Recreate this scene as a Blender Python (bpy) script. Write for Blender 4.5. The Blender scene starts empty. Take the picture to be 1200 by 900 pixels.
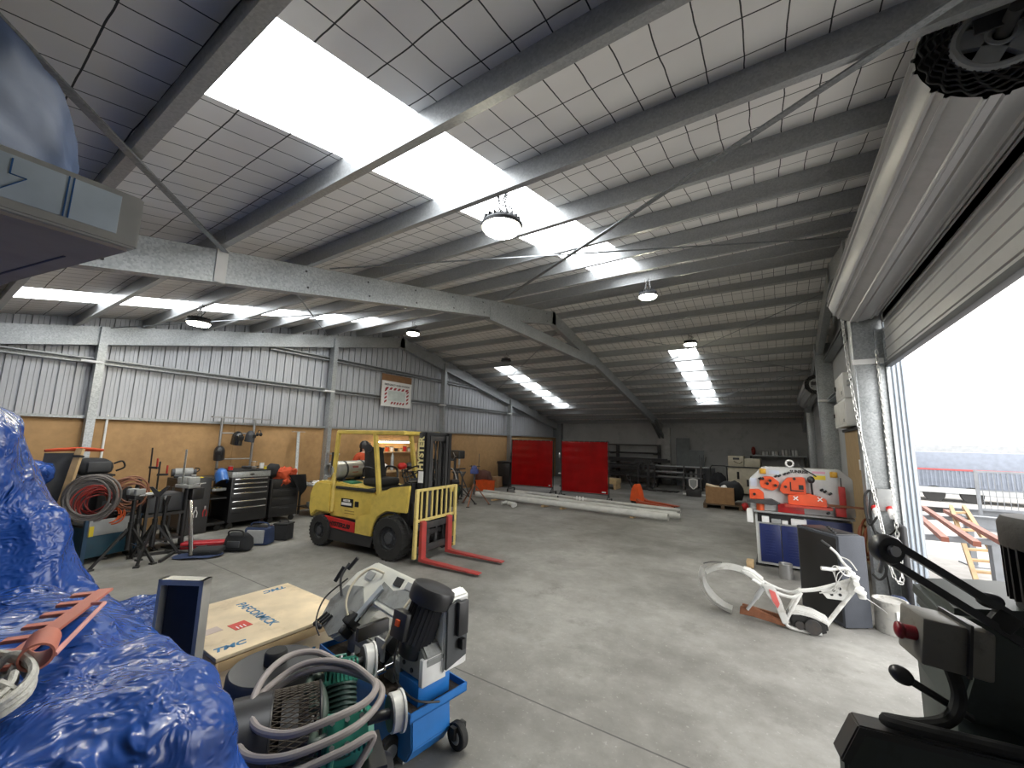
import bpy, bmesh, math, random
import numpy as np
from mathutils import Vector, Matrix, Euler, noise
random.seed(7)
PI = math.pi
SC = bpy.context.scene
COL = SC.collection
V = Vector

EXPOSURE = 1.05
SKY = 2.8
SKYLIGHT = 4.8
LAMPS = 90.0
SUN = 2.0
# ------------------------------------------------------------------ helpers
def R(d): return math.radians(d)

def smooth_path(pts, n=6, closed=False):
    P = [V(p) for p in pts]
    if len(P) < 3: return P
    out = []
    m = len(P)
    rng = range(m) if closed else range(m - 1)
    for i in rng:
        if closed:
            p0, p1, p2, p3 = P[(i - 1) % m], P[i], P[(i + 1) % m], P[(i + 2) % m]
        else:
            p0, p1, p2, p3 = P[max(i - 1, 0)], P[i], P[i + 1], P[min(i + 2, m - 1)]
        for k in range(n):
            t = k / n
            out.append(0.5 * ((2 * p1) + (p2 - p0) * t + (2 * p0 - 5 * p1 + 4 * p2 - p3) * t * t + (3 * p1 - p0 - 3 * p2 + p3) * t ** 3))
    if not closed: out.append(P[-1])
    return out

class MB:
    """collects shapes into one mesh"""
    def __init__(s): s.bm = bmesh.new()
    def _merge(s, t, M=None):
        if M is not None: bmesh.ops.transform(t, matrix=M, verts=t.verts)
        me = bpy.data.meshes.new('tmp'); t.to_mesh(me); t.free()
        s.bm.from_mesh(me); bpy.data.meshes.remove(me)
    def box(s, c, d, rot=(0, 0, 0), bev=0, seg=2, top=None):
        t = bmesh.new(); bmesh.ops.create_cube(t, size=1)
        for v in t.verts:
            k = 1
            if top and v.co.z > 0: v.co.x *= top[0]; v.co.y *= top[1]
            v.co.x *= d[0]; v.co.y *= d[1]; v.co.z *= d[2]
        if bev: bmesh.ops.bevel(t, geom=t.edges[:], offset=bev, segments=seg, affect='EDGES', profile=.5)
        s._merge(t, Matrix.Translation(c) @ Euler(rot).to_matrix().to_4x4()); return s
    def bx(s, x0, x1, y0, y1, z0, z1, bev=0):
        return s.box(((x0 + x1) / 2, (y0 + y1) / 2, (z0 + z1) / 2), (abs(x1 - x0), abs(y1 - y0), abs(z1 - z0)), bev=bev)
    def bar(s, a, b, w, h, roll=0, bev=0):
        """rectangular bar from a to b"""
        a, b = V(a), V(b); d = b - a; L = d.length
        q = d.to_track_quat('X', 'Z')
        t = bmesh.new(); bmesh.ops.create_cube(t, size=1)
        for v in t.verts: v.co.x *= L; v.co.y *= w; v.co.z *= h
        if bev: bmesh.ops.bevel(t, geom=t.edges[:], offset=bev, segments=1, affect='EDGES')
        s._merge(t, Matrix.Translation((a + b) / 2) @ q.to_matrix().to_4x4() @ Matrix.Rotation(roll, 4, 'X')); return s
    def cyl(s, a, b, r, r2=None, seg=16, cap=True):
        a, b = V(a), V(b); d = b - a
        t = bmesh.new()
        bmesh.ops.create_cone(t, cap_ends=cap, segments=seg, radius1=r, radius2=r if r2 is None else r2, depth=d.length)
        s._merge(t, Matrix.Translation((a + b) / 2) @ d.to_track_quat('Z', 'Y').to_matrix().to_4x4()); return s
    def tube(s, pts, r, seg=8, closed=False, sm=0):
        P = smooth_path(pts, sm, closed) if sm else [V(p) for p in pts]
        bm = s.bm; rings = []; n = len(P)
        tan = []
        for i in range(n):
            if closed: d = P[(i + 1) % n] - P[(i - 1) % n]
            else: d = P[min(i + 1, n - 1)] - P[max(i - 1, 0)]
            tan.append(d.normalized() if d.length > 1e-9 else V((0, 0, 1)))
        u = tan[0].orthogonal().normalized()
        for i in range(n):
            u = (u - tan[i] * u.dot(tan[i]))
            u = u.normalized() if u.length > 1e-6 else tan[i].orthogonal().normalized()
            w = tan[i].cross(u)
            rr = r[min(i * len(r) // n, len(r) - 1)] if isinstance(r, (list, tuple)) else r
            rings.append([bm.verts.new(P[i] + (u * math.cos(2 * PI * k / seg) + w * math.sin(2 * PI * k / seg)) * rr) for k in range(seg)])
        for i in range(n if closed else n - 1):
            A, B = rings[i], rings[(i + 1) % n]
            off = 0
            if closed and i == n - 1:
                off = min(range(seg), key=lambda o: (A[0].co - B[o].co).length)
            for k in range(seg):
                bm.faces.new((A[k], A[(k + 1) % seg], B[(k + 1 + off) % seg], B[(k + off) % seg]))
        if not closed:
            bm.faces.new(rings[0][::-1]); bm.faces.new(rings[-1])
        return s
    def lathe(s, prof, c=(0, 0, 0), axis=(0, 0, 1), seg=24):
        """prof: (radius, height) pairs along axis"""
        M = Matrix.Translation(c) @ V(axis).to_track_quat('Z', 'Y').to_matrix().to_4x4()
        bm = s.bm; rings = []
        for r, h in prof:
            if r < 1e-5: rings.append([bm.verts.new(M @ V((0, 0, h)))])
            else: rings.append([bm.verts.new(M @ V((r * math.cos(2 * PI * k / seg), r * math.sin(2 * PI * k / seg), h))) for k in range(seg)])
        for A, B in zip(rings, rings[1:]):
            if len(A) == 1 and len(B) == 1: continue
            for k in range(seg):
                k2 = (k + 1) % seg
                if len(A) == 1: bm.faces.new((A[0], B[k2], B[k]))
                elif len(B) == 1: bm.faces.new((A[k], A[k2], B[0]))
                else: bm.faces.new((A[k], A[k2], B[k2], B[k]))
        return s
    def prism(s, poly, h, o=(0, 0, 0), x=(1, 0, 0), y=(0, 1, 0), bev=0):
        """polygon in the plane spanned by x, y at o, extruded h along x cross y"""
        x, y, o = V(x).normalized(), V(y).normalized(), V(o); n = x.cross(y)
        t = bmesh.new()
        A = [t.verts.new(o + x * p[0] + y * p[1]) for p in poly]
        B = [t.verts.new(o + x * p[0] + y * p[1] + n * h) for p in poly]
        m = len(poly)
        t.faces.new(A[::-1]); t.faces.new(B)
        for i in range(m): t.faces.new((A[i], A[(i + 1) % m], B[(i + 1) % m], B[i]))
        bmesh.ops.recalc_face_normals(t, faces=t.faces)
        if bev: bmesh.ops.bevel(t, geom=t.edges[:], offset=bev, segments=2, affect='EDGES')
        s._merge(t); return s
    def ell(s, c, d, rot=(0, 0, 0), u=16, v=10):
        t = bmesh.new(); bmesh.ops.create_uvsphere(t, u_segments=u, v_segments=v, radius=1)
        s._merge(t, Matrix.Translation(c) @ Euler(rot).to_matrix().to_4x4() @ Matrix.Diagonal((d[0], d[1], d[2], 1))); return s
    def torus(s, c, axis, Rr, r, seg=28, rs=8, a0=0, a1=2 * PI):
        q = V(axis).to_track_quat('Z', 'Y').to_matrix().to_4x4(); M = Matrix.Translation(c) @ q
        full = abs(a1 - a0 - 2 * PI) < 1e-6
        n = seg if full else seg + 1
        pts = [M @ V((Rr * math.cos(a0 + (a1 - a0) * k / seg), Rr * math.sin(a0 + (a1 - a0) * k / seg), 0)) for k in range(n)]
        return s.tube(pts, r, rs, closed=full)
    def grid(s, f, nu, nv):
        """surface f(u,v)->point, u,v in 0..1"""
        vs = [[s.bm.verts.new(f(i / nu, j / nv)) for j in range(nv + 1)] for i in range(nu + 1)]
        for i in range(nu):
            for j in range(nv): s.bm.faces.new((vs[i][j], vs[i + 1][j], vs[i + 1][j + 1], vs[i][j + 1]))
        return s
    def rumple(s, amp, sc, seed=0):
        for v in s.bm.verts:
            v.co += noise.noise_vector(v.co * sc + V((seed, seed * 2, 3))) * amp
        return s
    def build(s, name, mat, parent=None, ang=35, loc=None, rot=None, mods=None):
        bmesh.ops.recalc_face_normals(s.bm, faces=s.bm.faces)
        me = bpy.data.meshes.new(name); s.bm.to_mesh(me); s.bm.free()
        o = bpy.data.objects.new(name, me); COL.objects.link(o)
        if mat: me.materials.append(mat)
        me.polygons.foreach_set('use_smooth', [True] * len(me.polygons))
        me.set_sharp_from_angle(angle=R(ang))
        if parent: o.parent = parent
        if loc: o.location = loc
        if rot: o.rotation_euler = rot
        return o

def tag(o, label, cat, group=None, kind=None):
    o['label'] = label; o['category'] = cat
    if group: o['group'] = group
    if kind: o['kind'] = kind
    return o

def thing(name, label, cat, loc=(0, 0, 0), rz=0, group=None):
    o = bpy.data.objects.new(name, None); COL.objects.link(o)
    o.empty_display_size = .1
    o.location = loc; o.rotation_euler = (0, 0, R(rz))
    return tag(o, label, cat, group)

def struct(o): o['kind'] = 'structure'; return o

def dup(root, loc=None, rot=None, label=None, group=None):
    def cp(o, p):
        c = o.copy(); COL.objects.link(c); c.parent = p
        for ch in o.children: cp(ch, c)
        return c
    r = cp(root, None)
    if loc is not None: r.location = loc
    if rot is not None: r.rotation_euler = rot
    if label: r['label'] = label
    if group: r['group'] = group
    return r

def text(body, size, o, x, y, mat, name, parent, ext=.0015, bold=.0, shear=0, align='CENTER', sx=1):
    """flat lettering: centre o, reading direction x, up direction y"""
    cu = bpy.data.curves.new('lettering', 'FONT'); cu.body = body; cu.size = size; cu.extrude = ext; cu.offset = bold; cu.shear = shear
    cu.align_x = align; cu.align_y = 'CENTER'; cu.resolution_u = 3
    t = bpy.data.objects.new('lettering', cu); COL.objects.link(t)
    dg = bpy.context.evaluated_depsgraph_get()
    me = bpy.data.meshes.new_from_object(t.evaluated_get(dg))
    bpy.data.objects.remove(t); bpy.data.curves.remove(cu)
    x = V(x).normalized(); y = V(y); y = (y - x * y.dot(x)).normalized(); z = x.cross(y)
    M = Matrix((x * sx, y, z)).transposed().to_4x4(); M.translation = V(o)
    me.transform(M); me.materials.clear(); me.materials.append(mat); me.name = name
    ob = bpy.data.objects.new(name, me); COL.objects.link(ob); ob.parent = parent
    return ob

# ------------------------------------------------------------------ materials
_M = {}
def mat(name, col, rough=.5, metal=0, var=.12, sc=6, bump=0, bsc=40, dirt=None, damt=.4, dsc=3, spec=.5, coat=0):
    if name in _M: return _M[name]
    m = bpy.data.materials.new(name); m.use_nodes = True; nt = m.node_tree; N = nt.nodes; L = nt.links
    b = N['Principled BSDF']; b.inputs['Roughness'].default_value = rough; b.inputs['Metallic'].default_value = metal
    b.inputs['Specular IOR Level'].default_value = spec
    if coat: b.inputs['Coat Weight'].default_value = coat
    tc = N.new('ShaderNodeTexCoord')
    nz = N.new('ShaderNodeTexNoise'); nz.inputs['Scale'].default_value = sc; nz.inputs['Detail'].default_value = 5
    L.new(tc.outputs['Object'], nz.inputs['Vector'])
    mx = N.new('ShaderNodeMix'); mx.data_type = 'RGBA'
    mx.inputs['A'].default_value = (*[max(0, c * (1 - var)) for c in col], 1); mx.inputs['B'].default_value = (*[min(1, c * (1 + var)) for c in col], 1)
    rp = N.new('ShaderNodeMapRange'); rp.inputs['From Min'].default_value = .3; rp.inputs['From Max'].default_value = .7
    L.new(nz.outputs['Fac'], rp.inputs['Value']); L.new(rp.outputs['Result'], mx.inputs['Factor'])
    out = mx.outputs['Result']
    if dirt:
        n2 = N.new('ShaderNodeTexNoise'); n2.inputs['Scale'].default_value = dsc; n2.inputs['Detail'].default_value = 8; n2.inputs['Roughness'].default_value = .7
        L.new(tc.outputs['Object'], n2.inputs['Vector'])
        r2 = N.new('ShaderNodeMapRange'); r2.inputs['From Min'].default_value = .52; r2.inputs['From Max'].default_value = .7; r2.inputs['To Max'].default_value = damt
        L.new(n2.outputs['Fac'], r2.inputs['Value'])
        m2 = N.new('ShaderNodeMix'); m2.data_type = 'RGBA'; L.new(r2.outputs['Result'], m2.inputs['Factor'])
        L.new(out, m2.inputs['A']); m2.inputs['B'].default_value = (*dirt, 1); out = m2.outputs['Result']
    L.new(out, b.inputs['Base Color'])
    if bump:
        n3 = N.new('ShaderNodeTexNoise'); n3.inputs['Scale'].default_value = bsc; n3.inputs['Detail'].default_value = 4
        L.new(tc.outputs['Object'], n3.inputs['Vector'])
        bp = N.new('ShaderNodeBump'); bp.inputs['Strength'].default_value = bump; bp.inputs['Distance'].default_value = .01
        L.new(n3.outputs['Fac'], bp.inputs['Height']); L.new(bp.outputs['Normal'], b.inputs['Normal'])
    _M[name] = m; return m

def emis(name, col, st):
    m = bpy.data.materials.new(name); m.use_nodes = True; b = m.node_tree.nodes['Principled BSDF']
    b.inputs['Base Color'].default_value = (*col, 1); b.inputs['Emission Color'].default_value = (*col, 1); b.inputs['Emission Strength'].default_value = st
    return m

def galvanised(name, c0, c1, sc=55, rough=.42, metal=.55):
    m = bpy.data.materials.new(name); m.use_nodes = True; nt = m.node_tree; N = nt.nodes; L = nt.links
    b = N['Principled BSDF']; b.inputs['Roughness'].default_value = rough; b.inputs['Metallic'].default_value = metal
    tc = N.new('ShaderNodeTexCoord'); vo = N.new('ShaderNodeTexVoronoi'); vo.inputs['Scale'].default_value = sc
    nz = N.new('ShaderNodeTexNoise'); nz.inputs['Scale'].default_value = 3; nz.inputs['Detail'].default_value = 6
    L.new(tc.outputs['Object'], vo.inputs['Vector']); L.new(tc.outputs['Object'], nz.inputs['Vector'])
    sp = N.new('ShaderNodeSeparateColor'); L.new(vo.outputs['Color'], sp.inputs['Color'])
    ad = N.new('ShaderNodeMath'); ad.operation = 'MULTIPLY_ADD'; ad.inputs[1].default_value = .5; L.new(sp.outputs['Red'], ad.inputs[0]); 
    m2 = N.new('ShaderNodeMath'); m2.operation = 'MULTIPLY'; m2.inputs[1].default_value = .5; L.new(nz.outputs['Fac'], m2.inputs[0]); L.new(m2.outputs[0], ad.inputs[2])
    mx = N.new('ShaderNodeMix'); mx.data_type = 'RGBA'; mx.inputs['A'].default_value = (*c0, 1); mx.inputs['B'].default_value = (*c1, 1)
    L.new(ad.outputs[0], mx.inputs['Factor']); L.new(mx.outputs['Result'], b.inputs['Base Color'])
    return m

G = galvanised('galvanised', (.26, .28, .29), (.56, .58, .59))
GP = galvanised('galvanised_purlin', (.30, .31, .315), (.47, .48, .485), 80, .38, .35)
GD = galvanised('galvanised_shaded', (.15, .165, .175), (.34, .36, .37), 70)  # darker copy of the galvanised steel, dimmer light put into its colour
BLK = mat('black_paint', (.012, .012, .013), .45)
BLKR = mat('black_rubber', (.018, .018, .018), .8, bump=.2)
BLKP = mat('black_plastic', (.02, .02, .022), .38)
STEEL = mat('bare_steel', (.42, .42, .42), .35, .8, dirt=(.2, .17, .14))
DSTEEL = mat('dark_steel', (.06, .06, .062), .5, .5, dirt=(.12, .08, .05))
CHROME = mat('chrome', (.7, .7, .7), .15, 1, var=.03)
WHITE = mat('white_paint', (.75, .75, .73), .45, dirt=(.4, .36, .3), damt=.3)
WHITEM = mat('white_plain', (.8, .8, .79), .5, var=.04)
RED = mat('red_paint', (.5, .02, .02), .4)
ORANGE = mat('orange_paint', (.72, .1, .02), .45)
YEL = mat('yellow_paint', (.68, .51, .11), .42, dirt=(.3, .2, .06), damt=.35, dsc=4)
YELP = mat('pale_yellow_paint', (.58, .46, .16), .5, dirt=(.15, .12, .06), damt=.6, dsc=6)
BLUE = mat('blue_paint', (.02, .16, .5), .42, dirt=(.05, .06, .08), damt=.4)
NAVY = mat('navy_paint', (.012, .022, .11), .4)
GREEN = mat('green_paint', (.02, .17, .12), .4, dirt=(.1, .12, .1), damt=.4, dsc=9)
GREYP = mat('grey_paint', (.33, .34, .34), .5, dirt=(.12, .11, .1), damt=.5)
DGREY = mat('dark_grey', (.05, .053, .06), .55)
CREAM = mat('cream_paint', (.55, .5, .38), .5, dirt=(.25, .2, .14))
CARD = mat('cardboard', (.34, .2, .1), .8, sc=10)
WOOD = mat('raw_timber', (.5, .35, .19), .7, sc=5, var=.25)
ROPE = mat('rope_white', (.55, .54, .5), .9, bump=.6, bsc=60)
YTAG = mat('yellow_label', (.65, .5, .03), .5)
DARKCLOTH = mat('dark_cloth', (.02, .021, .024), .9, bump=.3, bsc=30)
NAVYCLOTH = mat('navy_cloth', (.02, .035, .09), .9, bump=.3, bsc=30)
GREYCLOTH = mat('grey_cloth', (.3, .31, .32), .9, bump=.3, bsc=30)
ORCLOTH = mat('orange_cloth', (.52, .075, .025), .85, bump=.3, bsc=30)
RUST = mat('rusty_steel', (.2, .08, .04), .75, .2, var=.35, sc=9)
SKIN = mat('skin', (.5, .3, .22), .6)
# ------------------------------------------------------------------ camera, world, render look
XL, XM, XR, YF, YN, YR = -10.6, -4.62, 1.26, 20.9, -3.2, 9.0
TP = .2
def zb(y): return 5.235 - TP * abs(y - YR)          # underside of the purlins
cam = bpy.data.cameras.new('camera'); camo = bpy.data.objects.new('camera', cam); COL.objects.link(camo)
cam.sensor_width = 36; cam.lens = 14.0913; cam.clip_start = .05; cam.clip_end = 400
RC = Matrix(((0.83856362, -0.05707121, -0.54180617), (0.54431541, 0.12986082, 0.82876831), (0.02306059, -0.9898884, 0.1399613)))
Mc = Matrix((RC.col[0], -RC.col[1], -RC.col[2])).transposed().to_4x4(); Mc.translation = (0, 0, 1.9)
camo.matrix_world = Mc
SC.camera = camo
SC.view_settings.view_transform = 'Standard'; SC.view_settings.look = 'None'; SC.view_settings.gamma = 1; SC.view_settings.use_curve_mapping = False
SC.view_settings.exposure = EXPOSURE
SC.cycles.use_denoising = True; SC.cycles.max_bounces = 8; SC.cycles.diffuse_bounces = 5; SC.cycles.sample_clamp_indirect = 6
w = bpy.data.worlds.new('overcast_sky'); SC.world = w; w.use_nodes = True
bgn = w.node_tree.nodes['Background']; bgn.inputs['Color'].default_value = (1, .992, .975, 1); bgn.inputs['Strength'].default_value = SKY

# ------------------------------------------------------------------ materials of the shell
def concrete():
    m = bpy.data.materials.new('concrete_floor'); m.use_nodes = True; nt = m.node_tree; N = nt.nodes; L = nt.links
    b = N['Principled BSDF']; b.inputs['Roughness'].default_value = .62
    tc = N.new('ShaderNodeTexCoord')
    def nz(sc, det=6, rough=.6):
        n = N.new('ShaderNodeTexNoise'); n.inputs['Scale'].default_value = sc; n.inputs['Detail'].default_value = det; n.inputs['Roughness'].default_value = rough
        L.new(tc.outputs['Object'], n.inputs['Vector']); return n.outputs['Fac']
    def mr(v, a, c, t0=0, t1=1):
        r = N.new('ShaderNodeMapRange'); r.inputs['From Min'].default_value = a; r.inputs['From Max'].default_value = c; r.inputs['To Min'].default_value = t0; r.inputs['To Max'].default_value = t1
        L.new(v, r.inputs['Value']); return r.outputs['Result']
    def mix(f, A, B):
        x = N.new('ShaderNodeMix'); x.data_type = 'RGBA'; L.new(f, x.inputs['Factor'])
        for k, v in (('A', A), ('B', B)):
            if isinstance(v, tuple): x.inputs[k].default_value = (*v, 1)
            else: L.new(v, x.inputs[k])
        return x.outputs['Result']
    c = mix(mr(nz(.55, 8, .65), .36, .62), (.13, .126, .115), (.31, .303, .285))
    c = mix(mr(nz(6, 8, .7), .35, .7, 0, .45), c, (.13, .127, .115))
    c = mix(mr(nz(1.7, 9, .78), .54, .70, 0, .75), c, (.12, .115, .105))
    c = mix(mr(nz(30, 3), .62, .75, 0, .5), c, (.42, .41, .39))
    sp = N.new('ShaderNodeSeparateXYZ'); L.new(tc.outputs['Object'], sp.inputs['Vector'])
    def line(out, at):
        a = N.new('ShaderNodeMath'); a.operation = 'SUBTRACT'; a.inputs[1].default_value = at; L.new(out, a.inputs[0])
        q = N.new('ShaderNodeMath'); q.operation = 'ABSOLUTE'; L.new(a.outputs[0], q.inputs[0])
        return mr(q.outputs[0], .004, .009, .85, 0)
    c = mix(line(sp.outputs['Y'], 2.84), c, (.04, .04, .04)); c = mix(line(sp.outputs['Y'], 8.9), c, (.08, .08, .08))
    L.new(c, b.inputs['Base Color'])
    bp = N.new('ShaderNodeBump'); bp.inputs['Strength'].default_value = .15; bp.inputs['Distance'].default_value = .01
    L.new(nz(14, 6), bp.inputs['Height']); L.new(bp.outputs['Normal'], b.inputs['Normal'])
    return m

def netted(name, col, wire, emit=None):
    """roof lining with the wire safety mesh below it (0.2 x 0.3 m cells, slightly wavy)"""
    m = bpy.data.materials.new(name); m.use_nodes = True; nt = m.node_tree; N = nt.nodes; L = nt.links
    b = N['Principled BSDF']; b.inputs['Roughness'].default_value = .7
    tc = N.new('ShaderNodeTexCoord'); nz = N.new('ShaderNodeTexNoise'); nz.inputs['Scale'].default_value = 2.2; nz.inputs['Detail'].default_value = 3
    L.new(tc.outputs['Object'], nz.inputs['Vector'])
    su = N.new('ShaderNodeVectorMath'); su.operation = 'MULTIPLY_ADD'; su.inputs[1].default_value = (.04, .03, 0); L.new(nz.outputs['Color'], su.inputs[0]); L.new(tc.outputs['Object'], su.inputs[2])
    sp = N.new('ShaderNodeSeparateXYZ'); L.new(su.outputs[0], sp.inputs['Vector'])
    def lines(out, p, wd):
        a = N.new('ShaderNodeMath'); a.operation = 'PINGPONG'; a.inputs[1].default_value = p / 2; L.new(out, a.inputs[0])
        q = N.new('ShaderNodeMath'); q.operation = 'LESS_THAN'; q.inputs[1].default_value = wd; L.new(a.outputs[0], q.inputs[0]); return q.outputs[0]
    a = N.new('ShaderNodeMath'); a.operation = 'MAXIMUM'; L.new(lines(sp.outputs['X'], .2, .0038), a.inputs[0]); L.new(lines(sp.outputs['Y'], .3, .0044), a.inputs[1])
    n2 = N.new('ShaderNodeTexNoise'); n2.inputs['Scale'].default_value = 1.3; n2.inputs['Detail'].default_value = 6; L.new(tc.outputs['Object'], n2.inputs['Vector'])
    c0 = N.new('ShaderNodeMix'); c0.data_type = 'RGBA'; L.new(n2.outputs['Fac'], c0.inputs['Factor'])
    c0.inputs['A'].default_value = (*[x * .88 for x in col], 1); c0.inputs['B'].default_value = (*[min(1, x * 1.1) for x in col], 1)
    mx = N.new('ShaderNodeMix'); mx.data_type = 'RGBA'; L.new(a.outputs[0], mx.inputs['Factor']); L.new(c0.outputs['Result'], mx.inputs['A']); mx.inputs['B'].default_value = (*wire, 1)
    L.new(mx.outputs['Result'], b.inputs['Base Color'])
    if emit:
        e = N.new('ShaderNodeMix'); e.data_type = 'RGBA'; L.new(a.outputs[0], e.inputs['Factor']); e.inputs['A'].default_value = (.95, .98, 1, 1); e.inputs['B'].default_value = (.45, .47, .5, 1)
        L.new(e.outputs['Result'], b.inputs['Emission Color']); b.inputs['Emission Strength'].default_value = emit
    else:
        bp = N.new('ShaderNodeBump'); bp.inputs['Strength'].default_value = .5; bp.inputs['Distance'].default_value = .03
        L.new(nz.outputs['Fac'], bp.inputs['Height']); L.new(bp.outputs['Normal'], b.inputs['Normal'])
    return m

FLOOR = concrete()
LINING = netted('roof_lining', (.84, .825, .80), (.035, .035, .035))
SKYL = netted('skylight_sheet', (.8, .85, .88), (.3, .3, .3), emit=SKYLIGHT)
SKYLD = netted('skylight_sheet_dimmed', (.7, .74, .76), (.3, .3, .3), emit=SKYLIGHT * .55)  # far strips: glow turned down so the purlins read dark across them
SHEET = mat('zincalume_sheet', (.50, .515, .55), .42, .25, var=.06, sc=1.5)
BOARD = mat('particle_board', (.40, .24, .105), .75, var=.1, sc=9, dirt=(.25, .14, .06), dsc=1.2, damt=.5, bump=.1, bsc=200)
TILT = mat('concrete_wall', (.46, .465, .46), .8, var=.08, sc=1.2, dirt=(.2, .2, .2))
DOORM = mat('roller_door_sheet', (.42, .42, .42), .4, .35, var=.05, sc=2, dirt=(.25, .25, .25), damt=.3)

# ------------------------------------------------------------------ floor, walls, roof
struct(MB().bx(XL - .1, XR + .3, YN - .2, YF + .3, -.2, 0).build('floor', FLOOR))
struct(MB().bx(XL - .1, 1.62, YF, YF + .2, 0, 3.6).build('wall_far', TILT))
struct(MB().bx(XL - .1, 1.62, YN - .15, YN, 0, 3.4).build('wall_near', TILT))
# left gable: ribbed sheeting, rails, particle-board dado
wl = MB()
prof = []; y = YN
while y < YF:
    prof += [(y, 0), (y + .055, 0), (y + .062, -.006), (y + .068, 0), (y + .115, 0), (y + .122, -.006), (y + .128, 0), (y + .170, 0), (y + .173, -.05), (y + .196, -.05), (y + .199, 0)]; y += .204
A = [(p[0], max(2.0, 0)) for p in prof]
bm = wl.bm
def rowv(f): return [bm.verts.new((XL + .04 + p[1], p[0], f(p[0]))) for p in prof]
lo, hi = rowv(lambda y: 2.05), rowv(lambda y: zb(y) + .24)
for i in range(len(prof) - 1): bm.faces.new((lo[i], lo[i + 1], hi[i + 1], hi[i]))
r = bmesh.ops.extrude_face_region(bm, geom=bm.faces[:])
for v in r['geom']:
    if isinstance(v, bmesh.types.BMVert): v.co.x -= .05
wall_left = struct(wl.build('wall_left', SHEET, ang=20))
mb = MB(); edges = [YN, -.4, 1.94, 4.3, 6.57, 8.9, 11.1, 13.4, 15.65, 18.2, YF]
for a, c in zip(edges, edges[1:]): mb.bx(XL - .1, -10.4, a + .002, c - .002, 0, 2.13, .002)
mb.build('board_dado', BOARD, wall_left)
mb = MB().bx(-10.4, -10.34, YN, YF, 2.12, 2.17)
mb.build('capping_rail', G, wall_left)
def chan(mb, p0, p1, up, out, d, wd, t=.006, lip=.02):
    """cold-formed C section swept from p0 to p1: web of depth d along up, flanges wd along out"""
    p0, p1, up, out = V(p0), V(p1), V(up).normalized(), V(out).normalized()
    L = (p1 - p0)
    poly = [(0, 0), (wd, 0), (wd, lip), (wd - t, lip), (wd - t, t), (t, t), (t, d - t), (wd - t, d - t), (wd - t, d - lip), (wd, d - lip), (wd, d), (0, d)]
    n = out.cross(up)
    mb.prism(poly, L.length if n.dot(L) > 0 else -L.length, p0, out, up)
    return mb
for z, a, c in ((3.13, YN, YF - .3), (4.02, 4.95, 13.3)):
    for k, (ya, yb) in enumerate(((YN, 1.92), (1.92, 6.55), (6.55, 11.1), (11.1, 15.65), (15.65, YF))):
        ya, yb = max(ya, a), min(yb, c)
        if yb > ya + .2: struct(chan(MB(), (-10.55, ya, z), (-10.55, yb, z), (0, 0, 1), (1, 0, 0), .1, .15).build('girt', G))
# rafters: end frame on the left gable, middle frame, end frame on the right gable
def rafter(x, side, name='rafter', d=.335, near=YN):
    for ya, yb in ((near, YR), (YF, YR)):
        s = 1 if yb > ya else -1
        up = V((0, -TP * s, 1)).normalized()
        mb = MB(); o = V((x, ya, zb(ya))) - up * d
        e = V((x, YR, zb(YR))) - up * d
        chan(mb, o, e + (e - o).normalized() * .06, up, (side, 0, 0), d, .13, .012, .03)
        ob = struct(mb.build(name, G))
        if name == 'rafter' and abs(x - XM) < .2:
            h = MB()
            for k in range(14):
                q = o + (e - o) * (k + .5) / 14
                for f in (.22, .8): h.cyl(q + up * d * f + V((-.004 * side, 0, 0)), q + up * d * f - V((.006 * side, 0, 0)), .014, seg=10)
            h.build('bolt', DSTEEL, ob)
rafter(XM, -1); rafter(-10.30, -1); rafter(1.0, 1, near=6.2)
# collar tie under the apex of the middle frame
struct(chan(MB(), (XM + .01, 6.2, 4.28), (XM + .01, 11.75, 4.28), (0, 0, 1), (-1, 0, 0), .27, .12, .01, .03).build('collar_tie_beam', G))
# knee bracket at the far end of the middle rafter, and its concrete pier
struct(MB().bx(XM - .25, XM + .35, YF - .25, YF, 0, 2.7, .01).build('pier_wall_trim', mat('pale_concrete', (.42, .42, .41), .8)))
for dx in (-.12, .04):
    struct(MB().bar((XM + dx, 19.2, 2.95), (XM + dx, 20.75, 2.22), .08, .16).build('knee_brace_beam', GD))
struct(MB().bx(XL, -10.1, YF - .35, YF, 0, 3.0, .01).build('corner_column', GD))
# mullions of the left gable
for k, ym in enumerate((1.92, 6.55, 11.1, 15.65)):
    mb = MB(); top = zb(ym) - (.02 if k == 0 else .1)
    chan(mb, (-10.22, ym + .06, 0), (-10.22, ym + .06, top), (0, -1, 0), (-1, 0, 0), .115, .2, .006, .02)
    struct(mb.build('gable_column', G))
    struct(MB().bx(-10.3, -10.2, ym - .25, ym + .05, 3.12, 3.16).build('girt_cleat_trim', WHITEM))
struct(MB().cyl((-10.36, 2.16, .9), (-10.36, 2.16, 2.2), .018).build('conduit_trim', WHITEM))
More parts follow.
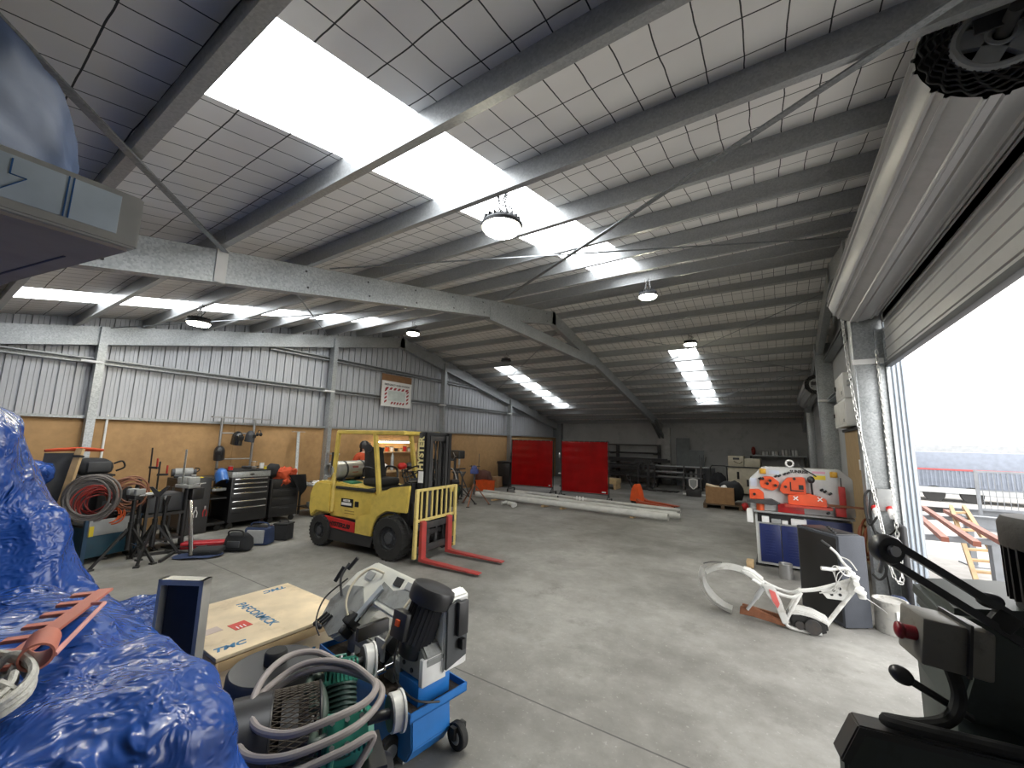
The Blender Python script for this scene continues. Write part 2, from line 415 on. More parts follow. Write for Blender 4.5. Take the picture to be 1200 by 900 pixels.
# purlins
PUR = [-2.5, -1.35, -.35, .62, 1.60, 2.54, 3.53, 4.46, 5.43, 6.42, 7.4, 8.35, 9.4, 10.3, 11.2, 12.1, 13.02, 13.96, 14.92, 15.84, 16.8, 17.75, 18.7, 19.65, 20.6]
for yp in PUR:
    s = 1 if yp < YR else -1
    up = V((0, -TP * s, 1)).normalized()
    for x0, x1 in ((-10.56, XM + .1), (XM - .1, 1.24)):
        mb = MB(); o = V((x0, yp + (.004 if x0 > -6 else 0), zb(yp) + .004))
        out = V((0, 1, TP * s)).normalized(); t_, w_, d_, l_ = .005, .068, .2, .022
        zp = [(-w_, 0), (t_, 0), (t_, d_ - t_), (w_, d_ - t_), (w_, d_ - l_), (w_ + t_, d_ - l_), (w_ + t_, d_), (0, d_), (0, t_), (-w_ + t_, t_), (-w_ + t_, l_), (-w_, l_)]
        n_ = out.cross(up); mb.prism(zp, (x1 - x0) * (1 if n_.x > 0 else -1), o, out, up)
        struct(mb.build('purlin', GP))
# lining and translucent roof sheets
STR = [(-9.08, -8.30), (-2.57, -1.79)]; SPAN = [(.68, 7.0), (12.5, 18.05)]
xs = [XL - .1, -9.08, -8.30, -2.57, -1.79, 1.62]
def slab(mb, x0, x1, y0, y1, z=.205, t=.03):
    n = (-TP, 1)
    f = [V((x, y, zb(y) + z + k)) for k in (0, t) for x, y in ((x0, y0), (x1, y0), (x1, y1), (x0, y1))]
    vs = [mb.bm.verts.new(p) for p in f]
    for q in ((0, 1, 2, 3), (7, 6, 5, 4), (0, 4, 5, 1), (1, 5, 6, 2), (2, 6, 7, 3), (3, 7, 4, 0)): mb.bm.faces.new([vs[i] for i in q])
mb = MB()
for y0, y1, sl in ((YN - .2, .68, 0), (.68, 7.0, 1), (7.0, YR, 0), (YR, 12.5, 0), (12.5, 18.05, 1), (18.05, YF + .25, 0)):
    if not sl: slab(mb, xs[0], xs[-1], y0, y1)
    else:
        for a, c in ((0, 1), (2, 3), (4, 5)): slab(mb, xs[a], xs[c], y0, y1)
struct(mb.build('ceiling', LINING, ang=5))
n = 1
for x0, x1 in STR:
    for y0, y1 in SPAN:
        mb = MB(); slab(mb, x0, x1, y0, y1, .21, .02); struct(mb.build('window_%d' % n, SKYL if y0 < 5 else SKYLD)); n += 1
# roof bracing straps
for a, c, wd in (((-1.9, -.3), (-4.62, 1.64), .05), ((.95, 2.2), (-4.4, 6.3), .045), ((-4.5, 2.7), (1.1, 6.9), .014), ((1.1, 9.9), (-4.5, 14.3), .02), ((-4.5, 9.9), (1.1, 14.6), .014), ((1.1, 14.2), (-4.5, 19.2), .02), ((-4.5, 15), (1.0, 19.5), .014),
                 ((-4.8, 9.8), (-10.3, 14.5), .02), ((-10.3, 10), (-4.8, 14.4), .014), ((-4.8, 14.5), (-10.3, 19.3), .02), ((-4.9, 2.3), (-10.3, 6.3), .02), ((-10.3, 2.0), (-4.8, 6.4), .02)):
    p, q = V((a[0], a[1], zb(a[1]) - .02)), V((c[0], c[1], zb(c[1]) - .02))
    struct(MB().bar(p, q, wd, .012 if wd > .015 else .014).build('roof_brace_trim', GD))
struct(MB().bx(-4.64, -4.605, 1.56, 1.66, zb(1.6) - .34, zb(1.6) + .02).build('brace_cleat_trim', WHITEM))
# ---------------------------------------------- right gable wall and the two roller doors
WR = mat('wall_sheet_grey', (.36, .37, .385), .55, .1, var=.05, sc=2)
mb = MB().bx(XR + .04, 1.48, YN - .1, 2.6, 0, 5.3).bx(XR + .04, 1.48, 2.6, 7.08, 3.62, 5.3)
mb.bx(XR + .04, 1.48, 7.08, YF + .1, 0, 5.4)
wall_right = struct(mb.build('wall_right', WR))
mb = MB()
for k in range(4): mb.bx(1.30 + k * .046, 1.325 + k * .046, 7.058, 7.085, 0, 3.62, .003)
mb.build('jamb_flashing', mat('pale_blue_steel', (.45, .51, .58), .45, .2), wall_right)
for ym, sx in ((7.18, .98), (12.55, .98), (17.9, 1.0)):
    mb = MB().bx(sx, 1.30, ym - .11, ym + .11, 0, zb(ym) - .02, .012)
    mb.bx(sx - .012, sx + .004, ym - .125, ym + .125, 0, zb(ym) - .02, .004)
    struct(mb.build('gable_column', G))
struct(MB().bx(.95, 1.27, 7.03, 7.06, 3.03, 3.10).build('column_strap_trim', WHITEM))
struct(MB().bx(.95, 1.2, 12.4, 12.44, 3.03, 3.08).build('column_strap_trim', WHITEM))
for z in (3.0, 4.0): struct(chan(MB(), (XR + .02, 7.3, z), (XR + .02, 12.4, z), (0, 0, 1), (-1, 0, 0), .1, .15).build('girt', GD))
gd = MB(); chan(gd, (1.20, 7.06, 0), (1.20, 7.06, 3.5), (1, 0, 0), (0, -1, 0), .10, .06, .006, .02)
struct(gd.build('door_guide_trim', G))

def roller_door(n, y0, y1, zbot, zc, xc, rad, ribs, closed=False):
    d = thing('door_%d' % n, 'roller door', 'door'); d['kind'] = 'structure'
    for k in ('label', 'category'): del d[k]
    prof = []; m = ribs * 8
    for i in range(ribs):
        a = 2 * PI * i / ribs; st = 2 * PI / ribs
        for f, dr in ((0, 0), (.30, 0), (.34, .016), (.40, .016), (.44, 0), (.62, 0), (.66, .016), (.72, .016), (.76, 0), (.9, 0)):
            prof.append((math.cos(a + st * f) * (rad + dr), math.sin(a + st * f) * (rad + dr)))
    mb = MB(); N_ = len(prof)
    A = [mb.bm.verts.new((xc + p[0], y0, zc + p[1])) for p in prof]; B = [mb.bm.verts.new((xc + p[0], y1, zc + p[1])) for p in prof]
    for i in range(N_): mb.bm.faces.new((A[i], B[i], B[(i + 1) % N_], A[(i + 1) % N_]))
    mb.build('rolled_curtain', DOORM, d, ang=20)
    # curtain hanging from the outer side of the roll
    cp = []; z = zc
    while z > zbot + .06:
        cp += [(0, z), (0, z - .07), (-.012, z - .078), (-.012, z - .095), (0, z - .103)]; z -= .125
    cp.append((0, zbot))
    mb = MB(); xx = xc + rad - .06
    cp += [(p[0] + .005, p[1]) for p in cp[::-1]]; n_ = len(cp)
    A = [mb.bm.verts.new((xx + p[0], y0, p[1])) for p in cp]; B = [mb.bm.verts.new((xx + p[0], y1, p[1])) for p in cp]
    for i in range(n_): mb.bm.faces.new((A[i], A[(i + 1) % n_], B[(i + 1) % n_], B[i]))
    mb.build('curtain', DOORM, d, ang=20)
    MB().bx(xx - .03, xx + .04, y0, y1, zbot - .05, zbot + .01, .006).build('bottom_rail', DGREY, d)
    # end of the roll: wound layers, drum wheel, axle
    for ye, s in ((y0, -1), (y1, 1)):
        lay = MB()
        for q in range(6):
            rr = rad - .02 - q * .022
            pts = [(xc + math.cos(a) * (rr + .011 * math.sin(a * 18 + q * 1.7)), ye + s * .004, zc + math.sin(a) * (rr + .011 * math.sin(a * 18 + q * 1.7))) for a in [2 * PI * k / 108 for k in range(108)]]
            lay.tube(pts, .0055, 5, closed=True)
        lay.build('wound_layers', DSTEEL, d)
        wh = MB().torus((xc, ye, zc), (0, 1, 0), rad * .53, .022, 36, 8).torus((xc, ye, zc), (0, 1, 0), rad * .17, .02, 20, 8)
        for k in range(5):
            a = 2 * PI * k / 5 + .4
            wh.bar((xc + math.cos(a) * rad * .15, ye, zc + math.sin(a) * rad * .15), (xc + math.cos(a) * rad * .53, ye, zc + math.sin(a) * rad * .53), .03, .10)
        wh.build('drum_wheel', GREYP, d)
        MB().cyl((xc, ye - s * .1, zc), (xc, ye + s * .16, zc), .03).build('axle', DSTEEL, d)
        MB().bx(xc - rad + .02, xc + rad - .02, ye - s * .1, ye - s * .11, zc - .1, zc + .1).cyl((xc, ye - s * .115, zc), (xc, ye - s * .1, zc), rad - .15, seg=32).build('drum_core', BLK, d)
        br = MB().bar((xc - .12, ye + s * .09, zc + .02), (XR + .1, ye + s * .09, zc + .02), .008, .08)
        if s < 0: br.build('wall_bracket', DSTEEL, d)
    return d
door_big = roller_door(1, 2.72, 7.0, 3.02, 3.93, 1.05, .31, 9)
door_far = roller_door(2, 13.1, 17.6, .02, 3.55, 1.0, .26, 8)
# hand chain of the big door: loop hanging beside the column
def chain(mb, pts, n, r=.0045, ln=.022):
    P = smooth_path(pts, 12); L = [0]
    for a, c in zip(P, P[1:]): L.append(L[-1] + (c - a).length)
    tot = L[-1]; j = 0
    for k in range(n):
        s = tot * (k + .5) / n
        while L[j + 1] < s: j += 1
        t = (s - L[j]) / (L[j + 1] - L[j]); p = P[j].lerp(P[j + 1], t); d = (P[j + 1] - P[j]).normalized()
        u = d.orthogonal().normalized(); u = Matrix.Rotation(PI / 2 * (k % 2) + .3, 3, d) @ u
        h = tot / n * .78
        ring = [p + d * (h * math.cos(a)) + u * (ln * .5 * math.sin(a)) for a in [2 * PI * i / 10 for i in range(10)]]
        mb.tube(ring, r, 5, closed=True)
    return mb
chain(MB(), [(.88, 7.0, 3.68), (.90, 6.93, 2.8), (.94, 6.75, 1.9), (1.0, 6.5, 1.0), (1.03, 6.42, .55), (1.08, 6.43, .42), (1.13, 6.5, .48), (1.17, 6.75, 1.0), (1.2, 6.93, 2.0), (1.2, 7.0, 3.2)], 120, .0048, .034).build('hand_chain', mat('chain_zinc', (.6, .6, .58), .35, .7), door_big)

sun = bpy.data.lights.new('yard_bounce_sun', 'SUN'); sun.energy = SUN; sun.angle = R(25); sun.color = (1, .97, .92)  # added soft sun: brightens the yard so its bounce lifts the ceiling
so = bpy.data.objects.new('yard_bounce_sun', sun); COL.objects.link(so); so.rotation_euler = V((1, .35, -1.25)).to_track_quat('-Z', 'Y').to_euler(); so.location = (-6, 0, 20)
# ================================================================== left wall: tool bench and its clutter
GRBENCH = 'things along the left wall'
t = thing('steel_bench', 'black steel bench with a pegged side plate left of the tool chest', 'workbench', (-9.75, 3.12, 0))
MB().bx(-.42, .42, 0, .76, .12, .17, .004).build('base_frame', BLK, t)
MB().bx(-.42, .42, 0, .76, .98, 1.02, .004).build('bench_top', DSTEEL, t)
MB().bx(-.42, -.39, .02, .76, .17, .98).bx(-.42, .42, 0, .02, .17, .98).build('back_panel', BLK, t)
so = MB().bx(.425, .445, -.02, .44, .02, 1.05, .003).build('side_plate', DSTEEL, t)
mb = MB()
for i in range(9):
    for j in range(18): mb.cyl((.444, .02 + i * .05, .1 + j * .05), (.4475, .02 + i * .05, .1 + j * .05), .006, seg=6)
o = mb.build('perforation_pattern', BLKP, so); o['kind'] = 'stuff'
MB().bx(-.4, .42, .46, .74, .62, .64).build('shelf', DSTEEL, t)
def castor(p, x, y):
    MB().cyl((x - .02, y, .055), (x + .02, y, .055), .055, seg=16).bx(x - .03, x + .03, y - .03, y + .03, .09, .125).build('castor', BLKR, p)
for yy in (.1, .66):
    for xx in (-.34, .34): castor(t, xx, yy)
cb = thing('steel_cupboard', 'black four-drawer steel cupboard right of the tool chest', 'cupboard', (-9.75, 4.70, 0))
MB().bx(-.42, .44, 0, .62, .12, .93, .006).build('body', BLKP, cb)
for k in range(4):
    d = MB().bx(.44, .452, .04, .58, .17 + k * .187, .345 + k * .187, .004).build('drawer', BLKP, cb); MB().bx(.452, .46, .2, .42, .29 + k * .187, .305 + k * .187).build('handle', DGREY, d)
for yy in (.08, .54):
    for xx in (-.34, .36): castor(cb, xx, yy)
# tool chest standing between them
c = thing('tool_chest', 'black roller tool chest with six drawers and a silver top drawer', 'tool chest', (-9.75, 4.29, 0))
MB().bx(-.4, .42, -.37, .37, .12, 1.13, .01).build('body', BLKP, c)
MB().bx(-.4, .43, -.375, .375, 1.015, 1.135, .008).build('top_tray', G, c)
MB().bx(-.41, .44, -.38, .38, 1.135, 1.155, .004).build('top_mat', BLKR, c)
for z, h in ((.915, .085), (.82, .085), (.725, .085), (.57, .14), (.44, .11), (.31, .11)):
    d = MB().bx(.42, .432, -.34, .34, z, z + h, .004).build('drawer', BLKP, c)
    MB().bx(.432, .446, -.32, .32, z + h - .03, z + h - .006, .004).build('handle', CHROME, d)
MB().ell((.432, 0, 1.07), (.004, .05, .018)).build('badge', BLK, c)
MB().ell((.436, 0, .985), (.005, .045, .012)).build('red_badge', RED, c)
for yy in (-.3, .3):
    for xx in (-.34, .36): castor(c, xx, yy)
# tubular rack with hanging helmets
r = thing('tubular_rack', 'steel tube rack standing behind the tool chest, holding welding helmets', 'rack', (-10.24, 3.97, .0))
TZ = 2.25
for yy in (0, .67): MB().cyl((0, yy, 0), (0, yy, TZ), .026).build('post', STEEL, r)
MB().bx(-.04, .05, -.2, 1.05, TZ, TZ + .028).build('top_bar', STEEL, r)
for z in (1.92, 1.35): MB().cyl((0, 0, z), (0, .67, z), .014).build('cross_bar', STEEL, r)
for yy in (0, .67): MB().bx(-.12, .06, yy - .05, yy + .05, 0, .02).build('foot', STEEL, r)
def helmet(label, loc, rot, m, grp=None, visor=True, s=1):
    h = thing('welding_helmet', label, 'helmet', loc, 0, grp); h.rotation_euler = [R(a) for a in rot]
    mb = MB()
    def f(u, v):
        a = (u - .5) * PI * 1.25; z = -.17 + .30 * v
        k = 1 if v < .55 else math.sqrt(max(0, 1 - ((v - .55) / .46) ** 2))
        return V((math.cos(a) * .125 * k * (1.05 + .15 * (1 - v)), math.sin(a) * .10 * k, z)) * s
    mb.grid(f, 16, 12); mb.build('shell', m, h)
    if visor: MB().box((.137 * s, 0, 0), (.02 * s, .11 * s, .09 * s), bev=.004).build('visor', BLKP, h)
    MB().torus((0.02 * s, 0, .02 * s), (0, 0, 1), .09 * s, .008 * s, 20, 6).build('headband', DGREY, h)
    return h
helmet('black welding helmet hanging from the left post of the tube rack', (-10.14, 3.95, 1.52), (0, 12, -30), BLKP)
helmet('glossy black welding helmet hanging from the middle of the tube rack', (-10.14, 4.27, 1.84), (0, 10, 10), mat('glossy_black', (.02, .02, .02), .15, coat=.5))
helmet('grey-fronted black welding helmet hanging beside the right rack post', (-10.15, 4.53, 1.88), (0, 8, 25), DGREY, s=.85)
cp = thing('earmuffs', 'small black earmuffs hung on the right rack post', 'earmuffs', (-10.14, 4.72, 1.93))
MB().torus((0, 0, 0), (0, 1, 0), .08, .008, 16, 6, 0, PI).build('headband', BLKP, cp)
for s_ in (-1, 1): MB().ell((s_ * .08, 0, -.02), (.025, .035, .045)).build('ear_cup', BLKP, cp)
bh = helmet('blue hard-hat style helmet hooked on the bench front left of the drawers', (-9.24, 3.68, 1.10), (0, -30, 0), mat('blue_plastic', (.03, .13, .42), .3), visor=False)
# articles on the bench
def angle_grinder(label, loc, rz, body=DGREY):
    g = thing('angle_grinder', label, 'grinder', loc, rz)
    MB().cyl((-.16, 0, .045), (.05, 0, .045), .032).cyl((-.22, 0, .045), (-.16, 0, .045), .026).build('motor_body', body, g)
    MB().box((.085, 0, .045), (.08, .06, .06), bev=.01).build('gear_head', STEEL, g)
    MB().cyl((.10, 0, .005), (.10, 0, .011), .06, seg=24).build('disc', DSTEEL, g)
    MB().tube([(.03, .03, .05), (.05, .09, .06), (.06, .15, .065)], .012).build('side_handle', BLKR, g)
    return g
angle_grinder('grey angle grinder lying at the left end of the bench top', (-9.7, 3.3, 1.02), 70)
angle_grinder('dark angle grinder lying on the tool chest mat', (-9.55, 4.35, 1.155), 20)
dm = thing('electric_motor', 'grey electric motor standing at the far left of the bench top', 'motor', (-9.95, 3.3, 1.02), 80)
MB().cyl((-.14, 0, .1), (.14, 0, .1), .085, seg=24).build('housing', GREYP, dm)
MB().cyl((.14, 0, .1), (.2, 0, .1), .06).cyl((-.19, 0, .1), (-.14, 0, .1), .075).build('end_cap', DGREY, dm)
MB().box((0, 0, .01), (.2, .16, .02)).build('foot', DGREY, dm); MB().tube([(.2, 0, .1), (.24, .02, .12), (.26, .08, .16), (.2, .16, .17)], .01, sm=4).build('lead', BLKR, dm)
for k, (x, y, h, rr, m, lab) in enumerate(((-9.8, 4.52, .15, .06, mat('tan_can', (.4, .26, .14), .4), 'brown open-topped tin on the tool chest'), (-9.72, 4.65, .12, .045, WHITEM, 'white plastic tub beside the brown tin on the chest'), (-9.6, 3.98, .08, .045, RED, 'red-capped white pot at the left of the chest top'), (-9.45, 4.6, .07, .03, YTAG, 'yellow tub on the chest front edge'))):
    q = thing('tin' if k == 0 else 'tub', lab, 'tin' if k == 0 else 'tub', (x, y, 1.155))
    MB().lathe([(0, 0), (rr, 0), (rr, h), (rr * .9, h), (rr * .9, .01), (0, .01)], seg=18).build('body', m, q); MB().torus((0, 0, h), (0, 0, 1), rr, .005, 18, 6).build('rim', STEEL, q)
rg = MB().box((0, 0, .02), (.10, .06, .04), bev=.01); tag(rg.build('sponge', YTAG, loc=(-9.42, 3.42, 1.02)), 'yellow sponge block on the left end of the bench top', 'sponge')
for k, (y, m, lab) in enumerate(((3.35, WHITEM, 'white-handled pliers stuck low on the black side plate'), (3.5, RED, 'red-handled pliers stuck low on the black side plate'))):
    p = thing('pliers', lab, 'pliers', (-9.298, y, .42))
    for s_ in (-1, 1): MB().tube([(0, s_ * .012, .03), (0, s_ * .03, -.02), (0, s_ * .022, -.1)], .007).build('handle', m, p)
    MB().box((0, 0, .06), (.012, .03, .07), bev=.004).build('jaw', STEEL, p)
bx_ = thing('storage_tray', 'grey tray of small yellow parts on the open bench shelf', 'tray', (-9.55, 3.74, .76))
MB().bx(-.15, .15, -.13, .13, 0, .012).bx(-.15, -.14, -.13, .13, 0, .06).bx(.14, .15, -.13, .13, 0, .06).bx(-.15, .15, -.13, -.12, 0, .06).bx(-.15, .15, .12, .13, 0, .06).build('body', GREYP, bx_)
for k in range(3): MB().box((.05, -.08 + k * .07, .04), (.05, .04, .05), bev=.005).build('part', YTAG, bx_)
# jacket and bag on the right-hand cupboard
jk = MB()
def jf(u, v):
    a = u * 2 * PI; rr = .05 + .19 * math.sin(v * PI * .55) ** .8
    p = V((math.cos(a) * rr * .8, math.sin(a) * rr * 1.1, .24 * math.cos(v * PI * .5) - (.36 * max(0, v - .62) if math.cos(a) > 0 else 0)))
    return p
jk.grid(jf, 44, 26).rumple(.09, 6).rumple(.045, 15, 4)
tag(jk.build('jacket', ORCLOTH, ang=80, loc=(-9.50, 5.06, .93)), 'crumpled orange work jacket heaped on the black cupboard', 'jacket')
sk = MB().ell((0, 0, .17), (.14, .16, .17), u=20, v=14); sk.rumple(.03, 9)
tag(sk.build('cloth_bag', DARKCLOTH, ang=80, loc=(-9.55, 4.82, .93)), 'dark brown cloth bag slumped left of the orange jacket', 'bag')
dr = MB()
def drf(u, v): return V((.02 + .06 * math.sin(u * 9 + v) * v, (u - .5) * (.40 - .22 * v) + v * .16, -.52 * v * (.75 + .25 * math.sin(u * 5))))
dr.grid(drf, 24, 12); bmesh.ops.solidify(dr.bm, geom=dr.bm.faces[:], thickness=.01)
tag(dr.build('hanging_cloth', DARKCLOTH, ang=80, loc=(-9.22, 5.2, 1.02)), 'dark leather apron hanging down the right end of the bench', 'apron')
# ---- floor articles in front of the bench
rc = thing('carry_case', 'red plastic carry case lying on the floor before the bench', 'case', (-8.15, 3.12, 0), 52)
MB().box((0, 0, .055), (.62, .2, .11), bev=.03, seg=3).build('shell', mat('red_plastic', (.42, .02, .03), .35), rc); MB().box((0, 0, .055), (.63, .21, .012), bev=.004).build('seam', DGREY, rc); MB().tube([(-.07, -.1, .06), (-.06, -.14, .06), (.06, -.14, .06), (.07, -.1, .06)], .01).build('handle', DGREY, rc)
bm_ = MB().ell((0, 0, .012), (.34, .19, .014), u=24); bm_.rumple(.02, 6); tag(bm_.build('floor_mat', NAVYCLOTH, loc=(-7.62, 2.86, .012), rot=(0, 0, R(48))), 'blue cloth spread on the floor under the flat black case', 'cloth')
fc = thing('laptop_case', 'flat black zip case lying on the blue cloth', 'case', (-7.62, 2.98, .03), 48)
MB().box((0, 0, .04), (.40, .28, .08), bev=.025, seg=3).build('shell', DARKCLOTH, fc); MB().box((0, -.14, .045), (.16, .015, .02), bev=.005).build('handle', BLKR, fc)
bb = thing('holdall', 'black fabric holdall on the floor beside the red case', 'bag', (-7.55, 3.38, 0), 35)
m_ = MB().box((0, 0, .14), (.46, .26, .28), bev=.09, seg=4, top=(.85, .6)); m_.rumple(.025, 8); m_.build('body', DARKCLOTH, bb, ang=80)
MB().tube([(-.12, -.08, .24), (-.1, -.1, .33), (.1, -.1, .33), (.12, -.08, .24)], .012, sm=4).build('handle', BLKR, bb); MB().box((0, -.14, .13), (.2, .02, .1), bev=.008).build('pocket', DGREY, bb)
tb = thing('tool_bag', 'open grey and blue tool bag on the floor', 'bag', (-7.72, 3.78, 0), 35)
m_ = MB().box((0, 0, .15), (.44, .26, .30), bev=.04, seg=3, top=(.95, .8)); m_.rumple(.012, 9); m_.build('body', NAVYCLOTH, tb, ang=80)
MB().box((.0, -.128, .15), (.30, .03, .22), rot=(R(-5), 0, 0), bev=.012).build('grey_pocket', GREYCLOTH, tb); MB().tube([(-.16, 0, .28), (-.12, -.02, .36), (.12, -.02, .36), (.16, 0, .28)], .012, sm=4).build('strap', NAVYCLOTH, tb)
MB().box((0, 0, .30), (.34, .17, .02), bev=.005).build('mouth', BLK, tb)
bk = thing('cooler_box', 'black square fabric box at the right end of the floor bags', 'bag', (-7.72, 4.2, 0), 30)
MB().box((0, 0, .14), (.26, .24, .28), bev=.03, seg=3).build('body', DARKCLOTH, bk); MB().box((0, 0, .285), (.27, .25, .035), bev=.012).build('lid', BLKR, bk); MB().tube([(-.09, 0, .3), (-.07, 0, .34), (.07, 0, .34), (.09, 0, .3)], .01).build('handle', BLKR, bk)
# ---- steel post, side table
tp = thing('steel_post', 'galvanised T-topped steel post leaning on the board wall right of the jacket', 'post', (-10.05, 5.65, 0))
MB().bar((.25, -.12, 0), (-.18, .05, 2.0), .06, .06).build('shaft', G, tp); MB().box((-.18, .05, 2.0), (.1, .3, .012)).build('top_plate', G, tp)
sb = thing('side_table', 'low steel table with pale offcuts between bench and forklift', 'table', (-9.6, 6.05, 0))
MB().bx(-.35, .35, -.4, .4, .70, .74, .005).build('table_top', G, sb)
for x in (-.3, .3):
    for y in (-.35, .35): MB().bx(x - .02, x + .02, y - .02, y + .02, 0, .70).build('leg', DSTEEL, sb)
MB().bx(-.33, .33, -.38, .38, .18, .2).build('lower_shelf', DSTEEL, sb)
for k in range(9):
    x, y = random.uniform(-9.85, -9.35), 5.72 + k * .075
    o = MB().box((0, 0, .02), (.16, .05, .04), bev=.004).build('offcut', WHITEM if k % 3 else STEEL, loc=(x, y, .74), rot=(0, 0, R(random.uniform(-25, 25))))
    tag(o, 'pale steel offcut scattered on the low table beside the forklift', 'offcut', 'offcuts on the low table')
for k in range(5):
    o = MB().box((0, 0, .06), (.2, .1, .12), bev=.01).build('small_box', GREYP, loc=(-9.5 + .05 * (k % 2), 5.75 + k * .14, .2)); tag(o, 'grey carton on the lower shelf of the low table', 'box', 'cartons under the low table')
br = thing('bracket_arm', 'galvanised triangular bracket arm fixed to the gable column left of the forklift', 'bracket', (-10.22, 6.55, 1.25))
MB().bx(0, .5, -.03, .03, .17, .21).build('arm', G, br); MB().bar((0, 0, -.2), (.42, 0, .18), .035, .035).build('strut', G, br)
# ================================================================== left corner: coils, stillage, stands
bn = thing('steel_stillage', 'blue steel stillage with a grey board across its front, under the cable coils', 'stillage', (-8.75, 1.95, 0), 14)
MB().bx(-.30, .30, -.32, .32, .08, .5, .006).build('bin', mat('teal_steel', (.015, .07, .11), .5, dirt=(.05, .05, .05)), bn)
for x in (-.3, .3):
    for y in (-.32, .32): MB().bx(x - .025, x + .025, y - .025, y + .025, 0, .62).build('post', mat('stillage_blue', (.02, .06, .12), .5), bn)
MB().box((.335, 0, .50), (.02, .62, .22), bev=.004).build('front_board', GREYP, bn); MB().box((.35, -.28, .46), (.015, .05, .14)).build('yellow_tag', YTAG, bn)
MB().bx(-.3, .3, -.32, .32, .5, .53).build('lid', DSTEEL, bn)
kb = thing('steel_cabinet', 'dark steel cabinet behind the cable coils with a black bag on it', 'cabinet', (-9.35, 1.62, 0), 8)
MB().bx(-.3, .3, -.4, .42, .03, 1.18, .01).build('body', DSTEEL, kb); MB().bx(-.31, .33, -.42, .44, 1.18, 1.21, .004).build('top', BLKP, kb)
for s_ in (-1, 1): dd = MB().bx(.3, .315, -.2 + s_ * .2 - .19, -.2 + s_ * .2 + .19 if s_ < 0 else .4, .06, 1.15, .004).build('door', DGREY, kb); MB().bx(.315, .335, s_ * .03 - .01, s_ * .03 + .01, .55, .7).build('handle', STEEL, dd)
for x in (-.2, .2): MB().bx(x - .03, x + .03, -.35, .38, 0, .03).build('skid', BLK, kb)
bg = thing('rucksack', 'black rucksack lying on the dark cabinet by the gable column', 'bag', (-9.3, 1.86, 1.21), 15)
m_ = MB().box((0, 0, .13), (.36, .50, .26), bev=.1, seg=4, top=(.8, .75)); m_.rumple(.03, 7); m_.build('body', DARKCLOTH, bg, ang=80)
MB().tube([(.1, .22, .16), (.16, .30, .2), (.16, .34, .1), (.1, .26, .04)], .014, sm=4).build('strap', BLKR, bg); MB().box((.17, 0, .12), (.04, .3, .16), bev=.02).build('pocket', DGREY, bg)
pk = thing('timber_plank', 'pale timber plank leaning beside the dark board at the cable heap', 'plank', (-8.72, 1.36, 0)); 
MB().bar((.12, .0, 0), (-.08, .24, 1.63), .09, .045).build('board', WOOD, pk)
MB().bar((-.064, .222, 1.5), (-.068, .226, 1.53), .11, .065).build('end_band', DSTEEL, pk)
db = MB().bar((.0, 0, 0), (-.24, .06, 1.56), .30, .02, bev=.003); tag(db.build('fibre_board', DGREY, loc=(-8.75, 1.36, 0)), 'dark board leaning left of the pale plank', 'board')
ost = MB().tube([(0, -.25, 0), (.05, -.1, .02), (.0, .1, .03), (.03, .3, .01), (-.05, .32, 0), (-.08, 0, .01)], .022, 8, closed=True, sm=5); tag(ost.build('orange_strap', ORCLOTH, loc=(-8.92, 1.52, 1.60)), 'orange sling draped over the top of the leaning boards', 'sling')
def coil(name, label, loc, rot, m, Rr, r, turns, jit, tail=None):
    pts = []
    rnd = random.Random(name + label)
    n = 22 * turns
    ph = [rnd.uniform(0, 6) for _ in range(4)]
    for i in range(n):
        a = 2 * PI * i / 22; k = i / n
        rr = Rr * (1 + jit * math.sin(a * .53 + ph[0]) + jit * .6 * math.sin(a * 1.21 + ph[1]))
        pts.append((math.cos(a) * rr * .92, math.sin(a) * rr, (k - .5) * r * 2 * turns * .45 + jit * Rr * .6 * math.sin(a * .9 + ph[2])))
    if tail: pts += tail
    o = MB().tube(pts, r, 7).build(name, m, loc=loc, rot=[R(a) for a in rot]); return tag(o, label, 'cable coil')
BLKC = mat('black_cable', (.02, .02, .02), .6); REDC = mat('red_cable', (.30, .03, .025), .5); BRNC = mat('copper_hose', (.22, .09, .05), .5); GRYC = mat('grey_hose', (.17, .155, .15), .6)
coil('welding_cable', 'thick dark cable coil hanging over the left end of the stillage', (-8.42, 1.72, .92), (90, 0, 62), GRYC, .29, .016, 7, .13)
coil('welding_cable', 'red twin cable tangled inside the dark coil on the stillage', (-8.52, 1.80, .84), (80, 10, 60), REDC, .20, .010, 10, .30)
coil('air_hose', 'brown air hose coil hanging right of the dark cable coil', (-8.5, 2.16, .95), (84, 0, 80), BRNC, .20, .012, 9, .26)
coil('extension_lead', 'black lead coiled on top of the stillage lid', (-8.7, 2.02, .58), (10, 5, 0), BLKC, .22, .012, 6, .12)
coil('air_hose', 'orange lead looped along the top edge of the grey board', (-8.45, 1.98, .66), (70, 0, 75), mat('orange_cable', (.55, .09, .02), .5), .12, .010, 4, .25)
pt = thing('plastic_tool_case', 'black tool case standing between the coils and the rucksack', 'case', (-8.95, 2.06, .53), 14)
MB().box((0, 0, .24), (.18, .44, .48), bev=.02).build('shell', BLKP, pt); MB().tube([(0, -.08, .48), (0, -.07, .53), (0, .07, .53), (0, .08, .48)], .012).build('handle', BLKR, pt); MB().box((.092, 0, .24), (.006, .3, .1)).build('latch', DGREY, pt)
ch = thing('office_seat_arm', 'dark angled steel bracket poking up behind the brown hose coil', 'bracket', (-8.78, 2.26, .53)); MB().bar((0, 0, 0), (.05, .06, .62), .06, .04).build('arm', DSTEEL, ch); MB().box((0, 0, .01), (.16, .16, .02)).build('foot', DSTEEL, ch)
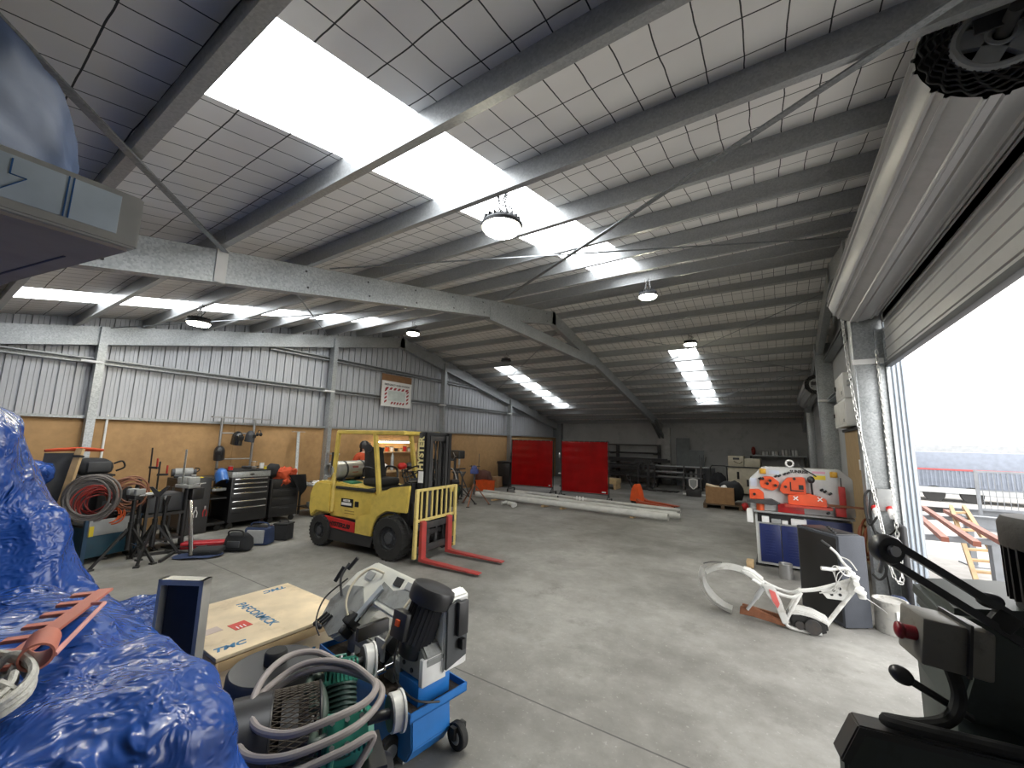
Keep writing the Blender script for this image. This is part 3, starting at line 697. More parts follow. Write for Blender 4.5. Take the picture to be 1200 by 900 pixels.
# small blue bundle behind the tall tarpaulin
bd = MB().ell((0, 0, .3), (.4, .5, .32), u=40, v=28); bd.rumple(.14, 3).rumple(.06, 8, 3)
def tarp_mat():
    m = bpy.data.materials.new('blue_tarpaulin'); m.use_nodes = True; nt = m.node_tree; N = nt.nodes; L = nt.links
    b = N['Principled BSDF']; b.inputs['Roughness'].default_value = .26; b.inputs['Specular IOR Level'].default_value = .6
    tc = N.new('ShaderNodeTexCoord'); nz = N.new('ShaderNodeTexNoise'); nz.inputs['Scale'].default_value = 2.5; nz.inputs['Detail'].default_value = 6
    L.new(tc.outputs['Object'], nz.inputs['Vector'])
    mx = N.new('ShaderNodeMix'); mx.data_type = 'RGBA'; mx.inputs['A'].default_value = (.010, .042, .22, 1); mx.inputs['B'].default_value = (.024, .095, .40, 1)
    L.new(nz.outputs['Fac'], mx.inputs['Factor']); L.new(mx.outputs['Result'], b.inputs['Base Color'])
    wv = N.new('ShaderNodeTexNoise'); wv.inputs['Scale'].default_value = 3; L.new(tc.outputs['Object'], wv.inputs['Vector'])
    ad = N.new('ShaderNodeVectorMath'); ad.operation = 'MULTIPLY_ADD'; ad.inputs[1].default_value = (.25, .25, .25); L.new(wv.outputs['Color'], ad.inputs[0]); L.new(tc.outputs['Object'], ad.inputs[2])
    prev = None
    pn = N.new('ShaderNodeTexNoise'); pn.inputs['Scale'].default_value = 1.9; pn.inputs['Detail'].default_value = 2; L.new(tc.outputs['Object'], pn.inputs['Vector'])
    pr = N.new('ShaderNodeMapRange'); pr.inputs['From Min'].default_value = .38; pr.inputs['From Max'].default_value = .60; pr.inputs['To Min'].default_value = .15; pr.inputs['To Max'].default_value = 1; L.new(pn.outputs['Fac'], pr.inputs['Value'])
    for sc, det, dist, st, patch in ((2.6, 5, .07, .8, 0), (7, 7, .06, 1, 1), (17, 6, .03, 1, 1), (34, 4, .010, .8, 0)):
        n4 = N.new('ShaderNodeTexNoise'); n4.noise_type = 'RIDGED_MULTIFRACTAL'; n4.inputs['Scale'].default_value = sc; n4.inputs['Detail'].default_value = det
        L.new(ad.outputs[0], n4.inputs['Vector']); h_ = n4.outputs['Fac']
        if patch:
            mm = N.new('ShaderNodeMath'); mm.operation = 'MULTIPLY'; L.new(h_, mm.inputs[0]); L.new(pr.outputs['Result'], mm.inputs[1]); h_ = mm.outputs[0]
        bp = N.new('ShaderNodeBump'); bp.inputs['Strength'].default_value = st; bp.inputs['Distance'].default_value = dist
        L.new(h_, bp.inputs['Height'])
        if prev: L.new(prev.outputs['Normal'], bp.inputs['Normal'])
        prev = bp
    L.new(prev.outputs['Normal'], b.inputs['Normal'])
    return m
TARP = tarp_mat()
bs = thing('drum_stand', 'dark crate under the small blue bundle beyond the tall tarpaulin', 'crate', (-8.9, .82, 0)); MB().bx(-.35, .35, -.45, .3, 0, .98, .01).build('body', DSTEEL, bs); MB().bx(.35, .37, -.4, .25, .1, .9).build('panel', DGREY, bs)
tag(bd.build('tarpaulin_bundle', TARP, ang=60, loc=(-8.85, .84, .98)), 'small crumpled blue tarpaulin bundle beyond the tall covered heap', 'tarpaulin')
# ---- stands and clamps between the stillage and the bench
def pipe_stand(label, loc, rz, h, spread, head):
    s = thing('pipe_stand', label, 'stand', loc, rz)
    MB().cyl((0, 0, .25), (0, 0, h - .05), .025).cyl((0, 0, .2), (0, 0, h * .62), .034).build('post', BLK, s)
    for k in range(3):
        a = 2 * PI * k / 3 + .3
        l = MB().bar((math.cos(a) * .03, math.sin(a) * .03, h * .52), (math.cos(a) * spread, math.sin(a) * spread, .02), .03, .03).build('leg', BLK, s)
        MB().box((math.cos(a) * spread, math.sin(a) * spread, .012), (.07, .07, .024)).build('foot', DSTEEL, l)
    MB().bar((0, 0, .3), (math.cos(.3) * spread * .6, math.sin(.3) * spread * .6, .2), .015, .015).build('brace', DSTEEL, s)
    if head == 'v':
        MB().prism([(-.12, .10), (-.08, .10), (0, .02), (.08, .10), (.12, .10), (.03, -.05), (-.03, -.05)], .04, (0, .02, h), (1, 0, 0), (0, 0, 1)).build('v_head', DSTEEL, s)
    elif head == 'vice':
        MB().box((0, 0, h), (.16, .12, .06), bev=.01).build('vice_base', DSTEEL, s); MB().box((-.06, 0, h + .07), (.06, .13, .09), bev=.01).box((.08, 0, h + .07), (.05, .13, .09), bev=.01).build('jaw', GREYP, s)
        MB().cyl((.08, 0, h + .03), (.22, 0, h + .03), .014).cyl((.2, -.09, h + .03), (.2, .09, h + .03), .008).build('screw_handle', STEEL, s)
    else:
        MB().cyl((-.15, 0, h), (.15, 0, h), .03).build('roller', STEEL, s); MB().bx(-.17, -.155, -.02, .02, h - .06, h + .03).bx(.155, .17, -.02, .02, h - .06, h + .03).bx(-.17, .17, -.02, .02, h - .07, h - .05).build('yoke', BLK, s)
    return s
pipe_stand('black tripod pipe stand with a vice, nearest the stillage', (-8.0, 2.10, 0), 20, .95, .38, 'vice')
pipe_stand('black tripod pipe stand with V head, second from the stillage', (-7.95, 2.36, 0), 65, .98, .36, 'v')
pipe_stand('black tripod pipe stand with roller head, behind the vice stand', (-8.4, 2.28, 0), 100, .92, .34, 'r')
pipe_stand('low black tripod stand with V head beside the shiny tube', (-8.45, 2.62, 0), 0, .78, .36, 'v')
def bar_clamp(label, loc, rz, L, m, tilt=4):
    c = thing('bar_clamp', label, 'clamp', loc, rz); c.rotation_euler = (R(tilt), R(tilt / 2), R(rz))
    MB().bx(-.012, .012, -.004, .004, 0, L).build('bar', DSTEEL, c); MB().bx(-.012, .13, -.012, .012, .02, .05).build('fixed_jaw', m, c)
    MB().bx(-.02, .13, -.014, .014, L * .55, L * .55 + .035).build('sliding_jaw', m, c); MB().cyl((.11, 0, L * .55 + .03), (.11, 0, L * .55 + .17), .013).build('handle', mat('red_handle', (.4, .03, .02), .5), c)
    return c
mg = thing('clamp_trolley', 'dark steel trolley holding bar clamps between the stands', 'trolley', (-8.72, 2.62, 0), 10)
MB().bx(-.25, .25, -.3, .3, .55, .59).build('shelf', DSTEEL, mg); MB().bx(-.25, .25, -.3, .3, .15, .18).build('shelf', DSTEEL, mg)
for x in (-.23, .23):
    for y in (-.28, .28): MB().bx(x - .018, x + .018, y - .018, y + .018, .0, .95).build('post', DSTEEL, mg)
MB().box((0, 0, .75), (.4, .5, .3), bev=.03).build('bin', DGREY, mg)
bar_clamp('tall black bar clamp standing on the clamp trolley', (-8.65, 2.42, .9), 30, .75, DSTEEL)
bar_clamp('red-handled bar clamp beside the tall black one', (-8.62, 2.52, .9), 50, .52, DSTEEL, -3)
ys = thing('spring_clamp', 'yellow clamp pair lying on top of the clamp trolley', 'clamp', (-8.58, 2.42, .9), 20); MB().bar((-.1, -.08, .03), (.1, .1, .05), .04, .025).build('upper_arm', YTAG, ys); MB().bar((-.1, .04, .02), (.12, 0, .02), .04, .03).build('lower_arm', YTAG, ys)
vc = thing('bench_vice', 'grey machine vice with a tall bar on a black column right of the clamps', 'vice', (-8.55, 2.92, 0), 15)
MB().cyl((0, 0, .02), (0, 0, .98), .04).box((0, 0, .012), (.36, .36, .024)).build('column', BLK, vc); MB().box((0, 0, 1.0), (.34, .2, .06), bev=.01).box((-.1, 0, 1.09), (.09, .18, .12), bev=.015).build('body', GREYP, vc)
MB().box((.12, 0, 1.09), (.08, .18, .12), bev=.015).build('moving_jaw', GREYP, vc); MB().cyl((.12, 0, 1.05), (.3, 0, 1.05), .016).cyl((.28, -.1, 1.05), (.28, .1, 1.05), .008).build('screw_handle', STEEL, vc); MB().bx(-.02, .02, -.1, -.09, 1.05, 1.62).build('scale_bar', G, vc); MB().box((.05, .1, .86), (.18, .2, .2), bev=.02).build('motor', BLKP, vc)
st = MB().cyl((.35, 0, .035), (-.25, .12, .78), .03, seg=18); tag(st.build('steel_tube', CHROME, loc=(-7.95, 2.75, 0)), 'shiny steel tube leaning against the clamp stands', 'tube')
for k, (x, y, a) in enumerate(((-8.1, 2.75, 20), (-7.9, 2.55, -35), (-8.25, 2.5, 70), (-8.5, 2.3, 10))):
    o = MB().bar((-.25, 0, .02), (.25, 0, .02), .04, .04).build('steel_offcut', DSTEEL, loc=(x, y, 0), rot=(0, 0, R(a))); tag(o, 'dark steel bar lying on the floor under the tripod stands', 'bar', 'bars under the stands')
# ================================================================== forklift (forks along +x)
f = thing('forklift', 'yellow counterbalance forklift with red forks lowered, parked in the middle of the floor', 'forklift', (-5.22, 5.03, 0), 5)
def wheel(n, x, y, r, wd):
    s = -1 if y < 0 else 1
    pr = [(r * .55, -wd / 2), (r * .93, -wd / 2), (r, -wd / 2 + .03), (r, wd / 2 - .03), (r * .93, wd / 2), (r * .55, wd / 2), (r * .55, -wd / 2)]
    wh = MB().lathe(pr, (x, y, r), (0, 1, 0), 40)
    for k in range(26):
        a = 2 * PI * k / 26
        for q in (-1, 1):
            wh.bar((x + math.cos(a) * (r - .004), y, r + math.sin(a) * (r - .004)), (x + math.cos(a + .1) * (r - .012), y + q * wd * .48, r + math.sin(a + .1) * (r - .012)), .028, .022)
    w_ = wh.build('wheel', BLKR, f)
    hb = MB().lathe([(r * .56, s * wd * .30), (r * .50, s * wd * .34), (r * .46, s * wd * .22), (r * .26, s * wd * .30), (r * .24, s * wd * .46), (0, s * wd * .48)], (x, y, r), (0, 1, 0), 28)
    for k in range(8):
        a = 2 * PI * k / 8; hb.cyl((x + math.cos(a) * r * .36, y + s * wd * .22, r + math.sin(a) * r * .36), (x + math.cos(a) * r * .36, y + s * wd * .34, r + math.sin(a) * r * .36), .013, seg=6)
    hb.build('hub', DGREY, w_)
for y in (-.47, .47): wheel('', 0, y, .335, .23); wheel('', -1.67, y * .98, .26, .19)
# counterweight, engine hood, side skirts
cw = MB().prism([(-1.98, .44), (-2.05, .60), (-2.05, .86), (-1.98, 1.02), (-1.86, 1.10), (-1.48, 1.10), (-1.48, .56), (-1.84, .56)], 1.04, (0, .52, 0), (1, 0, 0), (0, 0, 1), bev=.03)
cw.build('counterweight', YEL, f)
MB().prism([(-1.56, .5), (-1.56, 1.04), (-1.44, 1.10), (-.5, 1.02), (-.42, .96), (-.38, .60), (-.5, .5)], .90, (0, .45, 0), (1, 0, 0), (0, 0, 1), bev=.02).build('engine_hood', YEL, f)
MB().bx(-1.42, -.48, -.475, .475, .985, 1.035, .01).build('hood_edge', BLKR, f)
for s_, nm in ((-1, 'near'), (1, 'far')):
    y = s_ * .50
    p = MB().prism([(-1.58, .335), (-1.6, .52), (-.82, .47), (-.82, .305)], .03, (0, y + .015, 0), (1, 0, 0), (0, 0, 1), bev=.006).build('red_stripe_panel', RED, f)
    MB().prism([(-1.50, .13), (-1.52, .335), (-.60, .30), (-.36, .30), (-.42, .13)], .06, (0, y + .03, 0), (1, 0, 0), (0, 0, 1), bev=.008).build('step_board', BLKP, f)
    MB().prism([(-.81, .30), (-.81, .58), (-.50, .64), (-.46, .92), (-.32, .98), (-.06, 1.10), (.34, 1.16), (.30, .74), (-.12, .73), (-.32, .62), (-.40, .46), (-.42, .30)], .05, (0, y + .025, 0), (1, 0, 0), (0, 0, 1), bev=.01).build('front_cowl', YEL, f)
    mg_ = MB(); mg_.torus((0, y + s_ * .02, .335), (0, 1, 0), .385, .014, 24, 6, PI * .08, PI * .92); mg_.build('mudguard', BLK, f)
    lab = 1 if s_ < 0 else -1
    text('HYSTER2.50', .098, (-1.20, y + s_ * .018, .395), (lab, 0, -.04 * lab), (0, 0, 1), BLK, 'lettering', p, bold=.004, shear=.25)
dc = MB().box((-1.12, -.4535, .765), (.30, .006, .14)).build('data_plate', BLK, f)
text('HYSTER', .05, (-1.13, -.4575, .80), (1, 0, 0), (0, 0, 1), WHITEM, 'lettering', dc, bold=.002); MB().box((-1.13, -.457, .745), (.25, .003, .045)).build('white_strip', WHITEM, dc)
MB().box((-.88, -.4535, .76), (.09, .005, .09), rot=(0, 0, 0)).build('warning_sticker', BLK, f)
for k in range(2): MB().box((-1.05, -.452, .63 - k * .04), (.24, .003, .012)).build('small_print', mat('olive_print', (.3, .21, .05), .5), f)
MB().bx(-1.5, .3, -.44, .44, .2, .5, .01).build('chassis', BLK, f)
MB().bx(-.42, .28, -.46, .46, .50, .56, .006).build('floor_plate', BLKP, f)
MB().prism([(.12, .56), (.30, .56), (.30, 1.2), (.18, 1.22), (.04, 1.02)], .9, (0, .45, 0), (1, 0, 0), (0, 0, 1), bev=.02).build('dashboard', BLKP, f)
MB().box((.0, -.05, 1.1), (.30, .34, .16), rot=(0, R(-35), 0), bev=.03).build('instrument_hood', DGREY, f)
# steering wheel, levers
MB().torus((-.18, .1, 1.32), (-.6, 0, .8), .18, .014, 28, 8).cyl((.02, .1, 1.05), (-.18, .1, 1.32), .022).bar((-.18, -.07, 1.32), (-.18, .27, 1.32), .025, .012).build('steering_wheel', BLKP, f)
for k in range(3): MB().cyl((.06, -.2 - k * .06, 1.15), (-.02, -.2 - k * .06, 1.36), .008).ell((-.02, -.2 - k * .06, 1.37), (.018, .018, .022)).build('lever', BLK, f)
# seat
se = MB().box((-.80, 0, 1.12), (.46, .48, .14), bev=.05, seg=3).build('seat_cushion', BLKR, f)
MB().box((-1.0, 0, 1.44), (.14, .46, .58), rot=(0, R(-10), 0), bev=.055, seg=3, top=(1, .8)).build('seat_backrest', BLKR, f)
for s_ in (-1, 1): MB().tube([(-.98, s_ * .25, 1.2), (-.96, s_ * .27, 1.36), (-.72, s_ * .27, 1.34), (-.66, s_ * .25, 1.18)], .02, sm=4).build('hip_restraint', BLK, f)
MB().box((-.84, 0, 1.045), (.5, .5, .03)).build('seat_base', BLK, f)
# overhead guard
og = MB()
for y in (-.46, .46):
    og.bar((-1.50, y, .58), (-1.52, y * .98, 1.26), .06, .09, bev=.01).bar((-1.52, y * .98, 1.24), (-1.48, y * .96, 2.0), .06, .07, bev=.01)
    og.bar((-.30, y, .62), (-.57, y * .96, 2.0), .06, .08, bev=.01)
    og.bar((-1.50, y * .96, 1.985), (.12, y * .96, 1.985), .06, .07, bev=.01)
for x in (-1.48, -.57, .10): og.bar((x, -.46, 1.985), (x, .46, 1.985), .06, .06, bev=.008)
og.build('overhead_guard', YEL, f)
for k in range(7): MB().bar((-1.22 + k * .19, -.43, 2.0), (-1.22 + k * .19, .43, 2.0), .035, .022).build('guard_bar', YEL, f)
MB().cyl((-.66, -.47, 1.7), (-.63, -.52, 1.72), .05, .07).build('work_lamp', BLKP, f)
MB().bx(-1.56, -1.53, -.5, -.44, 1.34, 1.62, .006).build('rear_grab_handle', BLKP, f)
# gas bottle
gb = MB().lathe([(0, -.40), (.1, -.395), (.15, -.36), (.16, -.3), (.16, .3), (.15, .36), (.1, .40), (.0, .41)], (-1.62, 0, 1.29), (0, 1, 0), 28).build('gas_cylinder', mat('silver_paint', (.5, .5, .48), .35, .4), f)
MB().lathe([(.12, -.40), (.125, -.5), (.11, -.5), (.11, -.40)], (-1.62, 0, 1.29), (0, 1, 0), 20).build('collar', GREYP, gb)
for y in (-.2, .2): MB().lathe([(.163, -.02), (.168, -.02), (.168, .02), (.163, .02)], (-1.62, y, 1.29), (0, 1, 0), 28).bx(-1.7, -1.54, y - .03, y + .03, 1.09, 1.14).build('strap', DGREY, gb)
MB().cyl((-1.55, -.42, 1.32), (-1.55, -.49, 1.32), .03).build('valve', STEEL, gb); MB().box((-1.47, -.02, 1.3), (.012, .13, .12)).build('red_label', mat('faded_red', (.4, .1, .1), .5), gb)
MB().bx(-1.82, -1.42, -.36, .36, 1.06, 1.10, .01).build('bottle_cradle', DGREY, f)
rg_ = MB().box((-1.28, -.25, 1.075), (.30, .26, .07), bev=.03, seg=3); rg_.rumple(.035, 9)
# mast
MX = .34
ms = MB()
for y in (-.33, .33): chan(ms, (MX, y, .10), (MX, y, 2.0), (1, 0, 0), (0, 1 if y < 0 else -1, 0), .14, .07, .018, .02)
for z in (.35, 1.96): ms.bx(MX, MX + .06, -.33, .33, z - .05, z + .05, .006)
m1 = ms.build('outer_mast', BLK, f)
mi = MB()
for y in (-.24, .24): chan(mi, (MX + .02, y, .10), (MX + .02, y, 1.95), (1, 0, 0), (0, 1 if y < 0 else -1, 0), .12, .055, .015, .018)
for z in (.4, 1.9): mi.bx(MX + .03, MX + .09, -.24, .24, z - .04, z + .04, .006)
mi.build('inner_mast', DSTEEL, f)
MB().bx(MX - .005, MX + .10, -.355, -.333, .30, 2.0, .004).build('mast_side_plate', BLK, f)
text('HYSTER', .16, (MX + .05, -.357, 1.66), (0, 0, 1), (-1, 0, 0), mat('mast_letter', (.72, .62, .30), .5), 'lettering', m1, bold=.007, sx=.95)
MB().bx(MX + .02, MX + .12, -.360, -.356, 1.20, 1.38).build('white_sticker', WHITEM, m1)
for y in (-.1, .1): MB().cyl((MX + .06, y, .2), (MX + .06, y, 1.55), .032).cyl((MX + .06, y, 1.5), (MX + .06, y, 1.88), .02).build('lift_cylinder', DSTEEL, f)
for y in (-.17, .17):
    cc = MB()
    for k in range(34): cc.box((MX + .11, y, .55 + k * .038), (.016, .022, .03))
    o = cc.build('lift_chain', DSTEEL, f)
for y in (-.05, .05): MB().tube([(MX + .1, y, .6), (MX + .13, y, 1.2), (MX + .1, y * 1.5, 1.8), (MX + .0, y * 2, 1.85), (MX - .05, y * 2, 1.2)], .014, 8, sm=5).build('hydraulic_hose', BLKR, f)
MB().cyl((MX - .25, -.3, .75), (MX - .02, -.3, .95), .035).cyl((MX - .25, .3, .75), (MX - .02, .3, .95), .035).build('tilt_cylinder', DSTEEL, f)
MB().box((MX - .06, -.38, .72), (.16, .1, .34), bev=.015).build('valve_block', BLK, f)
# carriage, load guard, forks
cr = MB().bx(.50, .54, -.5, .5, .50, .60, .006).bx(.50, .54, -.5, .5, .16, .26, .006)
for y in (-.24, .24): cr.bx(.46, .52, y - .03, y + .03, .14, .62)
cr.build('carriage', DSTEEL, f)
lg = MB()
for y in (-.545, .445): lg.bx(.50, .545, y - .03, y + .03, .10, 1.12, .006)
for z in (1.10, .64): lg.bx(.50, .53, -.54, .44, z - .022, z + .022, .004)
lg.build('load_guard_frame', YELP, f)
for k in range(7): MB().bx(.505, .525, -.44 + k * .125, -.41 + k * .125, .65, 1.09).build('guard_bar', YELP, f)
for y in (-.42, .24):
    MB().prism([(.54, .05), (.58, .05), (.66, .045), (1.62, .035), (1.62, .05), (.66, .085), (.60, .10), (.59, .62), (.54, .64)], .11, (0, y + .055, 0), (1, 0, 0), (0, 0, 1), bev=.004).build('fork', mat('worn_red_fork', (.36, .045, .04), .5, dirt=(.12, .1, .09), damt=.7, dsc=7), f)
q = tag(rg_.build('rag', mat('green_rag', (.03, .16, .08), .9), ang=80), 'crumpled green rag on the forklift hood behind the seat', 'rag')
q.matrix_world = Matrix.Translation((-5.22, 5.03, 0)) @ Matrix.Rotation(R(5), 4, 'Z')
# ================================================================== person behind the forklift, facing the wall bench
def figure(name, label, loc, rz):
    me = bpy.data.meshes.new(name); o = bpy.data.objects.new(name, me); COL.objects.link(o)
    vs, ed, rad = [], [], []
    def ad(p, r, par=None):
        vs.append(p); rad.append(r); i = len(vs) - 1
        if par is not None: ed.append((par, i))
        return i
    pel = ad((0, 0, .96), .15); wst = ad((.02, 0, 1.10), .135, pel); chs = ad((.03, 0, 1.30), .155, wst); upp = ad((.04, 0, 1.42), .11, chs); nk = ad((.06, 0, 1.50), .052, upp); hd0 = ad((.09, 0, 1.58), .075, nk); hd1 = ad((.11, 0, 1.66), .095, hd0); ad((.10, 0, 1.72), .07, hd1)
    for s in (-1, 1):
        hip = ad((0, s * .10, .88), .105, pel); kn = ad((.02, s * .12, .50), .068, hip); an = ad((-.02, s * .13, .10), .045, kn); ad((.03, s * .135, .04), .042, an); ad((.17, s * .14, .035), .035, len(vs) - 1)
        sh = ad((.03, s * .19, 1.39), .075, upp); el = ad((.10, s * .27, 1.14), .048, sh); wr = ad((.33, s * .22, 1.06), .032, el); pm = ad((.40, s * .20, 1.05), .036, wr)
        for k in range(4):
            a = ad((.46, s * (.225 - k * .018), 1.045), .0095, pm); b_ = ad((.49 + .008 * (k in (1, 2)), s * (.225 - k * .018), 1.03), .0085, a); ad((.50, s * (.225 - k * .018), 1.005), .0075, b_)
        a = ad((.40, s * .165, 1.045), .011, pm); ad((.44, s * .15, 1.035), .009, a)
    me.from_pydata(vs, ed, []); 
    sk_ = o.modifiers.new('skin', 'SKIN'); sd = o.modifiers.new('sub', 'SUBSURF'); sd.levels = 2; sd.render_levels = 2
    for v, r in zip(me.skin_vertices[0].data, rad): v.radius = (r, r)
    me.skin_vertices[0].data[0].use_root = True
    m2 = bpy.data.meshes.new_from_object(o.evaluated_get(bpy.context.evaluated_depsgraph_get()))
    o.modifiers.clear(); o.data = m2; bpy.data.meshes.remove(me); m2.name = name
    m2.materials.clear(); m2.materials.append(SKIN); m2.polygons.foreach_set('use_smooth', [True] * len(m2.polygons))
    o.location = loc; o.rotation_euler = (0, 0, R(rz)); tag(o, label, 'person')
    def shell(nm, test, off, m):
        b = bmesh.new(); b.from_mesh(m2); b.normal_update()
        bmesh.ops.delete(b, geom=[fc for fc in b.faces if not test(fc.calc_center_median())], context='FACES')
        for v in b.verts: v.co += v.normal * off
        mm = bpy.data.meshes.new(nm); b.to_mesh(mm); b.free(); mm.materials.append(m); mm.polygons.foreach_set('use_smooth', [True] * len(mm.polygons))
        c = bpy.data.objects.new(nm, mm); COL.objects.link(c); c.parent = o; return c
    arm = lambda c: abs(c.y) > .17 and c.z > 1.0 and c.x > .05
    shell('hi_vis_top', lambda c: 1.20 < c.z < 1.475 and not (c.x > .30), .014, ORCLOTH)
    shell('dark_lower_shirt', lambda c: .93 < c.z <= 1.21 and c.x < .30, .012, NAVYCLOTH)
    shell('trousers', lambda c: .10 < c.z <= .98 and abs(c.y) < .3 and c.x < .25, .010, NAVYCLOTH)
    shell('boot', lambda c: c.z <= .12, .008, BLK)
    hm = MB().lathe([(0, .15), (.07, .14), (.115, .09), (.13, .02), (.128, -.05), (.10, -.07)], (.10, 0, 1.66), (0, 0, 1), 20).box((.215, 0, 1.60), (.03, .17, .24), bev=.012).build('welding_helmet', BLKP, o)
    for s in (-1, 1): MB().ell((.10, s * .098, 1.63), (.012, .008, .03)).build('ear', SKIN, o)
    MB().ell((.20, 0, 1.61), (.02, .016, .025)).build('nose', SKIN, o)
    return o
figure('person', 'person in orange and navy top and dark helmet standing behind the forklift seat', (-9.43, 7.15, 0), 158)
# ================================================================== lit wall bench behind the forklift
wb = thing('timber_workbench', 'timber bench with a shelf and lit tube lamp on the board wall behind the forklift', 'workbench', (-10.15, 8.75, 0))
MB().bx(-.22, .32, -.95, .95, .86, .91, .004).build('bench_top', WOOD, wb)
for y in (-.9, 0, .9): MB().bx(.2, .29, y - .04, y + .04, 0, .86).build('leg', WOOD, wb)
MB().bx(-.22, .1, -.95, .95, 1.44, 1.47, .004).build('shelf', WOOD, wb)
for y in (-.93, .93): MB().bx(-.22, .08, y - .012, y + .012, .91, 1.75).build('upright', WOOD, wb)
lt = MB().bx(-.02, .06, -.75, .75, 1.79, 1.83, .006).build('lamp_housing', WHITEM, wb)
MB().cyl((.02, -.72, 1.765), (.02, .72, 1.765), .018).build('tube', emis('warm_tube', (1, .8, .5), 9), lt)
for y in (-.4, .4): MB().bx(-.22, .0, y - .01, y + .01, 1.80, 1.82).build('lamp_arm', STEEL, lt)
rnd = random.Random(3)
for k in range(9):
    m_ = [RED, WHITEM, DGREY, ORANGE, WHITEM, BLKP, CREAM, RED, GREYP][k]; h = rnd.uniform(.08, .17); y = 8.0 + k * .18
    o = thing('tub', ['red', 'white', 'grey', 'orange', 'white', 'black', 'cream', 'red', 'pale grey'][k] + ' tub on the shelf below the tube lamp, ' + ['leftmost', 'second from left', 'third from left', 'fourth from left', 'in the middle', 'right of the middle', 'third from right', 'second from right', 'rightmost'][k], 'tub', (-10.2, y, 1.47), group='tubs on the lit shelf')
    MB().lathe([(0, 0), (.05, 0), (.06, h), (0, h)], seg=14).build('body', m_, o); MB().cyl((0, 0, h), (0, 0, h + .02), .062).build('lid', DGREY, o)
fl = MB().lathe([(0, 0), (.05, 0), (.05, .42), (.02, .5), (.02, .53), (0, .53)], seg=18); tag(fl.build('gas_canister', G, loc=(-10.0, 8.6, .91)), 'tall silver canister on the lit wall bench', 'canister')
for k, (y, m_, lb) in enumerate(((8.25, WHITEM, 'white bundle on the left of the lit wall bench'), (9.0, RED, 'red bundle on the right of the lit wall bench'), (9.35, DGREY, 'dark bundle at the right end of the lit wall bench'))):
    b_ = MB().ell((0, 0, .11), (.13, .16, .12), u=18, v=12); b_.rumple(.05, 8); tag(b_.build('cloth_bundle', m_, ang=70, loc=(-10.0, y, .91)), lb, 'bundle')
# ================================================================== sign on the left gable
sg = thing('safety_sign', 'white safety sign with red hatched border on a brown board, high on the ribbed wall', 'sign', (-10.36, 8.92, 2.92))
MB().bx(-.02, 0, -.62, .62, 0, 1.02).build('backing_board', mat('brown_board', (.25, .13, .06), .7), sg)
MB().bx(0, .012, -.62, .62, -.02, .80).build('panel', WHITEM, sg)
HR = mat('sign_red', (.33, .02, .03), .5)
def hatch(y0, y1, z0, z1, n, along):
    ht = MB()
    for k in range(n):
        if along == 'y':
            w_ = (y1 - y0) / n; a = y0 + k * w_; ht.prism([(a, z0), (a + w_ * .55, z0), (a + w_ * .95, z1), (a + w_ * .4, z1)], .002, (.0125, 0, 0), (0, 1, 0), (0, 0, 1))
        else:
            w_ = (z1 - z0) / n; a = z0 + k * w_; ht.prism([(y0, a), (y1, a + w_ * .5), (y1, a + w_), (y0, a + w_ * .5)], .002, (.0125, 0, 0), (0, 1, 0), (0, 0, 1))
    ht.build('hatched_border', HR, sg)
hatch(-.5, .5, .52, .60, 6, 'y'); hatch(-.25, .35, .06, .14, 5, 'y'); hatch(-.5, -.41, .08, .56, 4, 'z'); hatch(.41, .5, .08, .56, 4, 'z')
text('EMERGENCY WASH STATION', .085, (.0125, 0, .68), (0, 1, 0), (0, 0, 1), DGREY, 'lettering', sg, bold=.002, sx=.92)
MB().bx(.012, .014, -.36, .36, .17, .50).build('pale_field', mat('pale_green', (.62, .68, .66), .5), sg)
# ================================================================== high-bay lamps
LAMP = emis('lamp_glow', (1, .93, .72), LAMPS)
LAMPOFF = mat('lamp_dark_lens', (.06, .06, .06), .3)
def highbay(x, y, z, lab, on=True):
    l = thing('high_bay_lamp', lab, 'lamp', (x, y, z), 0, 'high bay lamps')
    MB().lathe([(0, .0), (.10, .0), (.10, .015), (.17, .02), (.175, .045), (.15, .075), (.10, .09), (.09, .12), (0, .125)], seg=28).build('housing', DGREY if on else BLK, l)
    fin = MB()
    for k in range(18):
        a = 2 * PI * k / 18; fin.box((math.cos(a) * .12, math.sin(a) * .12, .085), (.07, .006, .05), rot=(0, 0, a))
    fin.build('cooling_fin', DGREY, l)
    MB().lathe([(.0, -.006), (.14, -.004), (.145, .015), (0, .017)], seg=28).build('lens', LAMP if on else LAMPOFF, l)
    MB().torus((0, 0, .15), (1, 0, 0), .03, .006, 16, 6).build('hook', STEEL, l)
    top = zb(y) - z + .02
    ch_ = MB(); chain(ch_, [(-.05, 0, .16), (-.03, 0, (top + .16) / 2), (-.05, 0, top)], 10, .004, .02); chain(ch_, [(.05, 0, .16), (.03, 0, (top + .16) / 2), (.05, 0, top)], 10, .004, .02)
    ch_.build('chain', STEEL, l)
    MB().tube([(.0, 0, .12), (.07, .04, .2), (-.04, .06, .28), (.02, .02, top)], .006, sm=6).build('power_lead', BLK, l)
    return l
highbay(-1.80, 2.54, 3.62, 'lit high bay lamp hanging nearest the camera under the roof sheet strip')
highbay(-1.78, 7.15, 4.52, 'lit high bay lamp hanging near the ridge on the door side')
highbay(-7.62, 2.46, 3.62, 'lit high bay lamp hanging before the ribbed wall, lowest on the left')
highbay(-7.45, 6.81, 4.48, 'lit high bay lamp hanging near the ridge by the ribbed wall')
highbay(-1.72, 11.15, 4.5, 'lit high bay lamp at the top of the far right roof sheet strip')
highbay(-7.46, 11.01, 4.53, 'unlit dark high bay lamp beside the far left roof sheet strip', False)
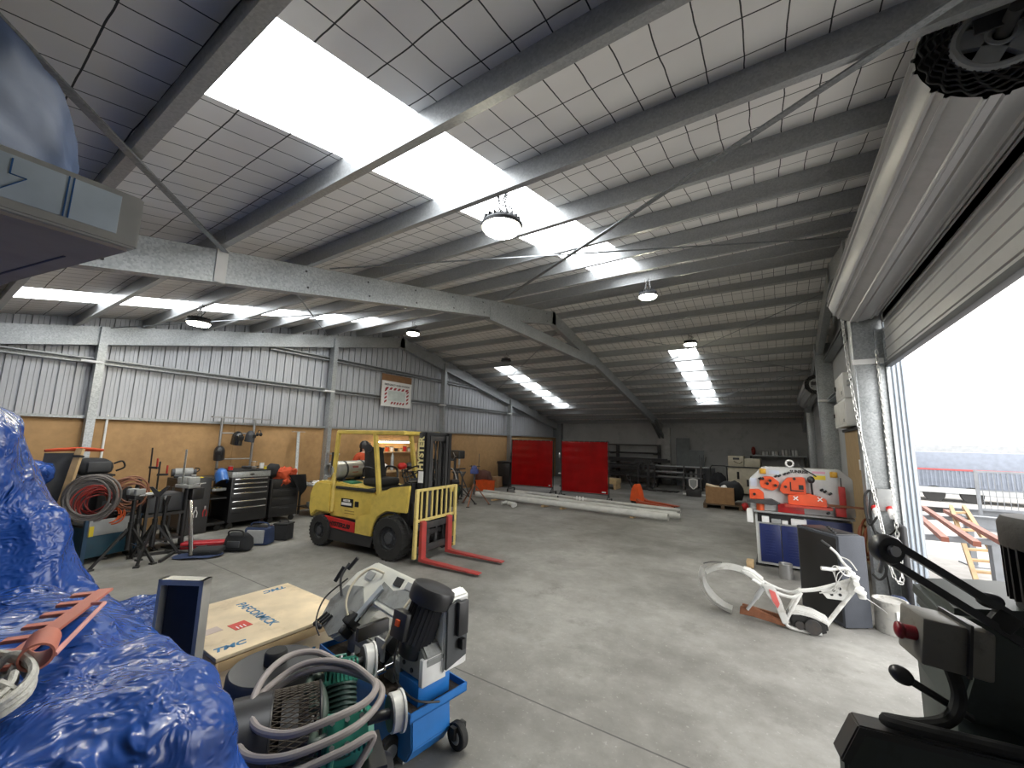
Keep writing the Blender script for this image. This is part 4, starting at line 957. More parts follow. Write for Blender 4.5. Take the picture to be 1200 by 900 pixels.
# ================================================================== beyond the forklift: drill, hoses, pipe stand, crates
dp = thing('pedestal_drill', 'black pedestal drill standing against the board wall beyond the forklift mast', 'drill press', (-8.75, 10.15, 0), -20)
MB().box((0, 0, .03), (.45, .32, .06), bev=.01).build('base', DSTEEL, dp); MB().cyl((-.05, 0, .06), (-.05, 0, 1.3), .04).build('column', DSTEEL, dp)
MB().box((.08, 0, 1.42), (.62, .24, .26), bev=.04, seg=3).build('head', BLKP, dp); MB().cyl((.22, 0, 1.1), (.22, 0, 1.32), .035).cyl((.22, 0, 1.0), (.22, 0, 1.1), .012).build('spindle', STEEL, dp)
MB().box((.16, 0, .86), (.34, .3, .03), bev=.005).box((-.02, 0, .84), (.12, .1, .09)).build('table', DSTEEL, dp); MB().cyl((-.22, 0, 1.2), (-.22, 0, 1.5), .09).build('motor', DGREY, dp)
for k in range(3): MB().cyl((.15, -.13, 1.36), (.15 + .14 * math.cos(k * 2.1), -.15, 1.36 + .14 * math.sin(k * 2.1)), .008).build('feed_lever', STEEL, dp)
gc = thing('compressor_unit', 'green tank compressor with dark pump beside the forklift load guard', 'compressor', (-8.35, 9.35, 0), 70)
MB().lathe([(0, -.45), (.12, -.43), (.17, -.36), (.17, .36), (.12, .43), (0, .45)], (0, 0, .34), (1, 0, 0), 24).build('tank', mat('dark_green', (.01, .06, .03), .4), gc)
MB().box((-.1, 0, .62), (.22, .2, .2), bev=.03).cyl((-.1, 0, .7), (-.1, 0, .86), .07).build('pump', GREEN, gc); MB().cyl((.12, 0, .6), (.36, 0, .6), .09).build('motor', BLKP, gc); MB().bx(-.3, .4, -.14, .14, .5, .53).build('deck', BLK, gc)
for x in (-.3, .3): MB().bx(x - .02, x + .02, -.12, .12, 0, .22).build('foot', BLK, gc)
MB().tube([(-.4, 0, .4), (-.5, 0, .9), (-.2, .1, 1.05), (.2, .1, 1.0), (.3, 0, .7)], .015, sm=6).build('pipe', STEEL, gc)
hz = thing('gas_trolley', 'two-wheeled trolley with bottle, hoses and white handle between mast and drill', 'trolley', (-9.1, 9.2, 0), 10)
MB().bar((-.2, -.16, .1), (.05, -.16, 1.25), .03, .03).bar((-.2, .16, .1), (.05, .16, 1.25), .03, .03).bar((.05, -.16, 1.25), (.05, .16, 1.25), .03, .03).build('frame', WHITEM, hz)
MB().bx(-.2, .15, -.2, .2, .06, .1).build('foot_plate', DSTEEL, hz)
for y in (-.24, .24): MB().lathe([(.05, -.02), (.12, -.025), (.12, .025), (.05, .02), (.05, -.02)], (-.22, y, .12), (0, 1, 0), 20).build('wheel', BLKR, hz)
MB().lathe([(0, 0), (.11, 0), (.11, .9), (.05, 1.02), (.03, 1.1), (0, 1.1)], (-.02, 0, .1), seg=20).build('gas_bottle', mat('maroon_bottle', (.12, .03, .02), .4), hz)
coil('gas_hose', 'black and red gas hoses looped over the bottle trolley', (-8.95, 9.2, .95), (90, 0, 80), BLKC, .28, .014, 5, .18)
yb_ = thing('yellow_toolbox', 'yellow-topped box on the floor behind the load guard', 'box', (-8.0, 9.0, 0), 20); MB().bx(-.2, .2, -.14, .14, 0, .42, .02).build('body', BLKP, yb_); MB().bx(-.21, .21, -.15, .15, .42, .56, .02).build('lid', YEL, yb_); MB().box((0, -.145, .36), (.12, .02, .05)).build('latch', STEEL, yb_)
sl = thing('step_frame', 'dark wooden A-frame trestle leaning at the foot of the board wall by the drill', 'trestle', (-9.4, 11.0, 0), 0)
MB().bar((.3, -.25, 0), (0, 0, .85), .07, .04).bar((.3, .35, 0), (0, .08, .85), .07, .04).bar((.2, -.17, .3), (.2, .26, .3), .05, .03).build('frame', DSTEEL, sl); MB().bar((0, -.3, .87), (0, .4, .87), .09, .04).build('top_rail', DSTEEL, sl)
ps = thing('pipe_vice_tripod', 'tripod pipe vice with a blue chain vice head and upright rods', 'stand', (-7.55, 9.62, 0), 15)
MB().cyl((0, 0, .3), (0, 0, .9), .028).build('post', DSTEEL, ps)
for k in range(3):
    a = 2 * PI * k / 3 + .6; lg_ = MB().bar((0, 0, .62), (math.cos(a) * .48, math.sin(a) * .48, .015), .03, .03).build('leg', RUST, ps); MB().cyl((math.cos(a) * .48, math.sin(a) * .48, 0), (math.cos(a) * .48, math.sin(a) * .48, .02), .05).build('foot', DSTEEL, lg_)
MB().box((0, 0, .97), (.22, .16, .14), bev=.02).ell((0, -.02, 1.06), (.09, .08, .09)).build('vice_head', mat('vice_blue', (.04, .06, .2), .4), ps)
for x in (-.1, .13): MB().cyl((x, 0, 1.0), (x, 0, 1.3 + x * 1.5), .01).build('rod', DSTEEL, ps)
MB().bar((-.16, 0, 1.12), (.18, 0, 1.12), .02, .02).build('cross_bar', DSTEEL, ps)
pipe_stand('dark tripod stand between the drill and the forklift load guard', (-7.95, 9.55, 0), 10, .85, .42, 'v')
oc = thing('plastic_crate', 'orange plastic crate on the floor at the foot of the board wall', 'crate', (-9.35, 12.6, 0), -5)
cr_ = MB().bx(-.28, .28, -.22, .22, 0, .02).bx(-.28, -.26, -.22, .22, 0, .38).bx(.26, .28, -.22, .22, 0, .38).bx(-.28, .28, -.22, -.2, 0, .38).bx(-.28, .28, .2, .22, 0, .38); cr_.build('body', ORANGE, oc)
MB().bx(-.3, .3, -.24, -.2, .34, .38).bx(-.3, .3, .2, .24, .34, .38).bx(-.3, -.26, -.2, .2, .34, .38).bx(.26, .3, -.2, .2, .34, .38).build('rim', ORANGE, oc)
bs_ = MB().ell((0, 0, .32), (.34, .38, .40), u=26, v=18); bs_.rumple(.07, 5)
for v in bs_.bm.verts: v.co.z = max(v.co.z, .0)
tag(bs_.build('sack', mat('brown_sack', (.09, .035, .025), .9), ang=70, loc=(-9.95, 13.25, 0)), 'dark brown sack slumped behind the orange crate', 'sack')
bx2 = thing('cardboard_box', 'small brown carton between the orange crate and the black bin', 'box', (-9.75, 13.85, 0), 8); MB().bx(-.22, .22, -.25, .25, 0, .42, .006).build('carton', CARD, bx2); MB().bx(-.06, .06, -.25, .25, .42, .424).build('tape', mat('packing_tape', (.45, .33, .2), .3), bx2)
bn_ = thing('wheelie_bin', 'black wheeled bin standing left of the first red screen', 'bin', (-9.55, 14.35, 0), 10)
MB().box((0, 0, .52), (.5, .56, .90), top=(1.15, 1.15), bev=.02).build('body', BLKP, bn_); MB().box((0, 0, 1.01), (.62, .68, .06), bev=.02).box((.33, 0, 1.0), (.05, .6, .1), bev=.01).build('lid', BLKP, bn_)
for y in (-.26, .26): MB().cyl((-.24, y - .03, .1), (-.24, y + .03, .1), .1, seg=20).build('wheel', BLKR, bn_)
MB().cyl((-.35, -.25, .95), (-.35, .25, .95), .016).build('handle', BLKR, bn_)
ct = MB().ell((0, 0, 0), (.12, .16, .26)); ct.rumple(.03, 6)
hk = thing('hanging_coat', 'dark coat hanging on the gable column at the left edge of the red screen', 'coat', (-10.0, 15.62, 1.35)); 
mb = MB().ell((0, 0, -.05), (.13, .22, .42), u=18, v=12); mb.rumple(.07, 5); mb.build('body', DARKCLOTH, hk, ang=80); MB().torus((-.08, 0, .37), (0, 1, 0), .05, .008, 14, 6).build('loop', BLK, hk)
# ================================================================== welding screens
SCR = mat('red_screen', (.42, .004, .006), .25, bump=.35, bsc=9, var=.2, sc=2.5)
def screen(label, x0, x1, y, rz):
    wd = x1 - x0
    s = thing('welding_screen', label, 'screen', ((x0 + x1) / 2, y, 0), rz, 'red welding screens')
    fr = MB()
    for sx in (-1, 1): fr.cyl((sx * wd / 2, 0, .14), (sx * wd / 2, 0, 1.93), .016)
    fr.cyl((-wd / 2, 0, 1.93), (wd / 2, 0, 1.93), .016).cyl((-wd / 2, 0, .24), (wd / 2, 0, .24), .013); fr.build('frame', BLK, s)
    cu = MB(); ph = rz
    cu.grid(lambda u, v: V(((u - .5) * (wd - .05), -.02 + .0025 * math.sin(v * 38) * math.sin(u * 3 + 1) + .010 * math.sin(u * 7 + v * 2 + ph), .26 + v * 1.66)), 28, 60)
    bmesh.ops.solidify(cu.bm, geom=cu.bm.faces[:], thickness=.004); cu.build('curtain', SCR, s, ang=80)
    for k in range(9): MB().torus((-wd / 2 + .1 + k * (wd - .2) / 8, -.005, 1.92), (1, 0, 0), .022, .004, 14, 5).build('ring', STEEL, s)
    for sx in (-1, 1):
        ft = MB().bar((sx * wd / 2, -.3, .10), (sx * wd / 2, .3, .10), .03, .03).bar((sx * wd / 2, -.26, .1), (sx * wd / 2, 0, .3), .02, .02).build('foot', BLK, s)
        for q in (-.28, .28): MB().cyl((sx * wd / 2 - .012, q, .042), (sx * wd / 2 + .012, q, .042), .042, seg=16).box((sx * wd / 2, q, .075), (.034, .05, .04)).build('castor', BLKR, ft)
    MB().box((wd / 2 - .16, -.028, .32), (.13, .004, .035)).build('label_tag', WHITEM, s)
    return s
screen('red welding screen on castors, the left one beside the black bin', -8.55, -6.83, 13.25, 5)
screen('red welding screen on castors, the right one with creased curtain', -6.20, -4.55, 12.75, 3)
gr = thing('pedestal_grinder', 'blue and white bench grinder on a post seen between the two red screens', 'grinder', (-7.75, 16.2, 0), 20)
MB().cyl((0, 0, 0), (0, 0, 1.2), .06).box((0, 0, .02), (.4, .4, .04)).build('pedestal', DSTEEL, gr); MB().cyl((-.13, 0, 1.32), (.13, 0, 1.32), .1).build('motor', mat('grinder_blue', (.02, .07, .3), .4), gr)
for s_ in (-1, 1): MB().cyl((s_ * .2, 0, 1.32), (s_ * .25, 0, 1.32), .11, seg=22).build('wheel_guard', WHITEM, gr)
MB().box((0, .08, 1.52), (.2, .05, .2), bev=.01).build('blue_hood', mat('hood_blue', (.03, .06, .35), .4), gr)
MB().box((0, -.1, .55), (.5, .3, .03)).build('shelf', WHITEM, gr)
# ================================================================== grey pipes on the floor
PIPE = mat('grey_pipe', (.55, .555, .54), .5, dirt=(.36, .35, .32), damt=.5)
def pipe(label, a, b, r, z=None):
    m = MB(); a, b = V((*a, 0)), V((*b, 0)); d = (b - a).normalized(); L_ = (b - a).length
    m.lathe([(r - .008, 0), (r, 0), (r, L_), (r - .008, L_), (r - .008, 0)], (0, 0, 0), d, 20)
    o = m.build('grey_pipe', PIPE, loc=(a.x, a.y, (r if z is None else z))); return tag(o, label, 'pipe', 'pipes on the floor')
pipe('thickest grey pipe of the row on the floor, nearest the forks', (-8.4, 10.86), (-2.3, 10.66), .085, .125)
pipe('middle grey pipe in the floor row behind the thickest one', (-8.8, 11.78), (-2.25, 11.50), .058, .098)
pipe('far grey pipe in the floor row nearest the red screens', (-8.0, 12.62), (-2.3, 12.20), .052, .092)
pipe('thin short pipe between the middle and far pipes before the right red screen', (-7.4, 12.2), (-4.2, 12.0), .03, .07)
pipe('dark-mouthed pipe end lying between the thick and middle pipes', (-3.2, 11.2), (-2.1, 11.12), .07, .11)
for k, x in enumerate((-7.6, -5.8, -5.2, -3.2)):
    o = MB().bx(-.05, .05, -1.0, 1.0, 0, .04, .004).build('timber_bearer', WOOD, loc=(x, 11.65, 0)); tag(o, 'timber bearer on the floor under the grey pipes', 'bearer', 'pipe bearers')
el = MB().tube([(-.22, .02, .062), (-.08, .02, .062), (.04, .0, .062), (.12, -.08, .062), (.15, -.2, .062)], .062, 18, sm=5); tag(el.build('pipe_elbow', PIPE, loc=(-6.5, 10.18, 0), rot=(0, 0, R(-10))), 'grey pipe elbow lying in front of the thickest pipe', 'elbow')
el = MB().tube([(-.15, 0, .05), (-.05, 0, .05), (.03, .04, .05), (.06, .15, .05)], .05, 16, sm=5); tag(el.build('pipe_elbow', PIPE, loc=(-6.85, 10.32, 0), rot=(0, 0, R(60))), 'small grey pipe elbow left of the larger elbow', 'elbow')
o = MB().lathe([(.04, 0), (.055, 0), (.055, .5), (.04, .5), (.04, 0)], (0, 0, .055), (1, .2, 0), 18).build('pipe_offcut', PIPE, loc=(-7.9, 12.5, 0)); tag(o, 'short grey pipe offcut at the foot of the left red screen', 'pipe')
fl_ = MB()
for k in range(3): fl_.torus((k * .1 - .1, 0, .06), (1, .2, 0), .05, .018, 18, 8)
fl_.bar((-.2, 0, .06), (.2, .04, .06), .03, .03); tag(fl_.build('pipe_clamp', WHITEM, loc=(-5.05, 11.62, .155)), 'white pipe coupling resting on the pipes before the right screen', 'coupling')
# ================================================================== pallet truck
pj = thing('pallet_truck', 'orange pallet truck parked with its forks toward the right', 'pallet truck', (-3.75, 13.2, 0), -14)
MB().prism([(-.22, .1), (.16, .1), (.10, .42), (.02, .62), (-.06, .62), (-.16, .42)], .30, (0, .15, 0), (1, 0, 0), (0, 0, 1), bev=.02).build('pump_body', ORANGE, pj)
for y in (-.2, .2): fk = MB().prism([(.08, .07), (1.2, .05), (1.24, .08), (.2, .13), (.08, .2)], .15, (0, y + .075, 0), (1, 0, 0), (0, 0, 1), bev=.006).build('fork', mat('worn_orange', (.4, .07, .025), .5, dirt=(.1, .06, .05)), pj); MB().cyl((1.05, y - .05, .04), (1.05, y + .05, .04), .04).build('load_wheel', BLKR, fk)
for y in (-.09, .09): MB().cyl((-.1, y - .03, .09), (-.1, y + .03, .09), .09, seg=20).build('steer_wheel', BLKR, pj)
MB().bar((-.1, 0, .3), (-.3, 0, .72), .035, .035).torus((-.33, 0, .80), (.9, 0, .45), .09, .014, 20, 6).build('tow_handle', BLK, pj)
# ================================================================== steel stock rack along the far wall
rk = thing('stock_rack', 'dark cantilever rack along the far wall stacked with steel sections', 'rack', (-5.6, 19.9, 0))
for x in (-3.2, -1.2, .85): MB().bx(x - .06, x + .06, .5, .75, 0, 1.86 if x < .5 else 1.86, .005).build('upright', DSTEEL, rk)
for x in (-3.2, -1.2, .85):
    for z in (.35, .72, 1.05, 1.45): MB().bx(x - .04, x + .04, -.45, .5, z - .06, z, .004).build('arm', DSTEEL, rk)
MB().bx(-3.2, .9, .55, .7, 1.80, 1.86).build('top_beam', DSTEEL, rk); MB().bx(-3.2, .9, .5, .56, 1.40, 1.48).build('middle_beam', BLK, rk)
for x in (-3.2, -1.2, .85): MB().bx(x - .08, x + .08, -.5, .75, 0, .06).build('foot', DSTEEL, rk)
rnd = random.Random(11)
for z0, n in ((.35, 8), (.72, 8), (1.05, 8)):
    for k in range(n):
        y = 19.46 + k * .105; L_ = rnd.uniform(4.0, 5.4) - (.6 if z0 > 1 else 0); h = rnd.uniform(.08, .2); x0 = -8.9 + rnd.uniform(0, .5)
        o = MB()
        if k % 3 == 0: chan(o, (0, 0, 0), (L_, 0, 0), (0, 0, 1), (0, 1, 0), h, .06)
        else: o.bx(0, L_, 0, .06, 0, h, .003)
        q = o.build('steel_section', DSTEEL if k % 2 else BLK, loc=(x0, y, z0)); tag(q, 'long dark steel section lying on the ' + {.35: 'lowest', .72: 'middle', 1.05: 'topmost loaded'}[z0] + ' arms of the far stock rack', 'steel section', 'steel stock on the %s arms' % {.35: 'lowest', .72: 'middle', 1.05: 'top'}[z0])
for k, (x0, x1, y, z, m_) in enumerate(((-4.55, -2.35, 18.6, 1.02, G), (-4.95, -3.95, 18.75, .78, WHITEM), (-4.4, -2.6, 18.85, .58, GREYP))):
    pass
tr = thing('steel_trestle', 'dark steel trestle rack in front of the far wall carrying light steel lengths', 'trestle', (-3.6, 18.6, 0))
for x in (-.9, .3, .95):
    MB().bar((x, -.3, 0), (x, -.05, 1.0), .05, .05).bar((x, .3, 0), (x, .05, 1.0), .05, .05).build('a_frame', DSTEEL, tr)
for z in (.50, .70, .95): MB().bx(-1.0, 1.05, -.05 - .2 * (1 - z), .05 + .2 * (1 - z), z - .04, z).build('shelf_rail', DSTEEL, tr)
for k in range(4): MB().bar((.95 + k * .03, .1 * (k - 1.5), .95), (1.05 + k * .06 - .1, .14 * (k - 1.5), 1.5 - .1 * (k % 2)), .02, .02).build('upright_rod', DSTEEL, tr)
for k, (z, x0, x1, m_, lb) in enumerate(((.95, -4.5, -2.35, G, 'light grey steel length lying on top of the dark trestle rack'), (.70, -4.9, -3.3, G, 'shorter grey steel length on the middle rail of the trestle rack'), (.50, -4.4, -2.6, GREYP, 'grey steel length on the lowest rail of the trestle rack'))):
    tag(MB().bx(0, x1 - x0, -.03, .03, 0, .05).build('steel_length', m_, loc=(x0, 18.6, z)), lb, 'steel length')
sp_ = thing('hydraulic_press', 'black stand with heavy base in front of the stock rack', 'press', (-4.75, 17.6, 0), 10)
MB().box((0, 0, .05), (.75, .5, .10), bev=.02).build('base', BLK, sp_); MB().bx(-.25, -.15, -.1, .1, .1, 1.15).bx(.15, .25, -.1, .1, .1, 1.15).build('column', BLK, sp_); MB().bx(-.32, .32, -.12, .12, 1.1, 1.22).bx(-.32, .32, -.14, .14, .5, .58).build('cross_head', BLK, sp_); MB().cyl((0, 0, .8), (0, 0, 1.1), .06).build('ram', DSTEEL, sp_)
for k in range(6):
    o = MB().box((0, 0, .03 + .0), (.34, .12, .06), bev=.01).build('steel_block', DSTEEL, loc=(-4.3 + .18 * k, 17.25 + .1 * (k % 3), 0), rot=(0, 0, R(17 * k))); tag(o, 'dark steel block on the floor before the stock rack', 'block', 'blocks before the rack')
wc = thing('timber_crate', 'pale timber crate on the floor right of the right red screen', 'crate', (-6.05, 16.9, 0), 3)
for z in (.32, .22): MB().bx(-.7, .45, -.4, .4, z, z + .09, .004).build('board', mat('pale_pine', (.56, .42, .22), .7, sc=6), wc)
for x in (-.6, -.1, .38): MB().bx(x - .05, x + .05, -.38, .38, 0, .22).build('bearer', WOOD, wc)
for k, (x0, w_, h, y, rz_, lb) in enumerate(((-3.98, .60, 2.22, 20.55, 4, 'tall grey steel sheet leaning on the far wall right of the pier'), (-3.38, .62, 1.66, 20.5, -3, 'shorter grey steel sheet leaning right of the tall one'))):
    o = MB().box((w_ / 2, 0, h / 2), (w_, .012, h)).build('steel_sheet', mat('sheet_grey', (.14, .155, .16), .45, .3), loc=(x0, y - .15, 0), rot=(R(-6), 0, 0)); tag(o, lb, 'sheet')
for k in range(5):
    o = MB().box((0, 0, .45), (.5 + .06 * k, .015, .9)).build('steel_plate', GREYP if k % 2 else DGREY, loc=(-3.2 + k * .14, 20.15 - k * .05, 0), rot=(R(-9), 0, R(4))); tag(o, 'small grey plate in the row leaning before the steel sheets', 'plate', 'plates before the sheets')
# ================================================================== far right: machine, trolley, carton, shelf
cm = thing('welding_machine', 'cream two-tier machine cabinet standing by the far wall left of the ironworker', 'machine', (-1.0, 18.6, 0), -3)
MB().bx(-.62, .55, -.35, .35, .08, 1.08, .02).build('lower_cabinet', CREAM, cm); MB().bx(-.6, -.05, -.3, .3, 1.08, 1.5, .02).bx(-.03, .5, -.3, .3, 1.08, 1.42, .02).build('upper_unit', CREAM, cm); MB().bx(-.66, .6, -.38, .38, 1.06, 1.10).build('top_ledge', DGREY, cm)
MB().bx(-.3, -.22, -.362, -.35, .62, .9).build('dark_slot', BLK, cm); MB().bx(.02, .4, -.365, -.35, .36, .62).build('vent_panel', BLK, cm); MB().bx(-.42, -.2, -.306, -.3, 1.36, 1.44).build('name_plate', DGREY, cm); MB().tube([(-.4, -.31, 1.3), (-.2, -.33, 1.22), (-.1, -.31, 1.3)], .01, sm=4).build('lead', BLKR, cm)
for x in (-.5, .42): MB().bx(x - .06, x + .06, -.3, .3, 0, .08).build('foot', BLK, cm)
tl = thing('cable_trolley', 'black tubular trolley loaded with cable beside the cream machine', 'trolley', (-2.0, 18.5, 0))
MB().tube([(-.3, .2, .1), (-.3, .2, 1.0), (-.25, .2, 1.08), (.25, .2, 1.08), (.3, .2, 1.0), (.3, .2, .1)], .018).build('frame', BLK, tl); MB().bx(-.33, .33, -.25, .25, .08, .12).build('platform', BLK, tl)
mb = MB().ell((0, 0, .45), (.30, .24, .36), u=20, v=14); mb.rumple(.08, 7); mb.build('cable_heap', DARKCLOTH, tl, ang=80)
for x in (-.3, .3): MB().cyl((x - .02, .2, .08), (x + .02, .2, .08), .08).build('wheel', BLKR, tl)
pl = thing('timber_pallet', 'dark timber pallet on the floor under the open carton', 'pallet', (-1.45, 14.4, 0), 5)
for k in range(6): MB().bx(-.55, .5, -.45 + k * .165, -.33 + k * .165, .11, .135).build('deck_board', mat('old_timber', (.12, .08, .05), .8), pl)
for x in (-.5, -.02, .45): MB().bx(x - .05, x + .05, -.45, .5, 0, .11).build('bearer', mat('old_timber', (.12, .08, .05), .8), pl)
cb_ = thing('open_carton', 'brown open cardboard carton on the dark pallet, black sheet spilling out', 'carton', (-1.5, 14.32, .135), 5)
MB().bx(-.42, .36, -.3, -.29, 0, .5).bx(-.42, .36, .29, .3, 0, .5).bx(-.42, -.41, -.3, .3, 0, .5).bx(.35, .36, -.3, .3, 0, .5).bx(-.42, .36, -.3, .3, 0, .01).build('carton', CARD, cb_)
MB().box((-.16, -.1, .5), (.5, .16, .02), rot=(R(15), R(12), 0)).build('flap', mat('carton_inner', (.6, .5, .36), .8), cb_)
mb = MB().ell((.28, .1, .36), (.36, .3, .34), u=22, v=14); mb.rumple(.09, 5); mb.build('black_wrapping', DARKCLOTH, cb_, ang=80)
mb = MB().ell((.12, -.1, .48), (.12, .1, .08)); mb.rumple(.03, 9); mb.build('white_packing', WHITEM, cb_, ang=80)
o = MB().bx(0, .85, -.04, .04, 0, .05).build('white_bar', WHITEM, loc=(-3.1, 17.0, 0), rot=(0, 0, R(3))); tag(o, 'white bar on the floor left of the open carton', 'bar')
for k in range(3): o = MB().bx(0, 1.2, -.03, .03, 0, .05).build('pale_bar', [WHITEM, GREYP, DSTEEL][k], loc=(-.85 + .05 * k, 14.6 - k * .25, 0), rot=(0, 0, R(-4 + 3 * k))); tag(o, ['white', 'grey', 'dark'][k] + ' steel bar on the floor right of the open carton', 'bar')
rdm = MB().ell((0, 0, .12), (.1, .12, .12)); tag(rdm.build('red_cap_bag', RED, loc=(-.85, 14.1, 0)), 'small red bag on the floor beside the open carton', 'bag')
sh_ = thing('grinding_shield', 'small shield-shaped grey and white plate standing on a block by the white bar', 'shield', (-2.65, 16.6, 0))
MB().prism([(-.16, .62), (0, .66), (.16, .62), (.15, .38), (0, .24), (-.15, .38)], .02, (0, .01, 0), (1, 0, 0), (0, 0, 1)).build('plate', WHITEM, sh_); MB().prism([(-.12, .59), (0, .62), (.12, .59), (.11, .40), (0, .29), (-.11, .40)], .006, (0, -.012, 0), (1, 0, 0), (0, 0, 1)).build('grey_field', GREYP, sh_); MB().box((0, .06, .13), (.5, .25, .26), bev=.01).build('block', DSTEEL, sh_)
ws = thing('steel_shelf', 'long steel shelf on legs along the far right wall end', 'shelf', (.15, 20.4, 0))
MB().bx(-1.1, .9, -.3, .3, 1.50, 1.54).build('upper_shelf', G, ws); MB().bx(-1.1, .9, -.3, .3, .7, .74).build('lower_shelf', DSTEEL, ws)
for x in (-1.05, .85): MB().bx(x - .03, x + .03, -.28, .28, 0, 1.5).build('leg', DSTEEL, ws)
rnd = random.Random(5)
for k in range(12):
    x = -.55 + k * .115; o = thing('paint_tin', 'small white tin in the row on the far shelf', 'tin', (x, 20.35 - .08 * (k % 2), 1.54), group='tins on the far shelf'); h = .16 if k < 7 else .24
    MB().cyl((0, 0, 0), (0, 0, h), .05).build('body', WHITEM if k % 3 else GREYP, o); MB().cyl((0, 0, h), (0, 0, h + .015), .053).build('lid', STEEL, o)
rl = MB().torus((0, 0, .17), (1, .3, 0), .13, .05, 22, 10); tag(rl.build('cable_reel', mat('red_reel', (.25, .03, .02), .5), loc=(-.8, 20.35, 1.54)), 'dark red cable reel on the left end of the far shelf', 'reel')
# ================================================================== ironworker against the right wall
iw = thing('ironworker', 'white and orange hydraulic ironworker on a navy cabinet beside the door column', 'machine', (0, 7.85, 0))
IWW = mat('machine_white', (.52, .53, .52), .4, dirt=(.45, .43, .4), damt=.3)
IWO = mat('machine_orange', (.70, .09, .025), .42)
MB().bx(-.34, .90, .06, .78, .04, .80, .008).build('cabinet_body', IWW, iw)
MB().bx(-.36, .92, -.02, .80, .845, .875, .004).build('table_edge', GREYP, iw)
for x0, x1, z1 in ((-.29, -.005, .665), (.005, .305, .665)):
    d = MB().bx(x0, x1, .035, .06, .08, z1, .006).build('louvred_door', NAVY, iw); lv = MB()
    for k in range(10): lv.bx((x0 + x1) / 2 - .07, (x0 + x1) / 2 + .06, .026, .036, .19 + k * .042, .203 + k * .042, .002)
    o = lv.build('louvre_pattern', NAVY, d)
d = MB().bx(.335, .88, .035, .06, .08, .80, .006).build('control_door', NAVY, iw)
for k in range(4): MB().cyl((.44 + k * .09, .01, .56), (.44 + k * .09, .036, .56), .018, seg=14).build('control_knob', WHITEM if k < 2 else STEEL, d)
MB().cyl((.40, .012, .50), (.40, .036, .50), .012).build('key_switch', STEEL, d)
MB().bx(-.31, .31, .055, .07, .69, .83).build('shelf_recess', BLK, iw)
for k, (x, w_, h) in enumerate(((-.25, .10, .10), (-.12, .13, .07), (.02, .08, .06), (.14, .20, .10))):
    MB().box((x + w_ / 2, .035, .69 + h / 2), (w_, .05, h), bev=.01).build('small_part', WHITEM if k != 1 else GREYP, iw)
# body plate
MB().prism([(-.40, .875), (-.40, 1.36), (-.20, 1.57), (.80, 1.57), (.94, 1.44), (.94, .875)], .30, (0, .36, 0), (1, 0, 0), (0, 0, 1), bev=.012).build('body_plate', IWW, iw)
MB().torus((.18, .2, 1.635), (0, 1, 0), .05, .014, 22, 8).build('lifting_eye', WHITEM, iw)
F_ = .06
def plate(nm, poly, h, m, bev=.008, y=F_): return MB().prism(poly, h, (0, y, 0), (1, 0, 0), (0, 0, 1), bev=bev).build(nm, m, iw)
notch = plate('notcher', [(-.40, 1.05), (-.40, 1.20), (-.26, 1.21), (-.20, 1.16), (-.20, 1.05)], .09, IWO)
MB().prism([(-.44, 1.00), (-.44, 1.04), (-.1, 1.07), (.02, 1.01), (-.1, .98)], .16, (0, F_, 0), (1, 0, 0), (0, 0, 1), bev=.004).build('notcher_table', DSTEEL, iw)
p1 = plate('shear_plate', [(-.23, 1.24), (-.25, 1.33), (-.19, 1.42), (-.07, 1.42), (.02, 1.34), (.0, 1.25), (-.08, 1.20)], .08, IWO)
p2 = plate('angle_shear_plate', [(.02, 1.22), (.05, 1.32), (.13, 1.42), (.33, 1.44), (.36, 1.42), (.36, 1.17), (.06, 1.17)], .10, IWO)
MB().prism([(.16, 1.22), (.16, 1.36), (.175, 1.36), (.175, 1.235), (.33, 1.235), (.33, 1.22)], .01, (0, F_ - .1, 0), (1, 0, 0), (0, 0, 1)).bx(.27, .33, F_ - .11, F_ - .1, 1.25, 1.32).build('die_slot', BLK, p2)
for x, z, q in ((-.20, 1.385, p1), (-.03, 1.29, p1), (-.14, 1.31, p1), (-.10, 1.36, p1), (.1, 1.28, p2), (.22, 1.41, p2), (-.33, 1.13, notch)):
    MB().cyl((x, F_ - .125, z), (x, F_ - .07, z), .022, seg=6).build('bolt_head', BLK, q)
pb = plate('punch_block', [(.12, 1.02), (.12, 1.16), (.40, 1.20), (.52, 1.16), (.60, 1.13), (.60, 1.02)], .16, IWO)
plate('punch_table', [(.07, .985), (.07, 1.02), (.66, 1.02), (.66, .985)], .24, mat('machine_red_orange', (.45, .05, .03), .45), .006)
for x, z in ((.22, 1.12), (.52, 1.13)):
    for a in (.78, -.78): MB().bar((x - .04 * math.cos(a), F_ - .165, z - .04 * math.sin(a)), (x + .04 * math.cos(a), F_ - .165, z + .04 * math.sin(a)), .012, .014).build('star_handle', WHITEM, pb)
MB().cyl((.44, F_ - .1, 1.08), (.43, F_ - .12, 1.38), .015).ell((.43, F_ - .12, 1.41), (.05, .05, .055)).build('ball_lever', BLKP, iw)
MB().box((.44, F_ - .09, 1.08), (.1, .1, .08), bev=.01).build('lever_boss', BLK, iw)
MB().bx(.70, .82, -.08, .04, .90, 1.02, .006).bx(.755, .83, -.08, .02, 1.02, 1.33, .008).build('corner_punch', mat('machine_red', (.42, .03, .025), .45), iw); MB().cyl((.79, -.03, 1.33), (.79, -.03, 1.46), .008).build('guide_rod', DSTEEL, iw)
MB().bar((.62, -.05, 1.05), (1.12, -.2, 1.06), .04, .03).build('stop_arm', RUST, iw)
for x in (-.195, .72): MB().bx(x - .045, x + .045, .03, .06, 1.455, 1.54, .008).cyl((x, .01, 1.497), (x, .03, 1.497), .026).build('emergency_box', mat('control_yellow', (.6, .33, .02), .4), iw)
